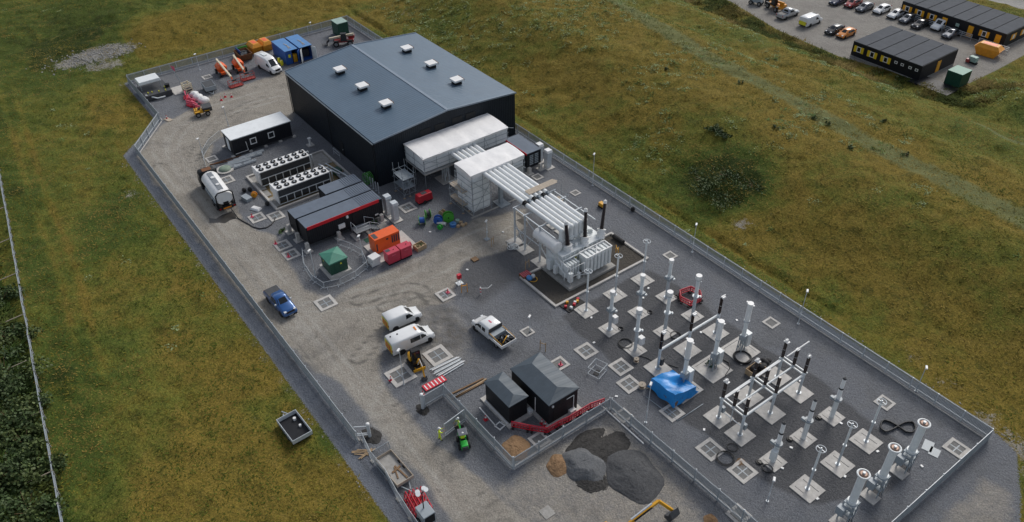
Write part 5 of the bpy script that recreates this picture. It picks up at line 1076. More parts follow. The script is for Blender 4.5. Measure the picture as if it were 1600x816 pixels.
# ------------------------------------------------------------------ vehicles (built heading +X, origin on the ground)
class Shell:
    """lofted body: stations (x, z bottom, z top, half width, half width of the top)"""
    FR = ((0, .90, 0), (.10, 1, 0), (.52, 1, 0), (.80, .55, .45), (.94, .08, .90), (1, 0, .78))
    BOX = ((0, .92, 0), (.08, 1, 0), (.60, 1, 0), (.88, .5, .5), (.97, .06, .93), (1, 0, .84))
    def __init__(s, st, box=False):
        s.st = st
        if box: s.FR = s.BOX
    def ring(s, q):
        x, zb, zt, wm, wt = q; h = [(a * wm + b * wt, zb + f * (zt - zb)) for f, a, b in s.FR]
        return [(x, -y, z) for y, z in h] + [(x, y, z) for y, z in reversed(h)]
    def at(s, x):
        for a, b in zip(s.st[:-1], s.st[1:]):
            if a[0] <= x <= b[0]:
                t = (x - a[0]) / max(b[0] - a[0], 1e-6); return [a[i] + (b[i] - a[i]) * t for i in range(5)]
        return list(s.st[0] if x < s.st[0][0] else s.st[-1])
    def y(s, x, z):
        _, zb, zt, wm, wt = s.at(x); f = (z - zb) / max(zt - zb, .01); P = s.FR
        for (f0, a0, b0), (f1, a1_, b1) in zip(P[:-1], P[1:]):
            if f0 <= f <= f1: t = (f - f0) / (f1 - f0); return (a0 + (a1_ - a0) * t) * wm + (b0 + (b1 - b0) * t) * wt
        return P[-1][1] * wm + P[-1][2] * wt
    def body(s, mb): return mb.loft([s.ring(q) for q in s.st])
    def window(s, mb, poly, off=.02, n=8):
        zs = [z for _, z in poly]; z0, z1 = min(zs), max(zs)
        def span(z):
            X = []
            for (xa, za), (xb, zb) in zip(poly, poly[1:] + poly[:1]):
                if min(za, zb) - 1e-6 <= z <= max(za, zb) + 1e-6:
                    X += [xa, xb] if abs(za - zb) < 1e-6 else [xa + (xb - xa) * (z - za) / (zb - za)]
            return min(X), max(X)
        for sg in (-1, 1):
            v = []
            for i in range(n + 1):
                z = z0 + (z1 - z0) * i / n; a, b = span(z)
                for k in range(7): x = a + (b - a) * k / 6; v.append((x, sg * (s.y(x, z) + off), z))
            mb.add(v, [(i * 7 + k, i * 7 + k + 1, (i + 1) * 7 + k + 1, (i + 1) * 7 + k)[::1 if sg < 0 else -1] for i in range(n) for k in range(6)], True)
    def screen(s, mb, x0, x1, k=.92, off=.014, n=6):
        v = []
        for i in range(n + 1):
            x = x0 + (x1 - x0) * i / n; q = s.at(x); w_ = q[4] * k
            for j in range(5): y = -w_ + 2 * w_ * j / 4; v.append((x, y, q[2] + off - .03 * (abs(y) / max(w_, .01)) ** 3))
        mb.add(v, [(i * 5 + j, (i + 1) * 5 + j, (i + 1) * 5 + j + 1, i * 5 + j + 1) for i in range(n) for j in range(4)], True)
def wheel(t, x, y, r=.33, w_=.22, rim=True, dual=False):
    s = 1 if y > 0 else -1; y0 = y - s * w_; 
    prof = [(r * .6, -.0), (r * .93, 0.0), (r, w_ * .2), (r, w_ * .8), (r * .93, w_), (r * .6, w_)]
    mb = MB(); n = 18; vs = [(x + a * math.cos(2 * PI * k / n), y0 + s * b, r + a * math.sin(2 * PI * k / n)) for a, b in prof for k in range(n)]
    mb.add(vs, [(i * n + k, i * n + (k + 1) % n, (i + 1) * n + (k + 1) % n, (i + 1) * n + k) for i in range(len(prof) - 1) for k in range(n)], True)
    o = mb.build('wheel', M['tyre'], t)
    if rim: MB().cyl((x, y0, r), (x, y - s * .02, r), r * .62, r * .58, 14).cyl((x, y - s * .02, r), (x, y, r), r * .18, n=8).build('rim', M['rim'], o)
    return o
def car(name, label, cat, st, paint, wins, screens, wheels, track, loc, rz, group=None, lamps=None, plate='platew', mirrors=None, wr=.33, arch=True, tail=None):
    t = thing(name, label, cat, loc, rz, group); S = Shell(st, cat in ('van', 'truck')); b = S.body(MB()).build('body', M[paint], t)
    mb = MB()
    for p in wins: S.window(mb, p)
    if wins: mb.build('side_window', M['glass'], t)
    for a, c in screens: mb = MB(); S.screen(mb, a, c); mb.build('windscreen' if (a + c) > 0 else 'rear_window', M['glass'], t)
    for x in wheels:
        for s in (-1, 1):
            wheel(t, x, s * track / 2, wr)
            if arch: MB().cyl((x, s * (track / 2 - .25), wr + .02), (x, s * (S.y(x, wr + .2) + .006), wr + .02), wr * 1.22, n=18).build('wheel_arch', M['black_rubber'], t)
    xf, xr = st[-1][0], st[0][0]; wf = st[-2][3]
    lz = lamps or .72; tz = tail or .95
    for s in (-1, 1):
        xa = xf - .22; MB().box(xa, s * (S.y(xa, lz) - .14), lz, .30, .30, .16).build('headlight', M['lamp'], t, .03)
        MB().box(xr + .02, s * (st[0][3] - .12), tz, .08, .16, .3).build('tail_light', M['lampred'], t, .02)
    if mirrors:
        mx, mz, mc = mirrors
        for s in (-1, 1): MB().box(mx, s * (S.y(mx, mz) + .13), mz, .12, .22, .18).build('mirror', M[mc], t, .03)
    MB().box(xf + .005, 0, .42, .05, .52, .12).build('number_plate', M[plate], t); MB().box(xf - .03, 0, .38, .12, 1.5, .22).build('bumper', M['black_rubber'], t, .04); MB().box(xr + .03, 0, .42, .12, 1.6, .2).build('bumper', M['black_rubber'], t, .04)
    return t
VAN = [(-2.62, .34, 1.90, .95, .84), (-2.57, .30, 1.97, .97, .87), (-1.5, .28, 2.0, .98, .88), (.6, .28, 2.0, .98, .87), (1.0, .28, 1.95, .98, .83), (1.72, .28, 1.22, .95, .80), (2.25, .30, 1.02, .92, .72), (2.52, .34, .82, .84, .62), (2.60, .38, .62, .78, .58)]
SVAN = [(-2.1, .34, 1.74, .89, .78), (-2.05, .28, 1.82, .91, .81), (-1.2, .26, 1.85, .92, .82), (.15, .26, 1.85, .92, .80), (.45, .26, 1.79, .92, .76), (1.1, .26, 1.15, .90, .76), (1.75, .28, .98, .87, .66), (2.05, .32, .80, .80, .58), (2.14, .36, .6, .74, .54)]
HATCH = [(-2.08, .36, .82, .80, .60), (-2.0, .28, 1.05, .86, .66), (-1.6, .25, 1.34, .88, .58), (-1.1, .24, 1.44, .89, .58), (.1, .24, 1.46, .89, .56), (.35, .24, 1.40, .89, .56), (1.05, .24, .98, .88, .70), (1.7, .26, .86, .85, .64), (2.02, .30, .70, .78, .56), (2.1, .34, .55, .70, .5)]
SALOON = [(-2.25, .36, .80, .80, .60), (-2.15, .28, 1.0, .86, .70), (-1.55, .25, 1.06, .88, .70), (-.95, .24, 1.40, .89, .56), (.05, .24, 1.44, .89, .55), (.35, .24, 1.38, .89, .55), (1.1, .24, .96, .88, .70), (1.85, .26, .84, .85, .64), (2.18, .30, .68, .78, .56), (2.26, .34, .55, .70, .5)]
PICK = [(-2.62, .48, 1.05, .88, .82), (-2.58, .42, 1.12, .92, .86), (-.82, .40, 1.14, .93, .86), (-.72, .40, 1.76, .93, .66), (.30, .38, 1.82, .93, .64), (.55, .38, 1.74, .93, .64), (1.15, .38, 1.20, .92, .78), (2.1, .40, 1.10, .90, .74), (2.5, .44, .98, .84, .66), (2.6, .50, .76, .78, .6)]
def heading(rear, front, side, track):
    a, b = G(*rear), G(*front); rz = math.atan2(b.y - a.y, b.x - a.x); n = Vector((-math.sin(rz), math.cos(rz), 0)); m = (a + b) / 2 - n * side * track / 2; m.z = 0; return m, rz
# blue pickup on the dirt road
m_, r_ = heading((421.4, 473), (439.5, 493), -1, 1.6)
t = car('pickup', 'blue pickup with a black bed cover on the dirt road by the left fence', 'pickup', PICK, 'carblue', [[(-.55, 1.2), (-.52, 1.62), (.12, 1.66), (.15, 1.2)], [(.22, 1.2), (.22, 1.66), (.5, 1.6), (.95, 1.22)]], [(.60, 1.12), (-.8, -.74)], (-1.55, 1.62), 1.62, m_, r_, lamps=.95, mirrors=(.85, 1.25, 'lgrey'), wr=.37)
MB().bx(-2.55, -.86, -.8, .8, 1.13, 1.18).build('bed_cover', M['dgrey'], t, .02); MB().box(2.58, 0, .9, .06, 1.0, .22).build('grille', M['black'], t)
def chevrons(t, x, w_, z0, z1, red=True):
    o = MB().bx(x - .03, x, -w_, w_, z0, z1).build('chevron_panel', M['hiyellow'], t); mb = MB()
    if red:
        for s in (-1, 1):
            for k in range(4): y = .08 + k * .22; mb.add([(x - .04, s * y, z0 + .1), (x - .04, s * min(y + .15, w_), z0 + .1), (x - .04, s * max(y - .22, .02), z1 - .1), (x - .04, s * max(y - .37, .02), z1 - .1)], [(0, 1, 2, 3)])
        mb.build('chevron_stripes', M['chevred'], o)
m_, r_ = heading((620.6, 515.3), (648.8, 503), -1, 1.55)
t = car('van', 'smaller white panel van with a yellow chevroned back, behind the longer white van', 'van', SVAN, 'carwhite', [[(.05, 1.06), (.05, 1.62), (.48, 1.62), (1.05, 1.08)]], [(.40, 1.12)], (-1.35, 1.30), 1.6, m_, r_, 'white vans parked together in the yard', lamps=.78, mirrors=(.95, 1.15, 'white'), wr=.32)
chevrons(t, -2.135, .72, .5, 1.5)
m_, r_ = heading((625, 554.5), (670.9, 534.3), -1, 1.65)
t = car('van', 'longer white crew van with a red and yellow chevroned back, beside the mini digger', 'van', VAN, 'carwhite', [[(-.45, 1.12), (-.45, 1.72), (.74, 1.72), (.74, 1.12)], [(.84, 1.12), (.84, 1.72), (1.05, 1.68), (1.68, 1.16)]], [(.96, 1.74)], (-1.55, 1.75), 1.7, m_, r_, 'white vans parked together in the yard', lamps=.85, mirrors=(1.5, 1.25, 'white'), wr=.34)
chevrons(t, -2.655, .80, .5, 1.65); MB().bx(.55, .7, -.3, .3, 2.0, 2.06).build('roof_beacon', M['lampamber'], t); MB().cyl((-2.2, .3, 1.95), (-2.2, .3, 2.06), .08).cyl((-1.4, .25, 1.97), (-1.4, .25, 2.06), .09).build('roof_vent', M['black'], t)
m_, r_ = heading((405.9, 106.8), (423.9, 116.5), -1, 1.75)
TRAN = [(-2.95, .40, 2.2, .95, .82), (-2.88, .32, 2.48, 1.0, .86), (-1.5, .3, 2.56, 1.02, .88), (.4, .3, 2.52, 1.02, .86), (1.0, .3, 2.28, 1.01, .80), (1.9, .3, 1.32, .98, .82), (2.5, .32, 1.12, .94, .74), (2.82, .36, .9, .86, .64), (2.9, .4, .68, .8, .6)]
t = car('van', 'tall white panel van with a black grille parked beside the orange skips', 'van', TRAN, 'carwhite', [[(.95, 1.3), (.95, 1.85), (1.25, 1.8), (1.75, 1.34)]], [(1.02, 1.92)], (-1.65, 1.9), 1.75, m_, r_, lamps=.98, mirrors=(1.65, 1.4, 'black'), wr=.35)
MB().box(2.84, 0, .85, .1, .9, .35).build('grille', M['black'], t, .03); MB().bx(-1.9, -.4, -.35, .35, 2.57, 2.66).build('roof_rack', M['lgrey'], t, .03)
# white dropside truck
m_, r_ = heading((776, 544.7), (744.2, 517.7), 1, 1.7)
CAB = [(-.55, .5, 1.95, .96, .80), (-.45, .42, 2.02, .98, .84), (.9, .4, 2.02, .98, .82), (1.15, .4, 1.94, .98, .78), (1.8, .4, 1.24, .96, .82), (2.4, .42, 1.06, .92, .74), (2.7, .46, .84, .84, .62), (2.78, .5, .66, .78, .58)]
t = car('dropside_truck', 'white crew cab dropside truck with yellow rails and machinery in its bed', 'truck', CAB, 'carwhite', [[(.0, 1.22), (.0, 1.7), (.55, 1.7), (.55, 1.22)], [(.72, 1.22), (.72, 1.7), (1.15, 1.66), (1.7, 1.24)]], [(1.1, 1.82)], (1.9,), 1.75, m_, r_, lamps=.9, mirrors=(1.55, 1.3, 'black'), wr=.35)
for s in (-1, 1): wheel(t, -1.7, s * .88, .35)
MB().bx(-2.9, -.6, -.95, .95, .78, .86).build('bed', M['dgrey'], t)
MB().bx(-2.9, -.6, -1.02, -.96, .82, 1.2).bx(-2.9, -.6, .96, 1.02, .82, 1.2).bx(-2.96, -2.9, -1.02, 1.02, .82, 1.2).build('side_board', M['white'], t)
MB().bx(-.62, -.57, -.92, .92, .9, 1.95).build('bulkhead_screen', M['dgrey'], t); MB().bx(-1.35, -.64, -.93, .93, .87, 1.45).build('tool_chest', M['mgrey'], t, .03)
mb = MB()
for s in (-1, 1): mb.tube([(-.7, s * .93, 1.55), (-2.8, s * .93, 1.35), (-2.8, s * .93, 1.2)], .035)
mb.tube([(-2.0, -.5, 1.25), (-2.6, .6, 1.25)], .04); mb.build('yellow_rail', M['yellow'], t); mb = MB()
for k in range(12): mb.box(-1.5 - random.random() * 1.2, random.uniform(-.7, .7), .86 + random.uniform(.1, .25), random.uniform(.2, .5), random.uniform(.15, .4), random.uniform(.2, .5), random.random() * 3)
mb.ring((-1.9, .1, 1.2), .3, .06, 14, 6, 'y').ball((-2.2, .3, 1.15), .2); mb.build('machinery', M['black'], t); MB().box(-2.15, -.6, 1.05, .3, .3, .35).ball((-1.95, .15, 1.35), .12).build('container_jug', M['lgrey'], t, .04)
MB().box(.3, 0, 2.03, .5, .18, .012).build('roof_marking', M['pinkpl'], t)
# vacuum tanker
a, b = G(339.7, 328.4), G(319, 298); rz = math.radians(177.5); n = Vector((-math.sin(rz), math.cos(rz), 0)); c_ = G(339.7, 328.4) - n * 1.15; fwd = Vector((math.cos(rz), math.sin(rz), 0)); c_ += fwd * 3.0; c_.z = 0
t = thing('vacuum_tanker', 'white vacuum tanker lorry with a black end frame on the dirt road', 'tanker', c_, rz)
for x in (-3.0, -1.7, 3.3):
    for s in (-1, 1): wheel(t, x, s * 1.2, .5, .3)
MB().bx(-4.2, 4.2, -.45, .45, .65, .95).build('chassis', M['black'], t)
MB().loft([[(x, 1.17 * k * math.cos(2 * PI * q / 20), 2.05 + 1.0 * k * math.sin(2 * PI * q / 20)) for q in range(20)] for x, k in ((-4.0, .90), (-3.95, .97), (-3.85, 1), (2.2, 1), (2.35, .92), (2.45, .6))]).build('tank', M['white'], t)
MB().bx(-3.2, 1.9, -.33, .33, 3.02, 3.08).build('walkway', M['tread'], t); MB().cyl((.2, 0, 3.0), (.2, 0, 3.2), .28, n=14).cyl((-1.8, 0, 3.0), (-1.8, 0, 3.15), .25, n=14).build('manhole', M['pvc'], t)
mb = MB()
for x in (-4.05,):
    mb.tube([(x, -1.15, .7), (x, -1.15, 2.7), (x, -.75, 3.1), (x, .75, 3.1), (x, 1.15, 2.7), (x, 1.15, .7)], .09, 8)
mb.bx(-4.3, -3.95, -1.2, 1.2, .55, .85); mb.tube([(2.5, -1.15, .9), (2.5, -1.15, 3.0), (2.5, 1.15, 3.0), (2.5, 1.15, .9)], .09, 8); mb.build('end_frame', M['black'], t)
MB().box(-4.32, 0, .72, .04, 1.1, .18).build('rear_marker', M['lampamber'], t); MB().bx(-4.1, -4.0, -.35, .35, 1.15, 1.5).build('rear_valve', M['black'], t)
for s in (-1, 1): MB().bx(-2.9, 1.6, s * 1.0 - .12, s * 1.0 + .12, .75, 1.2).build('side_locker', M['mgrey'], t, .03); MB().box(-4.3, s * .95, .75, .05, .25, .2).build('tail_light', M['lampred'], t)
CABT = [(2.6, .6, 2.75, 1.15, 1.05), (2.7, .5, 2.85, 1.2, 1.1), (3.9, .5, 2.85, 1.2, 1.08), (4.25, .5, 2.6, 1.2, 1.05), (4.45, .5, 1.7, 1.18, 1.08), (4.5, .5, .9, 1.15, 1.05)]
S_ = Shell(CABT); S_.body(MB()).build('cab', M['black'], t); mb = MB(); S_.window(mb, [(3.2, 1.7), (3.2, 2.4), (4.1, 2.4), (4.15, 1.7)]); S_.screen(mb, 4.0, 4.42); mb.build('cab_window', M['glass'], t)
MB().box(3.2, 0, 2.9, .9, 1.3, .14).build('roof_deflector', M['rust'], t, .05)
P0 = G(363, 333); P0.z = .8; hp = [P0] + [G(x, y, .07) for x, y in ((372, 341), (380, 346), (388, 350), (396, 355), (406, 357.5), (416, 356), (424, 351), (429, 345), (430, 340))]
tag(MB().tube(hp, .075, 8).build('suction_hose', M['hosed']), 'black suction hose curving from the tanker to a concrete pit', 'hose')
tag(MB().prism([tuple(G(x, y)[:2]) for x, y in ((327, 349), (327, 341), (338, 342), (347, 336), (362, 331), (370, 336), (368, 342), (360, 344), (352, 349), (343, 348))], .004, .008).build('wet_patch', mat('wet dark ground', (.050, .047, .043), .35, 0, .2, 2)), 'dark wet stain on the dirt road behind the tanker', 'stain')

# ------------------------------------------------------------------ the car park far off
GC = 'cars in the far car park'
def far(st, paint, px, py, rz, label, name='car', kind='hatch', **k):
    p = G(px, py, .6); p.z = 0
    W = {'hatch': ([[(-1.45, .98), (-1.1, 1.32), (.15, 1.34), (.3, 1.28), (.82, .98)]], [(.40, 1.0), (-1.95, -1.5)], (-1.28, 1.3)), 'saloon': ([[(-1.2, .98), (-.85, 1.28), (.1, 1.32), (.3, 1.26), (.85, .98)]], [(.42, 1.05), (-1.5, -1.0)], (-1.35, 1.4)),
         'van': ([[(.12, 1.12), (.12, 1.6), (.5, 1.58), (1.0, 1.12)]], [(.5, 1.06)], (-1.35, 1.30)), 'pick': ([[(-.55, 1.2), (-.52, 1.62), (.5, 1.6), (.95, 1.22)]], [(.60, 1.12), (-.8, -.74)], (-1.55, 1.62))}[kind]
    return car(name, label, 'pickup' if kind == 'pick' else 'van' if kind == 'van' else 'car', st, paint, W[0], W[1], W[2], 1.62, p, rz, GC, mirrors=(.75 if kind != 'van' else .95, 1.0 if kind in ('hatch', 'saloon') else 1.2, paint), **k)
D = -PI / 2
far(SALOON, 'carnavy', 1310, 1, D, 'dark navy car at the upper end of the far car row', kind='saloon')
far(HATCH, 'carred', 1333, 5, D, 'red car in the far car row, between the navy car and the grey car')
far(HATCH, 'cargrey', 1351, 11.5, D, 'grey car in the far car row beside the red car')
far(HATCH, 'carwhite', 1378, 14.5, D, 'white hatchback in the far car row beside the grey car')
far(SALOON, 'carwhite', 1401, 21.5, D, 'white saloon in the far car row facing the black cabins, beside the dark grey car', kind='saloon')
far(HATCH, 'cargrey', 1419, 29, D, 'dark grey car in the far row behind the nearer row of cabins')
far(HATCH, 'carblack', 1438, 37.5, D, 'black car in the far row next to the white van')
far(SVAN, 'carwhite', 1469, 40, D, 'white van in the far car row below the far cabins', name='van', kind='van')
far(SALOON, 'cargrey', 1487, 52, D, 'dark saloon at the lower end of the far car row, beside the white van', kind='saloon')
far(HATCH, 'carblack', 1304, 46.5, D, 'black car beside the orange car at the end of the nearer cabins', kind='hatch')
far(HATCH, 'carorange', 1322, 52, D, 'bright orange car parked against the nearer cabins')
t = far(PICK, 'carsilver', 1231, 22, PI / 2, 'silver pickup with an open bed next to the orange telehandler', name='pickup', kind='pick'); MB().bx(-2.5, -.9, -.72, .72, 1.13, 1.17).build('bed_floor', M['dgrey'], t)
t = far(VAN, 'carwhite', 1267, 33, PI / 2, 'white utility van with a yellow back end near the grassy bank', name='van', kind='van'); chevrons(t, -2.655, .78, .5, 1.2, False)
def cabin_row(x0, x1, y0, y1, h, n, label, front, group='rows of black site cabins'):
    t = thing('site_cabins', label, 'cabins', ((x0 + x1) / 2, (y0 + y1) / 2, 0), 0, group); w_ = (x1 - x0) / n
    ab(MB().bx(x0, x1, y0, y1, .25, h - .1), 'wall', M['black'], t)
    for k in range(n): ab(MB().bx(x0 + k * w_ + .09, x0 + (k + 1) * w_ - .09, y0 - .08, y1 + .08, h - .097, h), 'roof', M['cabroof'], t)
    ab(MB().bx(x0 - .03, x1 + .03, y0 - .05, y1 + .03, .10, .246), 'skirting', M['concd'], t)
    for typ, k in front:
        xc = x0 + (k + .5) * w_
        if typ in 'sy':
            f_ = ab(MB().bx(xc - .95, xc - .42, y0 - .04, y0 - .002, 1.1, 2.2).bx(xc + .42, xc + .95, y0 - .04, y0 - .002, 1.1, 2.2), 'window_shutter', M['shutter' if typ == 's' else 'shuttery'], t)
            g = ab(MB().bx(xc - .42, xc + .42, y0 - .03, y0 - .002, 1.15, 2.15), 'window_frame', M['white'], t); MB().bx(xc - .3, xc + .3, y0 - .036, y0 - .031, 1.27, 2.03).build('pane', M['glass'], g)
        if typ == 'v':
            for dx in (-.7, .5): g = ab(MB().bx(xc + dx - .28, xc + dx + .28, y0 - .03, y0 - .002, 1.65, 2.1), 'vent_window', M['white'], t); MB().bx(xc + dx - .16, xc + dx + .16, y0 - .036, y0 - .031, 1.75, 2.0).build('pane', M['glass'], g)
        if typ == 'd': ab(MB().bx(xc - .5, xc + .5, y0 - .04, y0 - .002, .3, 2.3), 'door', M['shutter'], t)
        if typ == 'w': ab(MB().bx(xc - .35, xc + .35, y0 - .03, y0 - .002, 1.4, 2.0), 'notice_board', M['cabgreenroof'], t)
    return t
t = cabin_row(14.7, 28.0, 88.3, 99.3, 2.9, 5, 'nearer row of black site cabins with yellow shuttered windows by the grassy bank', [('y', 0), ('y', 1), ('y', 2), ('v', 3), ('v', 4)])
ab(MB().bx(28.002, 28.05, 93.2, 94.3, .3, 2.3), 'door', M['shutter'], t)
tag(MB().bx(27.0, 34.0, 86.9, 90.8, -.02, .3).build('timber_deck', M['black']), 'black timber decking at the end of the nearer site cabins', 'deck')
t = cabin_row(9.2, 29.9, 112.0, 121.5, 2.9, 8, 'farther row of black site cabins with orange doors and shutters', [('s', 0), ('s', 1), ('s', 2), ('d', 3), ('w', 4), ('d', 5), ('s', 6), ('d', 7)])
for y in (115, 118.5): ab(MB().bx(29.902, 29.94, y - .9, y + .9, 1.1, 2.2), 'window_shutter', M['shutter'], t); ab(MB().bx(29.942, 29.96, y - .3, y + .3, 1.25, 2.05), 'window_frame', M['white'], t)
t = thing('ramp_railing', 'long pale handrail in front of the farther site cabins', 'handrail', (20, 111.2, 0)); mb = MB()
for z in (.55, .85, 1.15): mb.bar((13, 111.2, z), (24.5, 111.2, z), .08).bar((26, 110.9, z), (31.5, 110.9, z), .08)
for x in list(np.arange(13, 24.6, 1.9)) + [26, 28.7, 31.5]: mb.bar((x, 111.2 if x < 25 else 110.9, 0), (x, 111.2 if x < 25 else 110.9, 1.2), .08)
ab(mb, 'rails', M['galv'], t)
x0, x1, y0, y1 = 31.0, 33.6, 91.0, 94.0
t = thing('green_container', 'dark green storage container beside the black decking by the car park', 'container', (32.3, 92.5, 0)); ab(MB().bx(x0, x1, y0, y1, .1, 2.5), 'body', M['green'], t, .03); ab(MB().bx(x0, x1, y0, y1, 2.503, 2.56), 'roof', M['greenroof'], t); ab(MB().bx(x0 + .2, x0 + 1.2, y0 - .03, y0 - .003, .2, 2.4).bx(x0 + 1.3, x0 + 2.4, y0 - .03, y0 - .003, .2, 2.4), 'door', M['green'], t)
def skip(p, rz, label, m='skiporange', cover=True, sx=3.4, sy=1.75, h=1.5, group=None, load=None):
    t = thing('skip', label, 'skip', p, rz, group); mb = MB(); b = [(-sx * .36, 0), (sx * .36, 0)]
    lo = [(-sx * .34, -sy * .46, .08), (sx * .34, -sy * .46, .08), (sx * .34, sy * .46, .08), (-sx * .34, sy * .46, .08)]; hi = [(-sx / 2, -sy / 2, h * .7), (sx / 2, -sy / 2, h * .7), (sx / 2, sy / 2, h * .7), (-sx / 2, sy / 2, h * .7)]
    mb.add(lo + hi, [(3, 2, 1, 0), (0, 1, 5, 4), (1, 2, 6, 5), (2, 3, 7, 6), (3, 0, 4, 7)])
    ins = [(x * .95, y * .95, z) for x, y, z in hi]; inl = [(x * .95, y * .93, z + .05) for x, y, z in lo]; mb.add(ins + inl, [(0, 1, 5, 4), (1, 2, 6, 5), (2, 3, 7, 6), (3, 0, 4, 7), (4, 5, 6, 7)]); mb.add(hi + ins, [(0, 1, 5, 4), (1, 2, 6, 5), (2, 3, 7, 6), (3, 0, 4, 7)]); mb.build('body', M[m], t)
    mb = MB()
    for x in np.linspace(-sx * .4, sx * .4, 5):
        for s in (-1, 1): mb.bar((x * .85, s * sy * .47, .12), (x, s * sy * .51, h * .7), .1)
    mb.build('ribs', M[m], t)
    if cover: MB().box(0, 0, h * .85, sx * .98, sy * .98, h * .3, 0, (.72, .6)).build('lid', M[m], t, .03); MB().box(0, 0, h * 1.0 + .01, sx * .5, sy * .4, .03).build('lid_hatch', M['orange'], t)
    if load:
        mb = MB()
        for k in range(16): mb.box(random.uniform(-sx * .33, sx * .33), random.uniform(-sy * .3, sy * .3), h * .45 + random.uniform(0, .2), random.uniform(.3, .9), random.uniform(.2, .5), random.uniform(.1, .3), random.random() * 3)
        mb.build('rubbish', M[load], t)
    return t
p = G(1542, 86); skip((p.x, p.y, 0), .1, 'bright orange lidded skip on the car park gravel near the green container', sx=4.4, sy=2.4, h=2.1)
t = thing('portable_pump', 'small green and red machine beside the green container', 'machine', G(1519, 99)); MB().box(0, 0, .8, 1.3, .9, .9).build('housing', M['cabgreenroof'], t, .05); MB().box(-.7, -.3, .4, .7, .6, .6).build('fuel_tank', M['carred'], t, .05); MB().bx(-.8, .8, -.4, .4, .1, .3).build('skid', M['black'], t)
# ------------------------------------------------------------------ lamp posts
def lamp(px, py, h, label, rz=-1.0, foot=True):
    p = G(px, py); p.z = float(terr([p.x], [p.y])[0]); t = thing('lamp_post', label, 'lamp post', p, rz, 'slim lamp posts round the compound')
    MB().cyl((0, 0, -.1), (0, 0, h * .35), .06, n=8).cyl((0, 0, h * .35), (0, 0, h), .042, .032, 8).cyl((0, 0, 0), (0, 0, .04), .15, n=8).build('pole', M['galv'], t)
    MB().box(.18, 0, h + .04, .55, .26, .1, 0, (.85, .7)).build('lamp_head', M['white'], t, .02); MB().box(.06, 0, h * .30, .1, .1, .22).build('cut_out_box', M['pvc'], t); return t
for a in ((926, 290, 5.2, 'lamp post by the right hand fence, level with the board platform'), (1081.5, 394, 4.4, 'lamp post by the right hand fence, level with the transformer bund'), (1247, 506, 5.0, 'lamp post by the right hand fence, level with the white breaker poles'),
          (1431, 611, 3.6, 'lamp post by the right hand fence, above the black cable loop'), (357, 197, 3.4, 'lamp post behind the white roofed cabin'), (316, 238, 2.4, 'low lamp post left of the white roofed cabin'), (312, 109, 3.0, 'lamp post by the far fence, behind the orange boom lifts'),
          (487.5, 49, 1.8, 'lamp post by the far fence, left of the green roofed box'), (568, 410, 4.2, 'lamp post between the green kiosk and the orange generator'), (631, 600, 5.1, 'lamp post standing in front of the longer white van'), (1009, 660, 5.7, 'lamp post in front of the blue tarpaulin'),
          (761, 363, 1.9, 'low lamp post on the road below the tall white enclosure'), (1199, 783, 3.4, 'lamp post near the lower concrete pits of the switchyard'), (493, 433, 4.2, 'lamp post inside the barriers left of the green kiosk'), (828, 520, 2.6, 'thin black post on a small base beside the dropside truck')):
    lamp(*a)

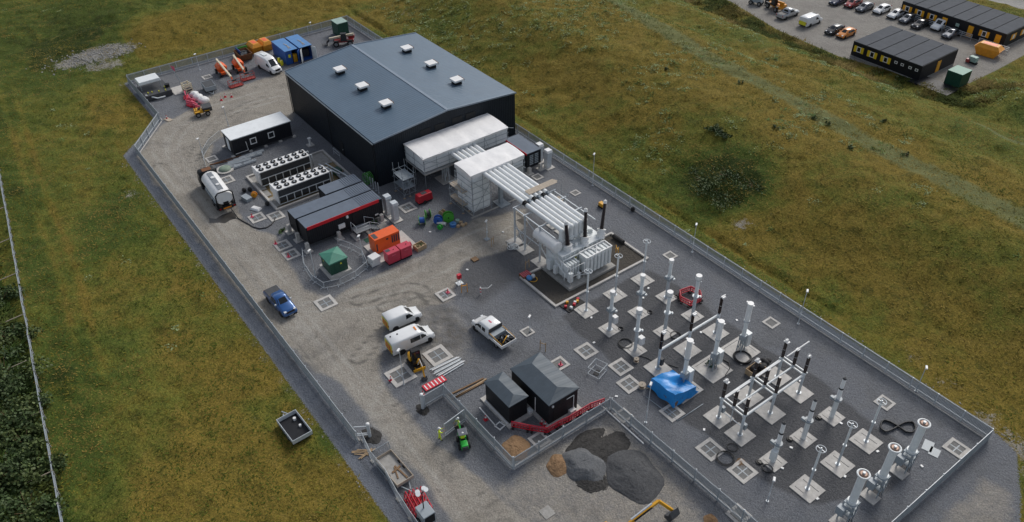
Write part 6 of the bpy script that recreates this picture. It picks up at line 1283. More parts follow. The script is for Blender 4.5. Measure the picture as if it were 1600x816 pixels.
# ------------------------------------------------------------------ square concrete pits
def pit(px, py, s, label, infill='grate', cross=True, sy=None, z=0.0):
    p = G(px, py); sy = sy or s; t = thing('concrete_pit', label, 'pit', (p.x, p.y, z), 0, 'square concrete pits set in the gravel'); w_ = s * .17; a, b = s / 2, sy / 2
    MB().bx(-a, a, -b, -b + w_, -.03, .09).bx(-a, a, b - w_, b, -.03, .09).bx(-a, -a + w_, -b + w_, b - w_, -.03, .09).bx(a - w_, a, -b + w_, b - w_, -.03, .09).build('frame', M['conc'], t, .01)
    MB().bx(-a + w_, a - w_, -b + w_, b - w_, -.03, .04).build('cover', M[infill], t)
    if cross: MB().bx(-a + w_, a - w_, -.05, .05, .041, .055).bx(-.05, .05, -b + w_, b - w_, .041, .053).build('cover_bars', M['mgrey'], t)
    return t
for a in ((509, 474, 2.2, 'concrete pit on the dirt road in front of the green kiosk'), (696, 461, 1.9, 'concrete pit with a red patch beside the yellow trestle, in the middle of the yard'), (684, 556, 2.5, 'concrete pit right of the mini digger, with a four pane cover'),
          (626, 587, 2.6, 'concrete pit at the foot of the lamp post by the mini digger'), (824, 519, 1.3, 'small concrete pit beside the white dropside truck'), (916, 549, 2.0, 'concrete pit farthest of the row between the truck and the switchyard'), (970, 574, 2.0, 'concrete pit in the middle of the row left of the blue tarpaulin'),
          (983, 601, 2.0, 'concrete pit nearest the blue tarpaulin, beside a cable reel'), (1050, 645, 1.9, 'concrete pit partly under the corner of the blue tarpaulin'), (1110, 703, 2.1, 'concrete pit beside the tangle of black wire, nearer the disconnector frame'), (1160, 737, 2.1, 'concrete pit beyond the tangle of black wire, nearer the picture edge'),
          (874, 569, 1.7, 'concrete pit behind the larger black kiosk'), (1205, 505, 1.5, 'small concrete pit by the right hand fence beside the white breaker poles'), (1494, 701, 1.9, 'concrete pit near the lower right fence corner'), (1047, 400, 1.4, 'small pinkish concrete pit between the bund and the right hand fence'),
          (899, 302, 1.2, 'small concrete pit beside the board platform'), (843, 688, 1.7, 'concrete pit set under the inner fence below the red barriers'), (442, 384, 1.9, 'concrete pit with a red marker left of the striped container, farther from the camera'), (455, 398, 1.9, 'concrete pit with a red marker left of the striped container, nearer the camera'),
          (402, 341, 2.0, 'concrete pit with a pink marker beside the tanker hose'), (431, 338, 2.0, 'concrete pit that the tanker hose runs into'), (354, 282, 2.0, 'concrete pit right behind the tanker'), (331, 249, 1.6, 'concrete pit left of the white roofed cabin'), (323.7, 121, 1.6, 'concrete pit beside the orange boom lifts'),
          (839.6, 277, 1.4, 'concrete pit in front of the dark red edged container'), (637, 325, 2.0, 'concrete pit with four square holes beside the red generator'), (1382, 630, 1.6, 'concrete pit behind a ring topped post by the black cable loop'), (974, 650, 1.5, 'concrete pit set under the inner fence near its corner'), (1154, 805, 1.7, 'concrete pit under the inner fence at the bottom of the picture')):
    pit(*a, cross=a[2] > 1.8)
tag(MB().bx(-.55, .55, -.55, .55, -.02, .05).build('cover_slab', M['concd'], None, .01, G(855, 801)), 'plain square grey slab on the dirt near the bottom of the picture', 'slab')
def cone(px, py, label, h=.7, group='traffic cones'):
    t = thing('traffic_cone', label, 'cone', G(px, py), 0, group); MB().bx(-.2, .2, -.2, .2, 0, .05).build('base', M['redpl'], t); MB().cyl((0, 0, .05), (0, 0, h), .15, .03, 12).build('cone', M['redpl'], t); MB().cyl((0, 0, h * .45), (0, 0, h * .75), .107, .071, 12).build('white_band', M['white'], t)
for x, y, lb in ((847, 662, 'traffic cone by the larger black kiosk, farther from the barriers'), (852, 666, 'traffic cone by the larger black kiosk, touching the red barriers'), (759, 656, 'traffic cone standing left of the smaller black kiosk'), (611, 595, 'red cone at the near corner of the pit by the mini digger'), (661, 618, 'red cone on top of the gate post end'), (352, 152, 'cone beside the grey trailer at the far end'), (346, 157, 'cone nearest the yellow dumper'), (362, 152, 'cone nearest the boom lift baskets')): cone(x, y, lb)
def block(px, py, sx, sy, h, name, label, m, rz=0.0, cat=None, group=None): return tag(MB().box(0, 0, h / 2, sx, sy, h).build(name, M[m], None, .02, G(px, py), rz), label, cat or name.replace('_', ' '), group)
for x, y, lb in ((431, 382, 'on the farther pit left of the striped container'), (451, 402, 'on the nearer pit left of the striped container'), (394, 340, 'on the pit beside the tanker hose'), (700, 458, 'on the pit in the middle of the yard'), (876, 571, 'on the pit behind the larger black kiosk')):
    t = thing('marker_post', 'small red marker ' + lb, 'marker', (*G(x, y)[:2], .06), 0, 'small red markers on the pits'); MB().cyl((0, 0, 0), (0, 0, .55), .09, .05, 8).build('post', M['redpl'], t); MB().bx(-.2, .2, -.2, .2, 0, .08).build('base', M['pinkpl'], t)

# ------------------------------------------------------------------ heaps
def heap(px, py, rx, ry, h, label, m, name, flat=.35, seed=0, hole=False):
    p = G(px, py); rng = random.Random(seed); mb = MB(); n, k = 64, 22; V = []
    for i in range(k + 1):
        u = i / k
        for j in range(n):
            a = 2 * PI * j / n; w_ = 1 + .10 * math.sin(2 * a + seed) + .06 * math.sin(5 * a + seed * 2); r = u * w_
            z = h * max(0, min(1, (1 - u) / (1 - flat))) ** .9 + rng.uniform(-.05, .05) * (u < .97) + (u < .97) * h * (.05 * math.sin(3 * a + 4 * u + seed) * u * (1 - u) * 3 + .03 * math.sin(7 * a + 9 * u + seed) * u); z = h * .93 + (z - h * .93) * .3 if z > h * .93 else z
            V.append((rx * r * math.cos(a), ry * r * math.sin(a), z if u < 1 else -.05))
    mb.add(V, [(i * n + j, i * n + (j + 1) % n, (i + 1) * n + (j + 1) % n, (i + 1) * n + j)[::-1] for i in range(k) for j in range(n)], True)
    o = mb.build(name, M[m]); o.location = p; return tag(o, label, 'heap')
heap(912, 728, 2.15, 2.1, .8, 'flat topped pale grey stone dust heap inside the ring of dark soil', 'heap', 'stone_dust_heap', .45, 1)
heap(989, 742, 3.0, 2.75, .7, 'broad darker grey stone dust heap beside the inner fence', 'heapd', 'stone_dust_heap', .3, 2)
heap(873, 727, 1.2, 1.3, .5, 'orange sand heap beside the pale grey stone dust heap', 'sand', 'sand_heap', .2, 3); heap(806, 701, 1.6, 1.4, .35, 'low orange sand heap inside the inner fence corner', 'sand', 'sand_heap', .2, 4)
heap(940, 706, 1.7, 3.2, .35, 'dark wet soil spread round the pale grey heap, on its far side', 'soil', 'soil_heap', .3, 5); heap(925, 752, 1.5, 1.4, .22, 'dark wet soil spread round the pale grey heap, on its near side', 'soil', 'soil_heap', .2, 6); heap(915, 692, 1.1, 2.6, .22, 'dark wet soil behind the pale grey heap, nearest the inner fence', 'soil', 'soil_heap', .3, 9)
heap(580, 681, 1.15, 1.0, .16, 'dark spoil round the capped gate post by the left fence', 'soil', 'soil_heap', .4, 7); heap(660, 640, .8, .7, .12, 'dark spoil round the gate post by the striped barrier', 'soil', 'soil_heap', .4, 8); heap(1157, 723, .5, .5, .1, 'tiny heap of brown sand between the lower switchyard pits', 'sand', 'sand_heap', .2, 10); heap(1110, 813, .7, .6, .3, 'small orange sand heap by the inner fence at the bottom edge', 'sand', 'sand_heap', .2, 11)

# ------------------------------------------------------------------ barriers
def barrier(a, b, label, m='redpl', h=.95, group='red plastic barriers'):
    a, b = Vector((a[0], a[1], 0)), Vector((b[0], b[1], 0)); L = (b - a).length; t = thing('plastic_barrier', label, 'barrier', a, math.atan2(b.y - a.y, b.x - a.x), group)
    mb = MB().bx(0, L, -.03, .03, h - .22, h).bx(0, L, -.03, .03, .15, .27).bx(0, L, -.025, .025, .5, .58); n = max(3, int(L / .28))
    for k in range(n + 1): mb.bx(k * (L - .06) / n, k * (L - .06) / n + .06, -.025, .025, .27, h - .2)
    mb.build('panel', M[m], t); MB().bx(.1, .3, -.28, .28, 0, .15).bx(L - .3, L - .1, -.28, .28, 0, .15).build('foot', M['black_rubber'], t); MB().bx(.15, L - .15, -.034, -.031, h - .17, h - .06).bx(.15, L - .15, .031, .034, h - .17, h - .06).build('reflective_strip', M['pinkpl'], t)
rb = [(799, 668), (828, 674), (855, 678), (872, 668), (889, 660), (905, 650), (922, 640), (944, 632)]
for (p, q), lb in zip(zip(rb[:-1], rb[1:]), ('at its left end', 'second from the left end', 'at the bend below the larger kiosk', 'just right of the bend', 'in the middle of the long straight', 'second from the right end', 'at the inner fence corner')): barrier(G(*p), G(*q), 'red barrier in the row below the black kiosks, ' + lb)
hx = [(1061, 462), (1078, 456), (1093, 463), (1095, 472), (1079, 480), (1063, 472)]
for (p, q), lb in zip(zip(hx, hx[1:] + hx[:1]), ('far left', 'far right', 'right', 'near right', 'near left', 'left')): barrier(G(*p), G(*q), 'red barrier on the %s side of the barrier ring in the switchyard' % lb, h=.9)
t = thing('striped_barrier', 'red and white striped barrier panel lying by the gate post', 'barrier', G(679, 600), .0); 
MB().box(0, 0, .12, .9, 2.6, .06).build('panel', M['redpl'], t); mb = MB()
for k in range(6): mb.box(0, -1.05 + k * .42, .155, .7, .12, .012)
mb.build('white_bars', M['white'], t)
for k in range(5):
    t = thing('stacked_barrier', 'red barrier leaning in the stack behind the lighting tower, %s of five from the left' % ('first', 'second', 'third', 'fourth', 'fifth')[k], 'barrier', G(640 + k * 6, 797 - k * 2), math.radians(-8), 'stacked red barriers'); mb = MB()
    for z in (.1, .55, 1.0): mb.bar((-1.3, z * .25, z), (1.2, z * .25, z), .07)
    for x in np.linspace(-1.3, 1.2, 6): mb.bar((x, .02, .1), (x, .25, 1.0), .07)
    mb.build('panel', M['redpl'], t); MB().bx(-1.2, -.9, -.25, .25, 0, .1).bx(.8, 1.1, -.25, .25, 0, .1).build('foot', M['black_rubber'], t)

# ------------------------------------------------------------------ trailers and the lighting tower
def trailer(px, py, L, W, H, rz, label, m='galv', floor='dgrey', wheels=True, z0=.55, load=None):
    p = G(px, py); p.z = float(terr([p.x], [p.y])[0]); t = thing('trailer', label, 'trailer', p, rz); MB().bx(-L / 2, L / 2, -W / 2, W / 2, z0 - .08, z0).build('floor', M[floor], t)
    MB().bx(-L / 2, L / 2, -W / 2, -W / 2 + .05, z0, z0 + H).bx(-L / 2, L / 2, W / 2 - .05, W / 2, z0, z0 + H).bx(-L / 2, -L / 2 + .05, -W / 2 + .05, W / 2 - .05, z0, z0 + H).bx(L / 2 - .05, L / 2, -W / 2 + .05, W / 2 - .05, z0, z0 + H).build('side_board', M[m], t)
    MB().bar((L / 2, -W * .3, z0 - .15), (L / 2 + 1.2, 0, z0 - .15), .09).bar((L / 2 - .4, W * .3, z0 - .15), (L / 2 + .8, 0, z0 - .15), .09).cyl((L / 2 + .7, 0, 0), (L / 2 + .7, 0, z0 - .1), .04).build('drawbar', M['galvdull'], t)
    mb = MB()
    for k in range(8): mb.bx(-L / 2 + .1 + k * (L - .2) / 8, -L / 2 + .14 + k * (L - .2) / 8, -W / 2 - .03, -W / 2, z0, z0 + H).bx(-L / 2 + .1 + k * (L - .2) / 8, -L / 2 + .14 + k * (L - .2) / 8, W / 2, W / 2 + .03, z0, z0 + H)
    mb.build('stakes', M['galvdull'], t)
    if wheels:
        for x in (-.45, .35):
            for s in (-1, 1): wheel(t, x, s * (W / 2 + .02), .3, .2)
    return t
t = trailer(462, 674, 3.5, 2.1, .5, math.radians(182), 'black floored grey trailer standing alone on the brown grass', floor='black'); MB().cyl((1.0, -.5, .55), (1.0, -.5, .85), .16, n=12).build('bucket', M['pvc'], t); MB().cyl((-.1, -.55, .55), (-.1, -.55, .8), .13).build('bucket', M['pvc'], t)
t = trailer(617, 738, 3.9, 1.8, .32, math.radians(2), 'flat grey plant trailer with a mesh ramp and loose timber in it', m='board', floor='concd', z0=.5)
mb = MB().tube([(-1.95, -.85, .55), (-2.15, -.85, 1.75), (-2.15, .85, 1.75), (-1.95, .85, .55)], .03)
for k in range(9): mb.bar((-1.96, -.8 + k * .2, .55), (-2.15, -.8 + k * .2, 1.75), .02)
mb.build('mesh_ramp', M['galvdull'], t); MB().box(.7, .3, .55, 1.9, .15, .07, .1).box(.5, -.1, .55, 1.4, .12, .07, -.3).box(.2, .1, .56, .2, 1.0, .07, .2).build('loose_timber', M['woodd'], t)
t = trailer(328, 141, 2.6, 1.8, .75, math.radians(-4), 'grey box trailer with a dark cover in the far storage area', m='mgrey', floor='dgrey', z0=.45); MB().bx(-1.2, 1.2, -.8, .8, 1.12, 1.17).build('cover', M['dgrey'], t)
p = G(666, 812); t = thing('lighting_tower', 'grey lighting tower cabinet with a cluster of white lamps on its mast', 'lighting tower', (p.x, p.y, 0), 0)
MB().box(0, 0, .85, 1.5, 1.2, 1.3).build('cabinet', M['mgrey'], t, .05); MB().bx(-.6, .6, -.605, .605, .9, 1.4).build('side_panel', M['galv'], t); MB().bx(.752, .77, -.5, .5, .35, 1.4).build('front_panel', M['black'], t); MB().cyl((-.2, 0, 1.5), (-.2, 0, 3.7), .06, n=8).build('mast', M['dgrey'], t)
for dx, dy in ((-.35, .3), (-.35, -.3), (0, .38), (0, -.38)): MB().cyl((-.2 + dx * .6, dy, 3.72), (-.2 + dx * .6 + .08, dy * 1.05, 3.95), .19, .22, 12).build('lamp', M['lamp'], t)
MB().bar((-.2, -.4, 3.7), (-.2, .4, 3.7), .06).build('cross_arm', M['dgrey'], t)
for s in (-1, 1): wheel(t, -.1, s * .72, .28, .18)

# ------------------------------------------------------------------ plant machinery
def track(t, x0, x1, y, w_=.28, h=.42):
    mb = MB(); P = []; n = 8
    for k in range(n + 1): a = PI / 2 + PI * k / n; P.append((x0 + h / 2 * math.cos(a), h / 2 + h / 2 * math.sin(a)))
    for k in range(n + 1): a = -PI / 2 + PI * k / n; P.append((x1 + h / 2 * math.cos(a), h / 2 + h / 2 * math.sin(a)))
    v = [(x, y - w_ / 2, z) for x, z in P] + [(x, y + w_ / 2, z) for x, z in P]; m = len(P); mb.add(v, [(k, (k + 1) % m, m + (k + 1) % m, m + k) for k in range(m)]); mb.add(v, [tuple(range(m - 1, -1, -1)), tuple(range(m, 2 * m))]); mb.build('track', M['black_rubber'], t)
def digger(loc, rz, label, s=1.0, arm=0.0, name='mini_digger', swing=0.0, cabin=True):
    t = thing(name, label, 'digger', loc, rz); 
    for y in (-.5, .5): track(t, -.65, .65, y * 1.05)
    MB().bx(-.5, .5, -.4, .4, .2, .42).build('undercarriage', M['black'], t); MB().cyl((0, 0, .4), (0, 0, .52), .38, n=16).build('slew_ring', M['black'], t)
    c, q = math.cos(swing), math.sin(swing); R = lambda x, y, z: (x * c - y * q, x * q + y * c, z)
    ring = lambda x, k, z0, z1: [R(x, y * k, z) for y, z in ((-.52, z0), (-.58, z0 + .2), (-.5, z1 - .06), (0, z1), (.5, z1 - .06), (.58, z0 + .2), (.52, z0))]
    MB().loft([ring(-.98, .55, .56, 1.0), ring(-.9, .85, .52, 1.14), ring(-.55, 1, .52, 1.22), ring(-.05, 1, .52, 1.16)]).build('engine_cover', M['yellow'], t); MB().add([R(x, y, z) for z in (.5, .6) for x, y in ((-.1, -.55), (.5, -.5), (.5, .5), (-.1, .55))], [(3, 2, 1, 0), (4, 5, 6, 7), (0, 1, 5, 4), (1, 2, 6, 5), (2, 3, 7, 6), (3, 0, 4, 7)]).build('deck', M['black'], t)
    cb = [R(x, y, z) for x, y, z in ((-.2, -.42, .6), (.5, -.42, .6), (.5, .42, .6), (-.2, .42, .6), (-.12, -.38, 2.05), (.38, -.38, 2.05), (.38, .38, 2.05), (-.12, .38, 2.05))]; MB().add(cb, [(3, 2, 1, 0), (0, 1, 5, 4), (1, 2, 6, 5), (2, 3, 7, 6), (3, 0, 4, 7)]).build('cab_glass', M['glass'], t)
    mb = MB()
    for i in range(4): mb.bar(cb[i], cb[i + 4], .07); mb.bar(cb[4 + i], cb[4 + (i + 1) % 4], .07)
    mb.build('cab_frame', M['black'], t); MB().add([(*cb[4 + i][:2], 2.05) for i in range(4)] + [(*cb[4 + i][:2], 2.13) for i in range(4)], [(3, 2, 1, 0), (4, 5, 6, 7), (0, 1, 5, 4), (1, 2, 6, 5), (2, 3, 7, 6), (3, 0, 4, 7)]).build('cab_roof', M['black'], t)
    B0, B1, B2, B3 = R(.55, 0, .8), R(1.15, 0, 1.75), R(1.95, 0, 1.35), R(2.25, 0, .42)
    MB().bar(B0, B1, .15, .2).bar(B1, B2, .14, .17).build('boom', M['yellow'], t); MB().bar(B2, B3, .13, .15).build('dipper', M['yellow'], t); MB().cyl(R(.65, 0, .6), R(1.1, 0, 1.5), .05).cyl(R(1.3, 0, 1.85), R(1.95, 0, 1.52), .045).build('hydraulic_ram', M['galv'], t)
    bk = [(2.25, .45), (2.45, .2), (2.3, .0), (2.0, .05), (1.95, .2), (2.1, .22)]; v = [R(x, y, z) for y in (-.25, .25) for x, z in bk]; m = 6; MB().add(v, [(k, (k + 1) % m, m + (k + 1) % m, m + k) for k in range(m)] + [tuple(range(m - 1, -1, -1)), tuple(range(m, 2 * m))]).build('bucket', M['dgrey'], t)
    MB().bx(.95, 1.02, -.6, .6, .08, .4).bx(.55, .95, -.35, -.27, .2, .28).bx(.55, .95, .27, .35, .2, .28).build('dozer_blade', M['yellow'], t); t.scale = (s,) * 3; return t
p = G(650, 570); digger((p.x, p.y, 0), math.radians(-10), 'yellow mini digger with a black cab working beside the longer white van', 1.12)
# large digger: only its arm, bucket and cab roof reach into the picture
A0, A1, A2, A3 = G(983, 818, 2.4), G(1029, 783, 3.1), G(1050, 797, 1.4), G(1053, 806, .3)
p = G(950, 868); t = thing('digger', 'large yellow digger whose arm and bucket reach in from the bottom edge', 'digger', (p.x, p.y, 0), 0)
def P_(v): return (v[0] - p.x, v[1] - p.y, v[2])
for y in (-1.0, 1.0): track(t, -1.5, 1.2, y, .5, .8)
MB().bx(-1.3, 1.0, -.9, .9, .4, 1.0).build('undercarriage', M['black'], t); MB().box(-.4, .6, 1.55, 2.6, 1.1, 1.0).box(-1.3, -.4, 1.5, .9, 1.2, .9).build('engine_cover', M['yellow'], t, .08); MB().box(.6, -.55, 2.0, 1.5, 1.0, 1.7, 0, (.85, .9)).build('cab', M['glass'], t, .06); MB().box(.6, -.55, 2.88, 1.35, .95, .08).build('cab_roof', M['lgrey'], t, .03)
MB().bar(P_(A0), P_(A1), .22, .32).bar((.9, .1, 1.5), P_(A0), .26, .36).build('boom', M['yellow'], t); MB().cyl(P_(A0.lerp(A1, .05) + Vector((0, 0, .4))), P_(A0.lerp(A1, .75) + Vector((0, 0, .42))), .09).build('hydraulic_ram', M['galv'], t); MB().bar(P_(A0.lerp(A1, .1) + Vector((.18, .1, .12))), P_(A0.lerp(A1, .7) + Vector((.18, .1, .12))), .1).build('hose_bundle', M['black'], t)
MB().bar(P_(A1), P_(A2), .20, .26).build('dipper', M['yellow'], t); b_ = Vector(P_(A2)); MB().loft([[(b_.x + x, b_.y + y, b_.z + z) for x, z in ((.2, .2), (.55, -.3), (.35, -1.0), (-.3, -1.05), (-.35, -.7), (.1, -.4))] for y in (-.5, .5)], False).build('bucket', M['dgrey'], t)
# green compact loader with its driver
p = G(724, 694); t = thing('compact_loader', 'bright green compact loader with a grey canopy by the inner fence', 'loader', (p.x, p.y, 0), math.radians(-22)); t.scale = (.88, .88, .88)
for x in (-.55, .6):
    for s in (-1, 1): wheel(t, x, s * .66, .34, .26)
MB().box(.75, 0, .78, 1.0, .85, .55, 0, (.85, .85)).box(-.65, 0, .7, .9, .8, .4).bx(-.4, .4, -.35, .35, .45, .62).build('body', M['limegreen'], t, .06); MB().box(1.1, 0, .7, .4, .7, .5).build('engine_grille', M['dgrey'], t, .03)
mb = MB()
for x, y in ((-.15, -.42), (-.15, .42), (.35, -.42), (.35, .42)): mb.bar((x, y, .6), (x, y, 1.9), .05)
mb.build('canopy_posts', M['black'], t); MB().box(-.1, 0, 1.94, 1.0, 1.0, .07).build('canopy', M['cargrey'], t, .02); MB().box(.0, 0, .72, .45, .5, .2).box(.22, 0, .95, .1, .5, .45).build('seat', M['black'], t, .03); MB().bar((-.9, 0, .8), (-1.9, 0, 1.3), .14, .16).bar((-1.9, 0, 1.3), (-2.1, 0, .7), .1).build('loader_arm', M['limegreen'], t); MB().box(-2.1, 0, .55, .2, 1.0, .5).build('fork_carriage', M['dgrey'], t)
def boomlift(chx, bkx, label):
    c, b = G(*chx), G(*bkx); rz = math.atan2(b.y - c.y, b.x - c.x); L = (b - c).length; t = thing('boom_lift', label, 'boom lift', (c.x, c.y, 0), rz, 'orange boom lifts')
    for x in (-1.0, 1.0):
        for s in (-1, 1): wheel(t, x, s * .98, .42, .3)
    MB().box(0, 0, .62, 2.4, 1.3, .45).build('chassis', M['orange'], t, .06); ring = lambda x, k: [(x, y * k, z) for y, z in ((-.8, .95), (-.85, 1.4), (-.5, 1.75), (.5, 1.75), (.85, 1.4), (.8, .95))]
    MB().loft([ring(-1.5, .7), ring(-1.2, 1), (ring(.3, 1)), ring(.6, .7)]).build('turret', M['orange'], t); MB().bar((-1.3, -.2, 1.7), (-.9, -.2, 2.35), .3, .3).bar((-1.5, -.15, 2.3), (L - 1.4, -.15, 1.35), .28, .34).build('boom', M['cream'], t); MB().bar((L - 1.4, -.15, 1.35), (L - .9, -.1, .6), .2).build('jib', M['orange'], t)
    mb = MB(); 
    for z in (.18, .62, 1.1):
        mb.tube([(L - .8, -1.15, z), (L + .25, -1.15, z), (L + .25, 1.15, z), (L - .8, 1.15, z), (L - .8, -1.15, z)], .035)
    for x in (L - .8, L + .25):
        for y in (-1.15, -.4, .4, 1.15): mb.bar((x, y, .15), (x, y, 1.1), .05)
    mb.bx(L - .8, L + .25, -1.15, 1.15, .1, .16); mb.build('basket', M['boomred'], t); MB().box(L - .6, 0, 1.05, .3, .7, .3).build('control_panel', M['dgrey'], t, .03); return t
boomlift((349, 116), (370, 136), 'orange boom lift with its red basket nearest the grey box trailer'); boomlift((375, 110), (389, 125), 'orange boom lift nearer the white van')
# telehandlers
def telehandler(loc, rz, label, m, ax=1.0):
    t = thing('telehandler', label, 'telehandler', loc, rz)
    for x in (-1.3, 1.3):
        for s in (-1, 1): wheel(t, x, s * 1.1, .55, .36)
    MB().box(-.2, 0, .95, 3.6, 1.3, .55).box(-1.6, -.5, 1.4, 1.2, .8, .5).build('body', M[m], t, .06); MB().box(-.2, .65, 1.75, 1.2, .85, 1.3, 0, (.8, .9)).build('cab_glass', M['glass'], t, .04); MB().box(-.2, .65, 2.45, 1.1, .85, .1).build('cab_roof', M['black'], t, .03); MB().bar((-2.1, -.2, 1.9), (2.5, -.2, 1.25), .32, .38).build('boom', M[m if ax > 0 else 'cream'], t); MB().bar((2.4, -.2, 1.3), (2.9, -.2, .6), .25).box(3.0, -.2, .6, .15, 1.2, .9).bx(3.05, 4.0, -.6, -.5, .15, .22).bx(3.05, 4.0, .1, .2, .15, .22).build('fork_carriage', M['dgrey'], t)
    for s in (-1, 1):
        for x in (-1.3, 1.3): MB().box(x, s * .95, 1.2, 1.1, .45, .06).build('mudguard', M['black'], t)
    return t
p = G(537, 70); telehandler((p.x, p.y, 0), math.radians(-118), 'faded red telehandler half hidden behind the far end of the hall roof', 'carred', -1)
p = G(1211, 15); telehandler((p.x, p.y, 0), math.radians(165), 'orange telehandler at the top edge beside the silver pickup', 'skiporange')
p = G(1181, 7); t = thing('grey_loader', 'grey machine at the top edge beside the orange telehandler', 'machine', (p.x, p.y, 0), .3); MB().box(0, 0, 1.0, 2.6, 1.4, .9, 0, (.8, .8)).build('body', M['mgrey'], t, .08); MB().box(-.3, 0, 1.8, 1.1, 1.1, .8).build('cab', M['glass'], t, .05)
for x in (-.9, .9):
    for s in (-1, 1): wheel(t, x, s * .85, .45, .3)
p = G(317, 180); t = thing('dumper', 'yellow site dumper with a black skip at the near end of the far storage area', 'dumper', (p.x, p.y, 0), math.radians(80))
for x in (-.7, .8):
    for s in (-1, 1): wheel(t, x, s * .72, .4, .3)
MB().box(-.5, 0, .85, 1.5, .95, .6, 0, (.8, .8)).build('body', M['yellow'], t, .06); MB().loft([[(x, y, z) for y, z in ((-.55, .7), (-.85, 1.5), (.85, 1.5), (.55, .7))] for x in (.2, 1.6)], False).build('dump_skip', M['dgrey'], t); MB().box(-.35, 0, 1.25, .4, .45, .2).build('seat', M['black'], t); MB().tube([(-.9, -.45, 1.1), (-.9, -.45, 2.0), (-.9, .45, 2.0), (-.9, .45, 1.1)], .04).build('roll_bar', M['black'], t)
for s in (-1, 1): MB().box(-.7, s * .72, 1.02, .8, .32, .07).build('mudguard', M['yellow'], t); MB().box(.75, s * .72, 1.02, .8, .32, .07).build('mudguard', M['yellow'], t)

# ------------------------------------------------------------------ storage area at the far end
def bluecont(x0, x1, y0, y1, label, open_=0):
    t = thing('storage_container', label, 'container', ((x0 + x1) / 2, (y0 + y1) / 2, 0), 0, 'blue storage containers'); h = 2.6
    ab(MB().bx(x0, x1 - .02, y0, y0 + .06, .1, h - .06).bx(x0, x1 - .02, y1 - .06, y1, .1, h - .06).bx(x0, x0 + .06, y0 + .06, y1 - .06, .1, h - .06).bx(x0, x1, y0, y1, .05, .14), 'wall', M['conblue'], t); ab(MB().bx(x0, x1, y0, y1, h - .058, h), 'roof', M['conblueroof'], t, .01)
    ab(MB().bar((x0 + 2.5, y0 + 1.3, h + .04), (x1 - .8, y0 + 1.5, h + .04), .10, .05).bar((x0 + 3.2, y0 + 1.5, h + .04), (x1 - .6, y0 + 1.1, h + .04), .07, .05), 'roof_timber', M['board'], t); ym = (y0 + y1) / 2
    if open_ == 1: ab(MB().bx(x1 - .06, x1, y0 + .06, ym, .15, h - .08), 'door', M['conblue'], t); ab(MB().box(x1 + .45, y1 - .1, 1.3, .06, 1.15, 2.35, math.radians(50)), 'door', M['conblue'], t); ab(MB().bx(x1 - .8, x1 - .1, ym + .2, y1 - .3, .15, 1.6), 'stored_goods', M['yellow'], t); ab(MB().bx(x1 + .001, x1 + .012, y0 + .5, y0 + .95, 1.3, 1.9), 'door_notice', M['hiyellow'], t)
    else: ab(MB().box(x1 + .55, y0 + .0, 1.3, 1.15, .06, 2.35, math.radians(-35)), 'door', M['lgrey'], t); ab(MB().box(x1 + .55, y1 - .0, 1.3, 1.15, .06, 2.35, math.radians(20)), 'door', M['lgrey'], t); ab(MB().bx(x0 + 1, x1 - 1.2, y0 + .3, y1 - .3, .15, 1.5), 'stored_goods', M['dgrey'], t)
bluecont(-50.9, -45.0, 6.6, 9.05, 'blue storage container nearer the white van, with yellow goods at its door', 1); bluecont(-50.9, -44.9, 9.35, 11.8, 'blue storage container with both pale doors swung open', 2)
x0, x1, y0, y1 = -52.9, -50.3, 19.7, 21.9; t = thing('green_container', 'dark green box container with a pale green roof in the far fence corner', 'container', (-51.6, 20.8, 0)); ab(MB().bx(x0, x1, y0, y1, .08, 2.6), 'body', M['green'], t, .03); ab(MB().bx(x0 - .03, x1 + .03, y0 - .03, y1 + .03, 2.603, 2.7), 'roof', M['cabgreenroof'], t); ab(MB().bx(x1 + .002, x1 + .03, y0 + .15, y0 + 1.05, .2, 2.4).bx(x1 + .002, x1 + .03, y0 + 1.15, y1 - .15, .2, 2.4), 'door', M['green'], t)
for px, py, lb in ((399, 81, 'orange lidded skip nearer the open skip'), (416, 77, 'orange lidded skip beside the blue container')):
    p = G(px, py); skip((p.x, p.y, 0), .05, lb, sx=3.0, sy=1.9, h=1.9, group='orange skips in the storage area')
p = G(382, 92); skip((p.x, p.y, 0), .0, 'open rusty skip full of rubbish beside the orange skips', m='rust', cover=False, sx=3.2, sy=2.3, h=2.0, load='dgrey')
t = thing('waste_bin', 'green board standing in the open rusty skip', 'board', G(381, 86), 0); MB().box(0, 0, 1.1, .08, 1.9, 1.1).build('panel', M['drumgreen'], t)
t = thing('waste_bin', 'blue board standing at the left end of the open rusty skip', 'board', G(374, 90), 0); MB().box(0, 0, 1.0, 2.2, .08, 1.3).build('panel', M['conblue'], t)
for k, (px, py) in enumerate(((437, 98), (441, 102))):
    t = thing('plastic_drum', ('yellow plastic drum nearer the white van', 'yellow plastic drum nearer the blue container')[k], 'drum', G(px, py), 0, 'yellow drums at the blue container'); MB().lathe([(.26, 0), (.3, .1), (.3, .8), (.22, .95)], n=14).build('body', M['hiyellow'], t); MB().cyl((0, 0, .95), (0, 0, 1.0), .1).build('cap', M['white'], t)
p = G(244, 147); t = thing('covered_pump', 'dark fenced pump set with a pale grey canopy in the far left corner', 'pump shelter', (p.x, p.y, 0), 0)
MB().box(-1.3, -.4, 2.35, 2.6, 3.6, .5, 0, (.92, .95)).build('canopy', M['lgrey'], t, .06); MB().bx(-2.6, 2.2, -2.2, 2.2, .05, 1.0).build('tank', M['dgrey'], t, .05); mb = MB()
for x in (-2.4, -.2):
    for y in (-2, 1.2): mb.cyl((x, y, 0), (x, y, 2.1), .06)
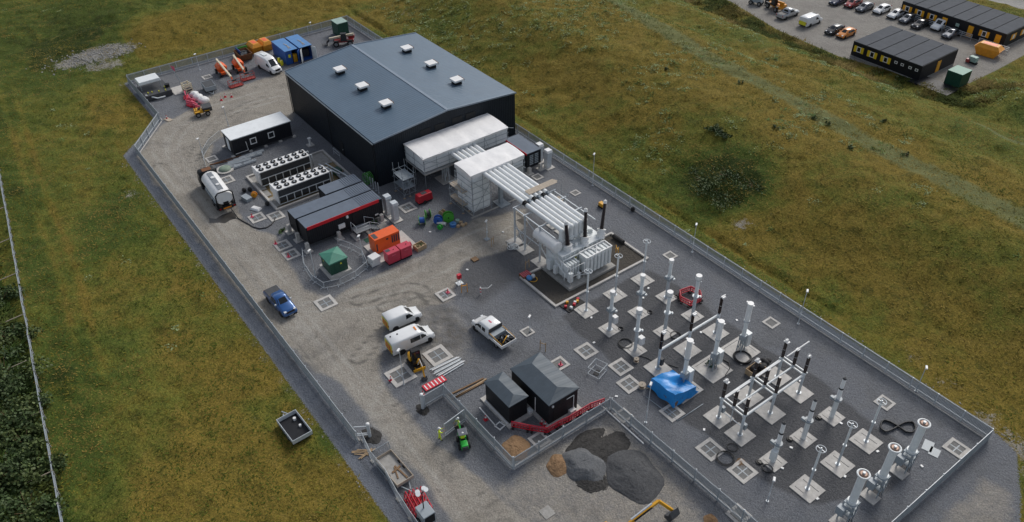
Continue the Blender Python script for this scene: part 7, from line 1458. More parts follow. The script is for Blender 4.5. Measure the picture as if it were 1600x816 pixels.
mb.build('canopy_posts', M['galvdull'], t); MB().cyl((.6, 2.0, .1), (.6, 2.0, 1.5), .4, n=14).build('vessel', M['black'], t); MB().tube([(1.6, -2.0, 1.0), (2.6, -.5, .4), (2.7, .8, .4)], .12, 8).build('pipework', M['lgrey'], t); MB().bx(-.5, 2.6, 2.4, 4.4, -.02, .1).build('slab', M['conc'], t); mb = MB()
for k in range(5): mb.box(random.uniform(-1, 2), random.uniform(-1.8, 1.8), 1.1, .25, .12, .25)
mb.build('label_plate', M['hiyellow'], t)
p = G(294, 143); t = thing('stillage_cage', 'cream crate stillage standing behind the white bags', 'crate', (p.x, p.y, 0), .2); mb = MB()
for z in (.1, .55, 1.0, 1.4): mb.bx(-.65, .65, -.62, -.55, z, z + .16).bx(-.65, .65, .55, .62, z, z + .16).bx(-.65, -.58, -.55, .55, z, z + .16).bx(.58, .65, -.55, .55, z, z + .16)
for x in (-.6, .6):
    for y in (-.58, .58): mb.bx(x - .06, x + .06, y - .06, y + .06, 0, 1.6)
mb.build('slats', M['cream'], t); MB().bx(-.56, .56, -.5, .5, .1, .6).build('contents', M['dgrey'], t)
for k, (px, py, s) in enumerate(((304, 150, .75), (310, 155, .85), (319, 160, .9))):
    t = thing('bulk_bag', 'white bulk bag in the pile behind the yellow dumper, ' + ('farthest of the three', 'middle of the three', 'nearest the dumper')[k], 'bag', G(px, py), random.random(), 'white bulk bags'); mb = MB(); V = []
    mb.loft([[(s * w_ * math.copysign(abs(math.cos(a)) ** .6, math.cos(a)) * random.uniform(.9, 1.1), s * w_ * math.copysign(abs(math.sin(a)) ** .6, math.sin(a)) * random.uniform(.9, 1.1), z * s) for a in [2 * PI * q / 14 for q in range(14)]] for z, w_ in ((0, .75), (.25, .9), (.7, .85), (.95, .6), (1.02, .2))]); mb.build('bag', M['pvc'], t); MB().tube([(-.3, -.3, .9 * s), (-.2, -.2, 1.15 * s), (.2, -.25, 1.1 * s), (.3, -.3, .9 * s)], .03).build('strap', M['lgrey'], t)
for k in range(6):
    px, py = ((290, 153), (296, 158), (300, 162), (297, 166), (305, 168), (308, 172))[k]; t = thing('barrier_stack', 'pink red barrier in the jumbled pile beside the white bags, ' + ('farthest from the dumper', 'second from the far end', 'third from the far end', 'third from the dumper', 'second from the dumper', 'nearest the dumper')[k], 'barrier', G(px, py), random.uniform(-.5, .5), 'pile of pink red barriers'); mb = MB()
    for z in (.1, .45, .85): mb.bar((-.9, 0, z), (.9, .2, z + .05), .12)
    for x in (-.9, -.45, 0, .45, .9): mb.bar((x, .1, .1), (x, .15, .9), .11)
    mb.build('panel', M['pinkpl'], t); MB().bx(-.7, .7, -.3, .4, 0, .12).build('foot', M['redpl'], t)
t = thing('flag_post', 'leaning pole with a faded red flag by the far left fence', 'flag', G(282, 128), 0); MB().cyl((0, 0, 0), (-.7, -.9, 3.2), .05).build('pole', M['galvdull'], t); MB().add([(-.7, -.9, 3.1), (-.5, -.2, 2.7), (-.3, -.3, 1.9), (-.5, -.65, 2.3)], [(0, 1, 2, 3), (3, 2, 1, 0)][:1]).build('flag', M['pinkpl'], t)
cone(261, 186, 'lone red cone by the slanting fence'); tag(MB().box(0, 0, .05, 1.4, .8, .1).build('board', M['board'], None, 0, G(263, 187.5), .3), 'pale board lying under the lone red cone', 'board')

# ------------------------------------------------------------------ cable drums and clutter
def drum(px, py, r, w_, rz, label, m='drumgreen', c='woodd', flat=False):
    t = thing('cable_drum', label, 'cable drum', G(px, py), rz, 'cable drums below the long white enclosure'); ax = (lambda a, z: (0, a, r)) 
    A = (0, -w_ / 2, r) if not flat else (0, 0, 0); B = (0, w_ / 2, r) if not flat else (0, 0, w_); d = (Vector(B) - Vector(A)).normalized()
    for P in (Vector(A), Vector(B) - d * .07): MB().cyl(P, P + d * .07, r, n=20).build('flange', M[m], t)
    MB().cyl(Vector(A) + d * .07, Vector(B) - d * .07, r * .62, n=16).build('winding', M[c], t); MB().cyl(Vector(A) - d * .02, Vector(B) + d * .02, r * .14, n=10).build('hub', M['black'], t)
for a in ((660, 350, .62, .85, -.5, 'green and blue cable drum farthest left below the long white enclosure', 'drumgreen', 'drumblue'), (669, 339, .55, .7, -.3, 'green cable drum behind the leftmost one', 'drumgreen', 'dgrey'), (685, 349, .6, .6, .9, 'blue grey cable drum in the middle of the cluster', 'drumblue', 'dgrey'),
          (692, 338, .5, .6, .2, 'wooden cable drum at the back of the cluster', 'wood', 'woodd'), (701, 346, .75, .6, 1.1, 'tall green cable drum at the right of the cluster', 'drumgreen', 'woodd'), (688, 358, .35, .4, .4, 'small lime green drum at the front of the cluster', 'limegreen', 'drumgreen')): drum(*a)
drum(708, 353, .45, .4, 0, 'blue drum lying flat at the right front of the cluster', 'conblueroof', 'drumblue', True); drum(715, 347, .28, .35, 0, 'pale green drum lying flat near the timber offcuts', 'cabgreenroof', 'cabgreenroof', True)
t = thing('white_roll', 'white roll of sheeting lying among the cable drums', 'roll', G(690, 351), .6); MB().cyl((-.6, 0, .22), (.6, 0, .22), .22, n=14).build('roll', M['pvc'], t); MB().cyl((-.61, 0, .22), (.61, 0, .22), .06, n=8).build('core', M['dgrey'], t)
for k, (px, py) in enumerate(((720, 349), (723, 353), (716, 355), (728, 351))): block(px, py, random.uniform(.3, .6), random.uniform(.3, .5), .3, 'timber_offcut', 'short timber block beside the cable drums, ' + ('nearest the scaffold', 'second nearest the scaffold', 'nearest the camera', 'farthest right')[k], 'wood', random.random(), 'timber', 'timber blocks by the drums')
for px, py, lb, m in ((367, 330.0, 'brown cable drum beside the cooler sump', 'wood'), (1003, 602, 'small wooden cable reel beside the blue tarpaulin', 'board'), (995, 562, 'small wooden reel by the foot of the drum headed post', 'board')):
    if px == 367: drum(398, 308, .42, .4, .8, lb, 'skiporange', 'woodd')
    else: drum(px - (0 if px > 1000 else 1), py + 3, .38 if px > 1000 else .28, .45, 0, lb, m, 'woodd', True)
tag(MB().box(0, 0, .25, 1.5, .9, .5).build('grey_crate', M['mgrey'], None, .03, G(386, 312), .2), 'grey plastic crate lying between the tanker and the cooler sump', 'crate'); tag(MB().box(0, 0, .15, 1.6, 1.0, .3, 0, (.7, .6)).build('white_sack', M['pvc'], None, .1, G(400, 327), .5), 'crumpled white and pink sack near the tanker hose', 'sack')
for k, (px, py) in enumerate(((382, 300), (391, 299), (418, 321))): t = tag(MB().ball((0, 0, .3), .35, .3, .35).build('black_pot', M['black_rubber'], None, 0, G(px, py)), 'black rubber bundle beside the sump kerb, ' + ('nearest the tanker', 'beside the orange drum', 'nearest the pits')[k], 'bundle', 'black bundles by the sump')
t = thing('concrete_manhole', 'round concrete manhole with a pale green lid near the tanker', 'manhole', G(352, 266), 0); MB().cyl((0, 0, -.02), (0, 0, .18), 1.25, n=28).build('ring', M['conc'], t); MB().lathe([(.9, .18), (.8, .38), (.3, .48), (.05, .5)], n=24).build('lid', mat('pale green lid', (.20, .26, .20), .7), t)
for k, (px, py, L, rz) in enumerate(((372, 256, 4.0, .5), (380, 250, 4.5, .55), (388, 247, 4.2, .5), (394, 243, 3.8, .6), (383, 258, 3.5, .6), (366, 262, 3.0, .4))):
    t = thing('steel_section', 'grey steel section in the pile by the white roofed cabin, ' + ('second from the manhole', 'third from the manhole', 'fourth from the manhole', 'farthest from the manhole', 'lying in front', 'nearest the manhole')[k], 'steel section', G(px, py), (rz - .5) * 1.2 - .12, 'pile of grey steel sections'); MB().bx(-.2, .2, -L / 2, L / 2, .05, .13).bx(-.2, -.14, -L / 2, L / 2, .13, .35).bx(.14, .2, -L / 2, L / 2, .13, .35).build('channel', M['galv'], t)
for k, (px, py, c) in enumerate(((350, 254, 'rust'), (356, 250, 'rust'), (362, 259, 'board'))): tag(MB().bx(-2, 2, -.06, .06, .03, .13).build('loose_bar', M[c], None, 0, G(px, py), 1.3 + .2 * k), ('rusty bar lying left of the steel sections', 'second rusty bar lying left of the steel sections', 'pale timber lying left of the steel sections')[k], 'bar', 'loose bars by the cabin')
for k in range(7):
    c_ = (('galv', 'white', 'galv', 'lgrey', 'galv', 'white', 'galv'))[k]; tag(MB().bx(-.05, .05, -1.7, 1.7, .05 + .1 * (k % 2), .13 + .1 * (k % 2)).build('steel_length', M[c_], None, 0, G(699, 575) + Vector((.24 * (k - 3), .12 * (k % 3), 0)), 0.02 * (k - 3)), 'pale steel length in the bundle beside the mini digger, ' + ('leftmost', 'second from the left', 'third from the left', 'middle one', 'third from the right', 'second from the right', 'rightmost')[k], 'steel length', 'bundle of pale steel lengths')
for k, (px, py) in enumerate(((729, 605), (732, 611), (735, 608))): tag(MB().bx(-.08, .08, -2.1, 2.1, .02, .14).build('timber_baulk', M['woodd' if k < 2 else 'wood'], None, 0, G(px, py), -.06 + .05 * k), ('brown timber baulk farthest from the small kiosk fence', 'brown timber baulk nearest the inner fence', 'paler timber baulk between the brown pair')[k], 'timber', 'timber baulks lying in the yard')
for k in range(9): tag(MB().bx(-.05, .05, -.7, .7, .03 + .03 * (k % 3), .09 + .03 * (k % 3)).build('timber_offcut', M['wood'], None, 0, G(561 + (k % 5) * 4, 705 + k // 3 * 3), random.uniform(-.9, .3)), 'pale timber offcut by the mesh fence, ' + ('first', 'second', 'third', 'fourth', 'fifth')[k % 5] + ' of the ' + ('far', 'near')[k // 5] + ' layer', 'timber', 'pale timber offcuts by the mesh fence')
def trestle(px, py, label, h=1.2, m='wood'):
    t = thing('timber_stake', label, 'stake frame', G(px, py), random.uniform(0, 3), 'timber stake frames'); MB().bar((-.35, 0, 0), (-.32, 0, h), .07).bar((.35, 0, 0), (.32, .05, h * .9), .07).build('stakes', M[m], t); MB().bar((-.4, .04, h * .7), (.4, .04, h * .75), .05, .09).build('cross_rail', M[m], t)
for px, py, lb in ((770, 384, 'timber stake frame on the road below the tall enclosure'), (726, 457, 'timber stake frame right of the pit in the middle of the yard'), (824, 420, 'timber stake frame at the left corner of the bund'), (848, 548, 'timber stake frame behind the larger black kiosk'), (964, 398, 'yellow timber stake frame inside the bund')): trestle(px, py, lb, 1.4, 'yellow' if px == 964 else 'skiporange' if px in (726,) else 'wood')
t = thing('fire_point', 'small red cabinet on a stand beside the pit in the middle of the yard', 'cabinet', G(718, 443), 0); MB().box(0, 0, 1.1, .4, .5, .6).build('cabinet', M['redpl'], t, .03); MB().bar((0, -.2, 0), (0, -.2, .8), .06).bar((0, .2, 0), (0, .2, .8), .06).build('legs', M['galv'], t); MB().bx(-.35, .35, -.4, .4, 0, .08).build('base', M['lgrey'], t)
t = thing('marker_post', 'red and white striped post in the yard left of the bund', 'post', G(751, 460), 0); MB().cyl((0, 0, 0), (0, 0, 1.1), .07).build('post', M['white'], t); MB().cyl((0, 0, .3), (0, 0, .5), .075).cyl((0, 0, .7), (0, 0, .95), .075).build('red_band', M['redpl'], t); MB().tube([(0, 0, .95), (.3, .9, .7), (.1, 1.6, .75)], .03).build('tape', M['lgrey'], t)
t = thing('signal_stand', 'thin grey stand on a base left of the transformer', 'stand', G(761, 374), 0); MB().cyl((0, 0, 0), (0, 0, 1.3), .05).build('pole', M['galv'], t); MB().bx(-.3, .3, -.3, .3, 0, .08).build('base', M['galvdull'], t)
block(742, 406, .8, .8, .15, 'manhole_cover', 'brown square cover in the yard left of the transformer', 'woodd', cat='cover')
t = thing('tangled_cable', 'heap of grey wire lying by the white pipe frame', 'wire', G(800, 387), 0); mb = MB()
for k in range(10): mb.ring((random.uniform(-.5, .5), random.uniform(-.5, .5), .1 + .04 * k), random.uniform(.25, .5), .035, 12, 5)
mb.build('wire', M['lgrey'], t)
tag(MB().cyl((-.9, 0, .35), (.9, 0, .35), .3, n=14).build('black_roll', M['black_rubber'], None, 0, G(966, 377), math.radians(0)), 'black roll lying on the far side of the bund kerb', 'roll')
t = thing('orange_crate', 'orange and brown crate of fittings at the left corner of the bund', 'crate', G(821, 432), 0); MB().box(0, 0, .2, 1.0, 1.3, .4).build('crate', M['rust'], t, .03); mb = MB()
for k in range(5): mb.box(0, -.5 + k * .25, .42, .9, .1, .05)
mb.build('slats', M['pinkpl'], t)
tag(MB().ball((0, 0, .25), .45, .35, .35).build('blue_bag', M['conblueroof'], None, 0, G(827, 437)), 'bright blue bag beside the orange crate at the bund', 'bag'); tag(MB().ball((0, 0, .25), .28, .28, .3).build('white_bag', M['pvc'], None, 0, G(833, 434)), 'small white bag inside the bund corner', 'bag'); tag(MB().ring((0, 0, .06), .5, .05, 16).build('yellow_hose', M['yellow'], None, 0, G(833, 437)), 'yellow hose loop inside the bund corner', 'hose')
t = thing('tool_tray', 'black tray of coloured tools in front of the transformer bund', 'tray', G(894, 476), .1); MB().bx(-.8, .8, -1.3, 1.3, 0, .12).build('tray', M['black_rubber'], t); mb = MB()
for k in range(7): mb.cur = k % 3; mb.box(random.uniform(-.5, .5), -1 + k * .33, .25, .3, .25, .3, random.random())
mb.build('tools', [M['redpl'], M['pvc'], M['yellow']], t)
t = thing('yellow_breaker', 'small yellow machine by the right hand fence beside the board platform', 'machine', G(940, 324), 0); MB().box(0, 0, .5, .8, .6, .5).build('engine', M['yellow'], t, .05); MB().tube([(.3, 0, .7), (.8, 0, 1.2), (1.0, 0, 1.2)], .04).build('handle', M['black'], t); MB().bx(-.45, .45, -.3, .3, .02, .25).build('base', M['black'], t)
tag(MB().ball((0, 0, .3), .3, .3, .35).build('black_sack', M['black_rubber'], None, 0, G(988.5, 330)), 'small black sack at the foot of the right hand fence', 'sack')
# blue tarpaulin over a crate
c_ = G(1052, 624); t = thing('tarpaulin_crate', 'crate stack under a crumpled bright blue tarpaulin in the switchyard', 'covered crate', (c_.x, c_.y, 0), 0); tp = [G(x, y, z) for x, y, z in ((1018, 592, 1.5), (1051, 578, 1.9), (1088, 604, 1.2), (1055, 619, 1.7))]
tp = [(v.x - c_.x, v.y - c_.y, v.z) for v in tp]
mb = MB(); n = 14; V = []
for i in range(n + 1):
    for j in range(n + 1):
        u, v = i / n, j / n; q = Vector(tp[0]) * (1 - u) * (1 - v) + Vector(tp[1]) * (1 - u) * v + Vector(tp[2]) * u * v + Vector(tp[3]) * u * (1 - v)
        q.z += .14 * math.sin(4 * u + 2 * v) * math.sin(3 * v - 2 * u + 1) - .40 * math.exp(-((u - .5) ** 2 / .012 + (v - .75) ** 2 / .10)) + .10 * abs(math.sin(4.5 * (u - v) + .4)) + random.uniform(-.03, .03); V.append(tuple(q))
mb.add(V, [(i * (n + 1) + j, (i + 1) * (n + 1) + j, (i + 1) * (n + 1) + j + 1, i * (n + 1) + j + 1) for i in range(n) for j in range(n)], True)
edge = [i * (n + 1) for i in range(n + 1)] + [n * (n + 1) + j for j in range(1, n + 1)] + [i * (n + 1) + n for i in range(n - 1, -1, -1)] + [j for j in range(n - 1, 0, -1)]
top = [V[e] for e in edge]; md = [(x * (1.04 + .06 * math.sin(k * 1.9)), y * (1.04 + .06 * math.sin(k * 1.3)), z * .55) for k, (x, y, z) in enumerate(top)]; lo = [(x * (1.14 + .07 * math.sin(k * 1.1)), y * (1.14 + .07 * math.cos(k * .9)), .12 + .10 * math.sin(k * .7)) for k, (x, y, z) in enumerate(top)]; m = len(top)
for A_, B_ in ((top, md), (md, lo)): mb.add(A_ + B_, [(k, m + k, m + (k + 1) % m, (k + 1) % m) for k in range(m)], True)
mb.build('tarpaulin', M['tarp'], t); MB().box(0, 0, .35, 1.7, 1.7, .7).build('crate', M['woodd'], t); MB().tube([(2.3, -1.6, .05), (2.3, 1.9, .05)], .05).tube([(-1.9, -2.0, .05), (2.3, -1.7, .05)], .05).build('frame_bar', M['galvdull'], t)
t = thing('open_crate', 'open timber crate with black sheeting spilling out beside the disconnector frame', 'crate', G(1180, 583), 0); MB().bx(-.65, .65, -.9, -.84, 0, .75).bx(-.65, .65, .84, .9, 0, .75).bx(-.65, -.59, -.84, .84, 0, .75).bx(.59, .65, -.84, .84, 0, .75).build('crate', M['wood'], t)
mb = MB()
for k in range(9): mb.ball((random.uniform(-.5, .4), random.uniform(-.3, 2.3), random.uniform(.2, .7)), random.uniform(.3, .6), random.uniform(.3, .6), random.uniform(.2, .35), 9, 6)
mb.build('black_sheeting', M['black_rubber'], t)
# hoses and cable loops
def loop(pts, r, label, m='hosed', z=.05, group=None): return tag(MB().tube([G(x, y, z) for x, y in pts], r, 6).build('cable', M[m]), label, 'cable', group)
e8 = [(1403 + 27 * math.sin(a), 666 + 8.5 * math.sin(2 * a) + 1.5 * math.sin(a)) for a in [2 * PI * k / 40 for k in range(41)]]
mb = MB()
for k in range(5): mb.tube([G(x + random.uniform(-.7, .7), y + random.uniform(-.7, .7), .05 + .05 * k) for x, y in e8], .05, 6)
tag(mb.build('cable', M['hosed']), 'thick black cable laid in a figure of eight loop near the ring topped posts', 'cable')
def coil(px, py, R, label, n=3, r=.03, m='hosed'):
    mb = MB()
    for k in range(n): mb.ring((random.uniform(-.06, .06), random.uniform(-.06, .06), .05 + .05 * k), R * random.uniform(.9, 1.1), r, 22, 5)
    return tag(mb.build('hose_coil', M[m], None, 0, G(px, py)), label, 'hose coil')
coil(977, 538, .75, 'thin black cable coil left of the drum headed posts'); coil(1055, 525, .55, 'black cable coil beside the middle drum headed post'); coil(1160, 560, .95, 'thick black hose coil on the right hand breaker base', 5, .06); coil(1133, 718, .8, 'tangle of thin black wire between the two lower pits', 6, .02); coil(1199, 733, .5, 'black cable coil at the foot of the left arrester'); coil(1145, 700, .5, 'thin loop of wire near the upper lower-yard pit', 2, .02)
loop([(1000, 556), (1012, 560), (1022, 566), (1030, 572), (1045, 570), (1060, 575)], .04, 'black cable trailing between the drum headed post and the beam disconnector'); loop([(1133, 587), (1140, 577), (1139, 567), (1130, 562), (1122, 565)], .08, 'black conduit curving over the middle breaker base')
for px, py, lb in ((1110, 572, 'green cable bundle behind the middle breaker'), ): 
    mb = MB(); leafcloud(mb, (0, 0, .3), .6, .5, .4, 60, .3); tag(mb.build('green_bundle', M['green'], None, 0, G(px, py)), lb, 'bundle')
for px, py, lb in ((1300 + 262, 0, ''),)[:0]: pass
tag(MB().box(0, 0, .03, .9, 1.4, .04).build('flat_sheet', M['mgrey'], None, 0, G(1450, 697), .3), 'grey flat sheet lying beside the right hand sealing end, farther from the fence', 'sheet'); tag(MB().box(0, 0, .03, .9, 1.1, .04).build('flat_sheet', M['mgrey'], None, 0, G(1460, 707), .25), 'grey flat sheet lying nearest the lower right fence', 'sheet')
t = thing('wire_stand', 'light wire frame stand on the gravel left of the square pits', 'wire frame', G(933, 583), .3); mb = MB()
for x, y in ((-.7, -.8), (.7, -.8), (.7, .8), (-.7, .8)): mb.cyl((x, y, 0), (x, y, 1.1), .03, n=6)
mb.tube([(-.7, -.8, 1.1), (.7, -.8, 1.1), (.7, .8, 1.1), (-.7, .8, 1.1), (-.7, -.8, 1.1)], .03).tube([(-.7, -.8, .2), (.7, -.8, .2), (.7, .8, .2), (-.7, .8, .2), (-.7, -.8, .2)], .03); mb.build('frame', M['galv'], t); MB().bx(-.3, .3, -.4, .4, .0, .06).build('sump_grate', M['black'], t)
tag(MB().bx(-.05, .05, -.06, .06, 0, .12).bx(-3.2, 3.2, -.06, .06, .01, .12).build('white_strip', M['white'], None, 0, G(970, 662), math.radians(0)), 'long white strip lying along the inside of the inner fence', 'strip')
tag(MB().bx(-1.5, 1.5, -.05, .05, .01, .1).build('white_strip', M['white'], None, 0, G(762, 652), math.radians(-2)), 'white strip lying left of the smaller black kiosk', 'strip')
for k, (px, py) in enumerate(((792, 659), (781, 666))): pitless = tag(MB().bx(-.4, .4, -.4, -.3, 0, .1).bx(-.4, .4, .3, .4, 0, .1).bx(-.4, -.3, -.3, .3, 0, .1).bx(.3, .4, -.3, .3, 0, .1).build('window_frame', M['white'], None, 0, G(px, py), .2), ('small white square frame leaning on the plinth corner of the smaller kiosk', 'small white square frame lying on the gravel by the smaller kiosk')[k], 'frame', 'small white frames')
rp = random.Random(5)
PAP = [(1077, 473, 'inside the ring of red barriers'), (1013, 451, 'beside the right ring topped post at the bund'), (1005, 466, 'between the right ring topped post and the grey boxed posts'), (970, 457, 'beside the middle ring topped post at the bund'), (924, 497, 'at the footing of the left ring topped post by the bund'), (1151, 501, 'beyond the farthest brown insulator of the long beam'), (1314, 662, 'in front of the right black banded arrester'), (1371, 706, 'at the near corner of the right ring topped footing'), (1440, 729, 'beside the farthest thick sealing end'), (1320, 745, 'at the near corner of the middle ring topped footing'), (1260, 690, 'at the near corner of the middle arrester footing'), (1222, 732, 'at the near corner of the left arrester footing'), (1277, 780, 'at the near corner of the left ring topped footing'), (963, 620, 'between the larger black kiosk and the blue tarpaulin pits'), (928, 536, 'beside the farthest square pit of the row'), (1250, 596, 'between the disconnector frame and its nearest right footing'), (786, 363, 'in the road below the long white pipes'), (730, 422, 'in the open yard right of the red cabinet'), (672, 363, 'on the gravel in front of the cable drums'), (1095, 520, 'between the drum headed posts and the beam'), (1100, 672, 'above the pit nearest the blue tarpaulin wire tangle'), (1236, 700, 'between the left and middle arresters')]
for px, py, lb in PAP: tag(MB().box(0, 0, .05, .3, .22, .1).build('survey_block', M['pvc'], None, .02, G(px, py), rp.random() * 3), 'small white survey block ' + lb, 'survey block', 'small white survey blocks on the gravel')

# ------------------------------------------------------------------ people
def skinbody(name, V, E, R, mats, pick, parent):
    me = bpy.data.meshes.new(name + '_frame'); me.from_pydata(V, E, []); o = bpy.data.objects.new(name + '_frame', me); COL.objects.link(o); sk = o.modifiers.new('skin', 'SKIN'); sk.use_smooth_shade = True
    for i, r in enumerate(R): me.skin_vertices[0].data[i].radius = (r, r)
    me.skin_vertices[0].data[0].use_root = True
    s = o.modifiers.new('sub', 'SUBSURF'); s.levels = 2; s.render_levels = 2
    dg = bpy.context.evaluated_depsgraph_get(); nm = bpy.data.meshes.new_from_object(o.evaluated_get(dg)); bpy.data.objects.remove(o); nm.name = name
    for m in mats: nm.materials.append(m)
    for p in nm.polygons: p.material_index = pick(p.center); p.use_smooth = True
    b = bpy.data.objects.new(name, nm); COL.objects.link(b); b.parent = parent; return b
def person(loc, rz, label, arms, suit='hivis', legs=(.0, .0), sit=False, helmet='white'):
    t = thing('person', label, 'person', loc, rz, None); hz = .93 if not sit else .93; V = [(0, 0, .95), (0, 0, 1.12), (0, 0, 1.36), (0, 0, 1.50), (0, 0, 1.58), (.015, 0, 1.68)]; R = [.14, .15, .16, .06, .07, .095]; E = [(0, 1), (1, 2), (2, 3), (3, 4), (4, 5)]
    for s, fx_ in ((-1, legs[0]), (1, legs[1])):
        k = len(V)
        if sit: V += [(.05, s * .10, .90), (.42, s * .13, .92), (.48, s * .13, .52), (.60, s * .13, .48)]
        else: V += [(0, s * .10, .86), (fx_ * .5 + .02, s * .11, .48), (fx_, s * .12, .09), (fx_ + .17, s * .13, .04)]
        R += [.10, .075, .055, .045]; E += [(0, k), (k, k + 1), (k + 1, k + 2), (k + 2, k + 3)]
    for s, (el, ha) in zip((-1, 1), arms):
        k = len(V); V += [(0, s * .20, 1.40), (el[0], s * el[1], el[2]), (ha[0], s * ha[1], ha[2])]; R += [.07, .05, .038]; E += [(2, k), (k, k + 1), (k + 1, k + 2)]
        d = (Vector(V[-1]) - Vector(V[-2])).normalized(); side = d.cross(Vector((0, 0, 1))).normalized() if abs(d.z) < .9 else Vector((1, 0, 0))
        for f in range(5):
            a = Vector(V[k + 2]); o_ = side * (.032 * (f - 1.5) if f < 4 else .045); V += [tuple(a + d * .07 + o_ * .9), tuple(a + d * (.13 + .012 * (2 - abs(f - 1.5)) if f < 4 else .09) + o_ * 1.1)]; R += [.011, .009]; q = len(V) - 2; E += [(k + 2, q), (q, q + 1)]
    hands = [Vector((ha[0], s * ha[1], ha[2])) for s, (el, ha) in zip((-1, 1), arms)]
    def pick(c):
        if c.z > 1.52 or min((c - h).length for h in hands) < .16 and True: return 1
        if (c.z < .13 and not sit) or (sit and c.z < .5): return 2
        return 0
    skinbody('body', V, E, R, [M[suit], M['skin'], M['boot']], pick, t)
    MB().lathe([(.125, 1.70), (.128, 1.74), (.115, 1.80), (.07, 1.85), (.01, 1.865)], .01, 0, 16).bx(.08, .20, -.08, .08, 1.70, 1.715).build('helmet', M[helmet], t)
    fc = MB().ball((.105, 0, 1.665), .022, .016, .028, 8, 5); fc.build('nose', M['skin'], t)
    mb = MB()
    for s in (-1, 1): mb.ball((.098, s * .034, 1.69), .012, .014, .01, 8, 5)
    mb.build('eyes', M['boot'], t); MB().box(.098, 0, 1.628, .012, .05, .012).build('mouth', M['carred'], t)
    for s in (-1, 1): MB().ball((0, s * .10, 1.67), .03, .014, .04, 8, 5).build('ear', M['skin'], t)
    if not sit: MB().lathe([(.172, 1.14), (.176, 1.17), (.172, 1.20)], 0, 0, 16).build('reflective_band', M['lgrey'], t)
    return t
p = G(687.5, 687.5); person((p.x, p.y, 0), math.radians(60), 'worker in yellow high visibility clothing and a white helmet steadying the gate leaf', [((.28, .24, 1.28), (.50, .16, 1.42)), ((.25, .26, 1.30), (.48, .18, 1.48))], legs=(.12, -.12))
p = G(717, 672); person((p.x, p.y, 0), math.radians(-100), 'worker in lime green clothing standing at the open gate leaf beside the loader', [((.18, .26, 1.18), (.38, .18, 1.05)), ((.16, .27, 1.15), (.36, .2, 1.0))], 'hivisg', (.08, -.08), helmet='lgrey')
p = G(724, 694); rz = math.radians(-22); person((p.x + .05 * math.cos(rz), p.y + .05 * math.sin(rz), -.08), rz + PI, 'driver in yellow high visibility clothing seated on the green compact loader', [((.22, .26, 1.15), (.45, .18, 1.10)), ((.22, .26, 1.15), (.45, .18, 1.12))], sit=True)

# ------------------------------------------------------------------ shrubs
SL = ('at the very bottom left corner', 'low on the left edge', 'beside the lower fence stay', 'halfway up the left edge', 'beside the middle fence stay', 'near the middle of the left edge', 'at the upper end of the dark hedge', 'behind the others at the lower left', 'behind the others at mid height', 'at the top of the left hedge', 'squeezed between two bigger bushes low left', 'farthest out on the left edge')
for k, (px, py, r, h) in enumerate(((45, 800, 3.2, 2.2), (12, 745, 3.4, 2.6), (58, 735, 2.2, 1.6), (20, 660, 3.2, 2.4), (48, 640, 1.8, 1.4), (8, 590, 3.2, 2.6), (22, 530, 2.6, 1.8), (-12, 690, 3.2, 2.8), (-6, 625, 3.2, 2.6), (3, 470, 2.6, 1.8), (38, 690, 1.9, 1.3), (-20, 790, 3.4, 3.0))):
    shrub(px, py, r, h, 'dark bush beyond the field fence, ' + SL[k], 'dark bushes along the left edge', n=1300, s=.34, lobes=9)
for k, (px, py, r, h, lb) in enumerate(((1100, 283, 3.6, .55, 'left lobe of the dark bramble thicket on the right hand bank'), (1140, 274, 4.0, .65, 'middle lobe of the dark bramble thicket on the right hand bank'), (1178, 290, 3.4, .55, 'right lobe of the dark bramble thicket on the right hand bank'), (1130, 305, 3.6, .45, 'near lobe of the dark bramble thicket on the right hand bank'), (1122, 205, 1.6, .3, 'smaller dark bramble patch above the thicket'), (1135, 212, 1.2, .25, 'smallest bramble patch above the thicket'))):
    shrub(px, py, r, h, lb, 'bramble patches on the bank', n=800, s=.24, lobes=9)
for k, (px, py) in enumerate(((1272, 185), (1295, 195), (1210, 200), (1040, 110), (1160, 130), (1328, 232), (1380, 190), (1416, 243))):
    shrub(px, py, .7, .5, 'single small dark bush on the bank, ' + ('left of a pair by the pale strip', 'right of a pair by the pale strip', 'on the slope below the pale strip', 'at the upper left of the bank', 'high on the bank near the pale strip', 'right on the pale strip', 'above the pale strip', 'at the lower right of the pale strip')[k], 'single small bushes on the bank', n=90, s=.2, lobes=3)
for px, py, lb in ((441, 362, 'left of the striped container'), (583, 350, 'under the right end of the striped container')):
    shrub(px, py, .55, .5, 'tuft of green weeds ' + lb, 'green weeds by the containers', 'leafl', 120, .2, 'weed', 'weed_tuft', 3)
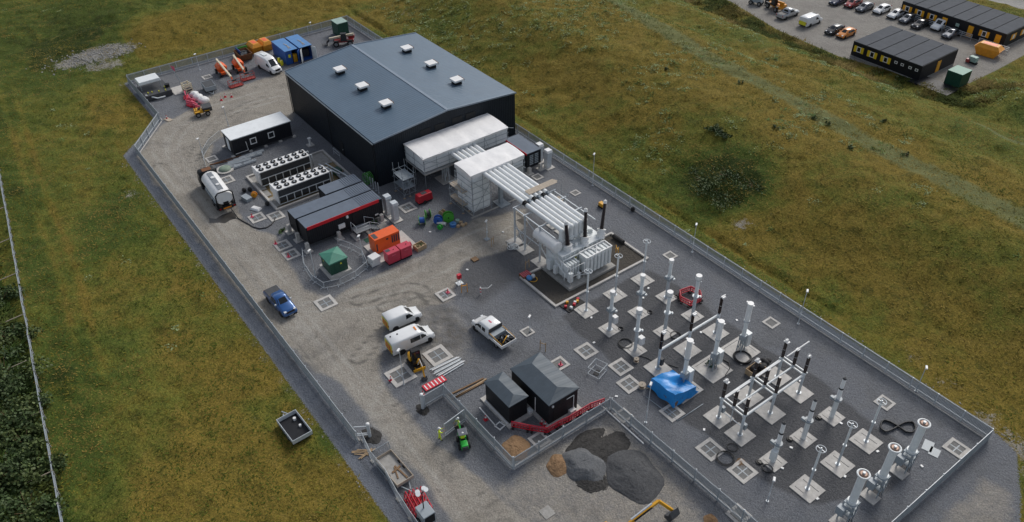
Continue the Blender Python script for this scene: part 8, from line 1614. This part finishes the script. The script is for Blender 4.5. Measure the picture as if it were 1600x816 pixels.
t = thing('pipe_bundle', 'coil of green pipe standing against the hall corner', 'pipe coil', G(577, 287), 0)
mb = MB()
for k in range(5): mb.ring((0, -.5 + .22 * k, .95), .8, .05, 20, 5, 'y')
mb.build('coil', M['drumgreen'], t)
tag(MB().bx(-.6, .6, -.5, .5, .05, .95).build('green_tank', M['green'], None, .05, (-6.6, -3.2, 0), .1), 'green box tank behind the fan coolers', 'tank')
t = thing('grey_tank', 'low grey platform behind the fan coolers', 'platform', (-4.6, -3.1, 0)); MB().bx(-1.0, .9, -.7, .7, .6, .72).build('top', M['tread'], t); MB().bx(-.9, .8, -.6, .6, .03, .6).build('frame', M['dgrey'], t)
for k in range(6): tag(MB().bx(-.06, .06, -.06, .06, 0, 1.5 + .2 * (k % 2)).bx(-.12, .12, -.12, .12, 0, .05).build('stub_post', M['galv'], None, 0, (-2.4 + k * .75, -.9, 0)), 'grey stub post against the hall wall, ' + ('nearest the coolers', 'second from the coolers', 'third from the coolers', 'third from the corner', 'second from the corner', 'nearest the hall corner')[k], 'post', 'grey stub posts along the hall wall')
t = thing('bollard_outlet', 'white capped outlet on a small slab between the cabin and the hall', 'outlet', G(485, 227), 0); MB().bx(-.5, .5, -.5, .5, -.02, .1).build('slab', M['conc'], t); MB().cyl((0, 0, .1), (0, 0, 1.2), .18, n=12).build('post', M['pvc'], t); MB().box(.05, 0, 1.2, .5, .5, .18).build('cap', M['pvc'], t, .03)
t = thing('wall_railing', 'short grey railing at the hall side door', 'railing', (-11, -1.0, 0)); MB().tube([(-1, 0, 0), (-1, 0, 1.1), (1, 0, 1.1), (1, 0, 0)], .035).tube([(-1, 0, .6), (1, 0, .6)], .03).build('rails', M['galv'], t)
for (a, b), lb in zip((((322, 262), (318, 245)), ((318, 245), (328, 228)), ((328, 228), (345, 214))), ('nearest the manhole', 'in the middle of the curve', 'nearest the white roofed cabin')):
    meshpanel(G(*a), G(*b), 1.1, 'low mesh barrier at the white roofed cabin, ' + lb, 'low mesh barriers by the cabin')
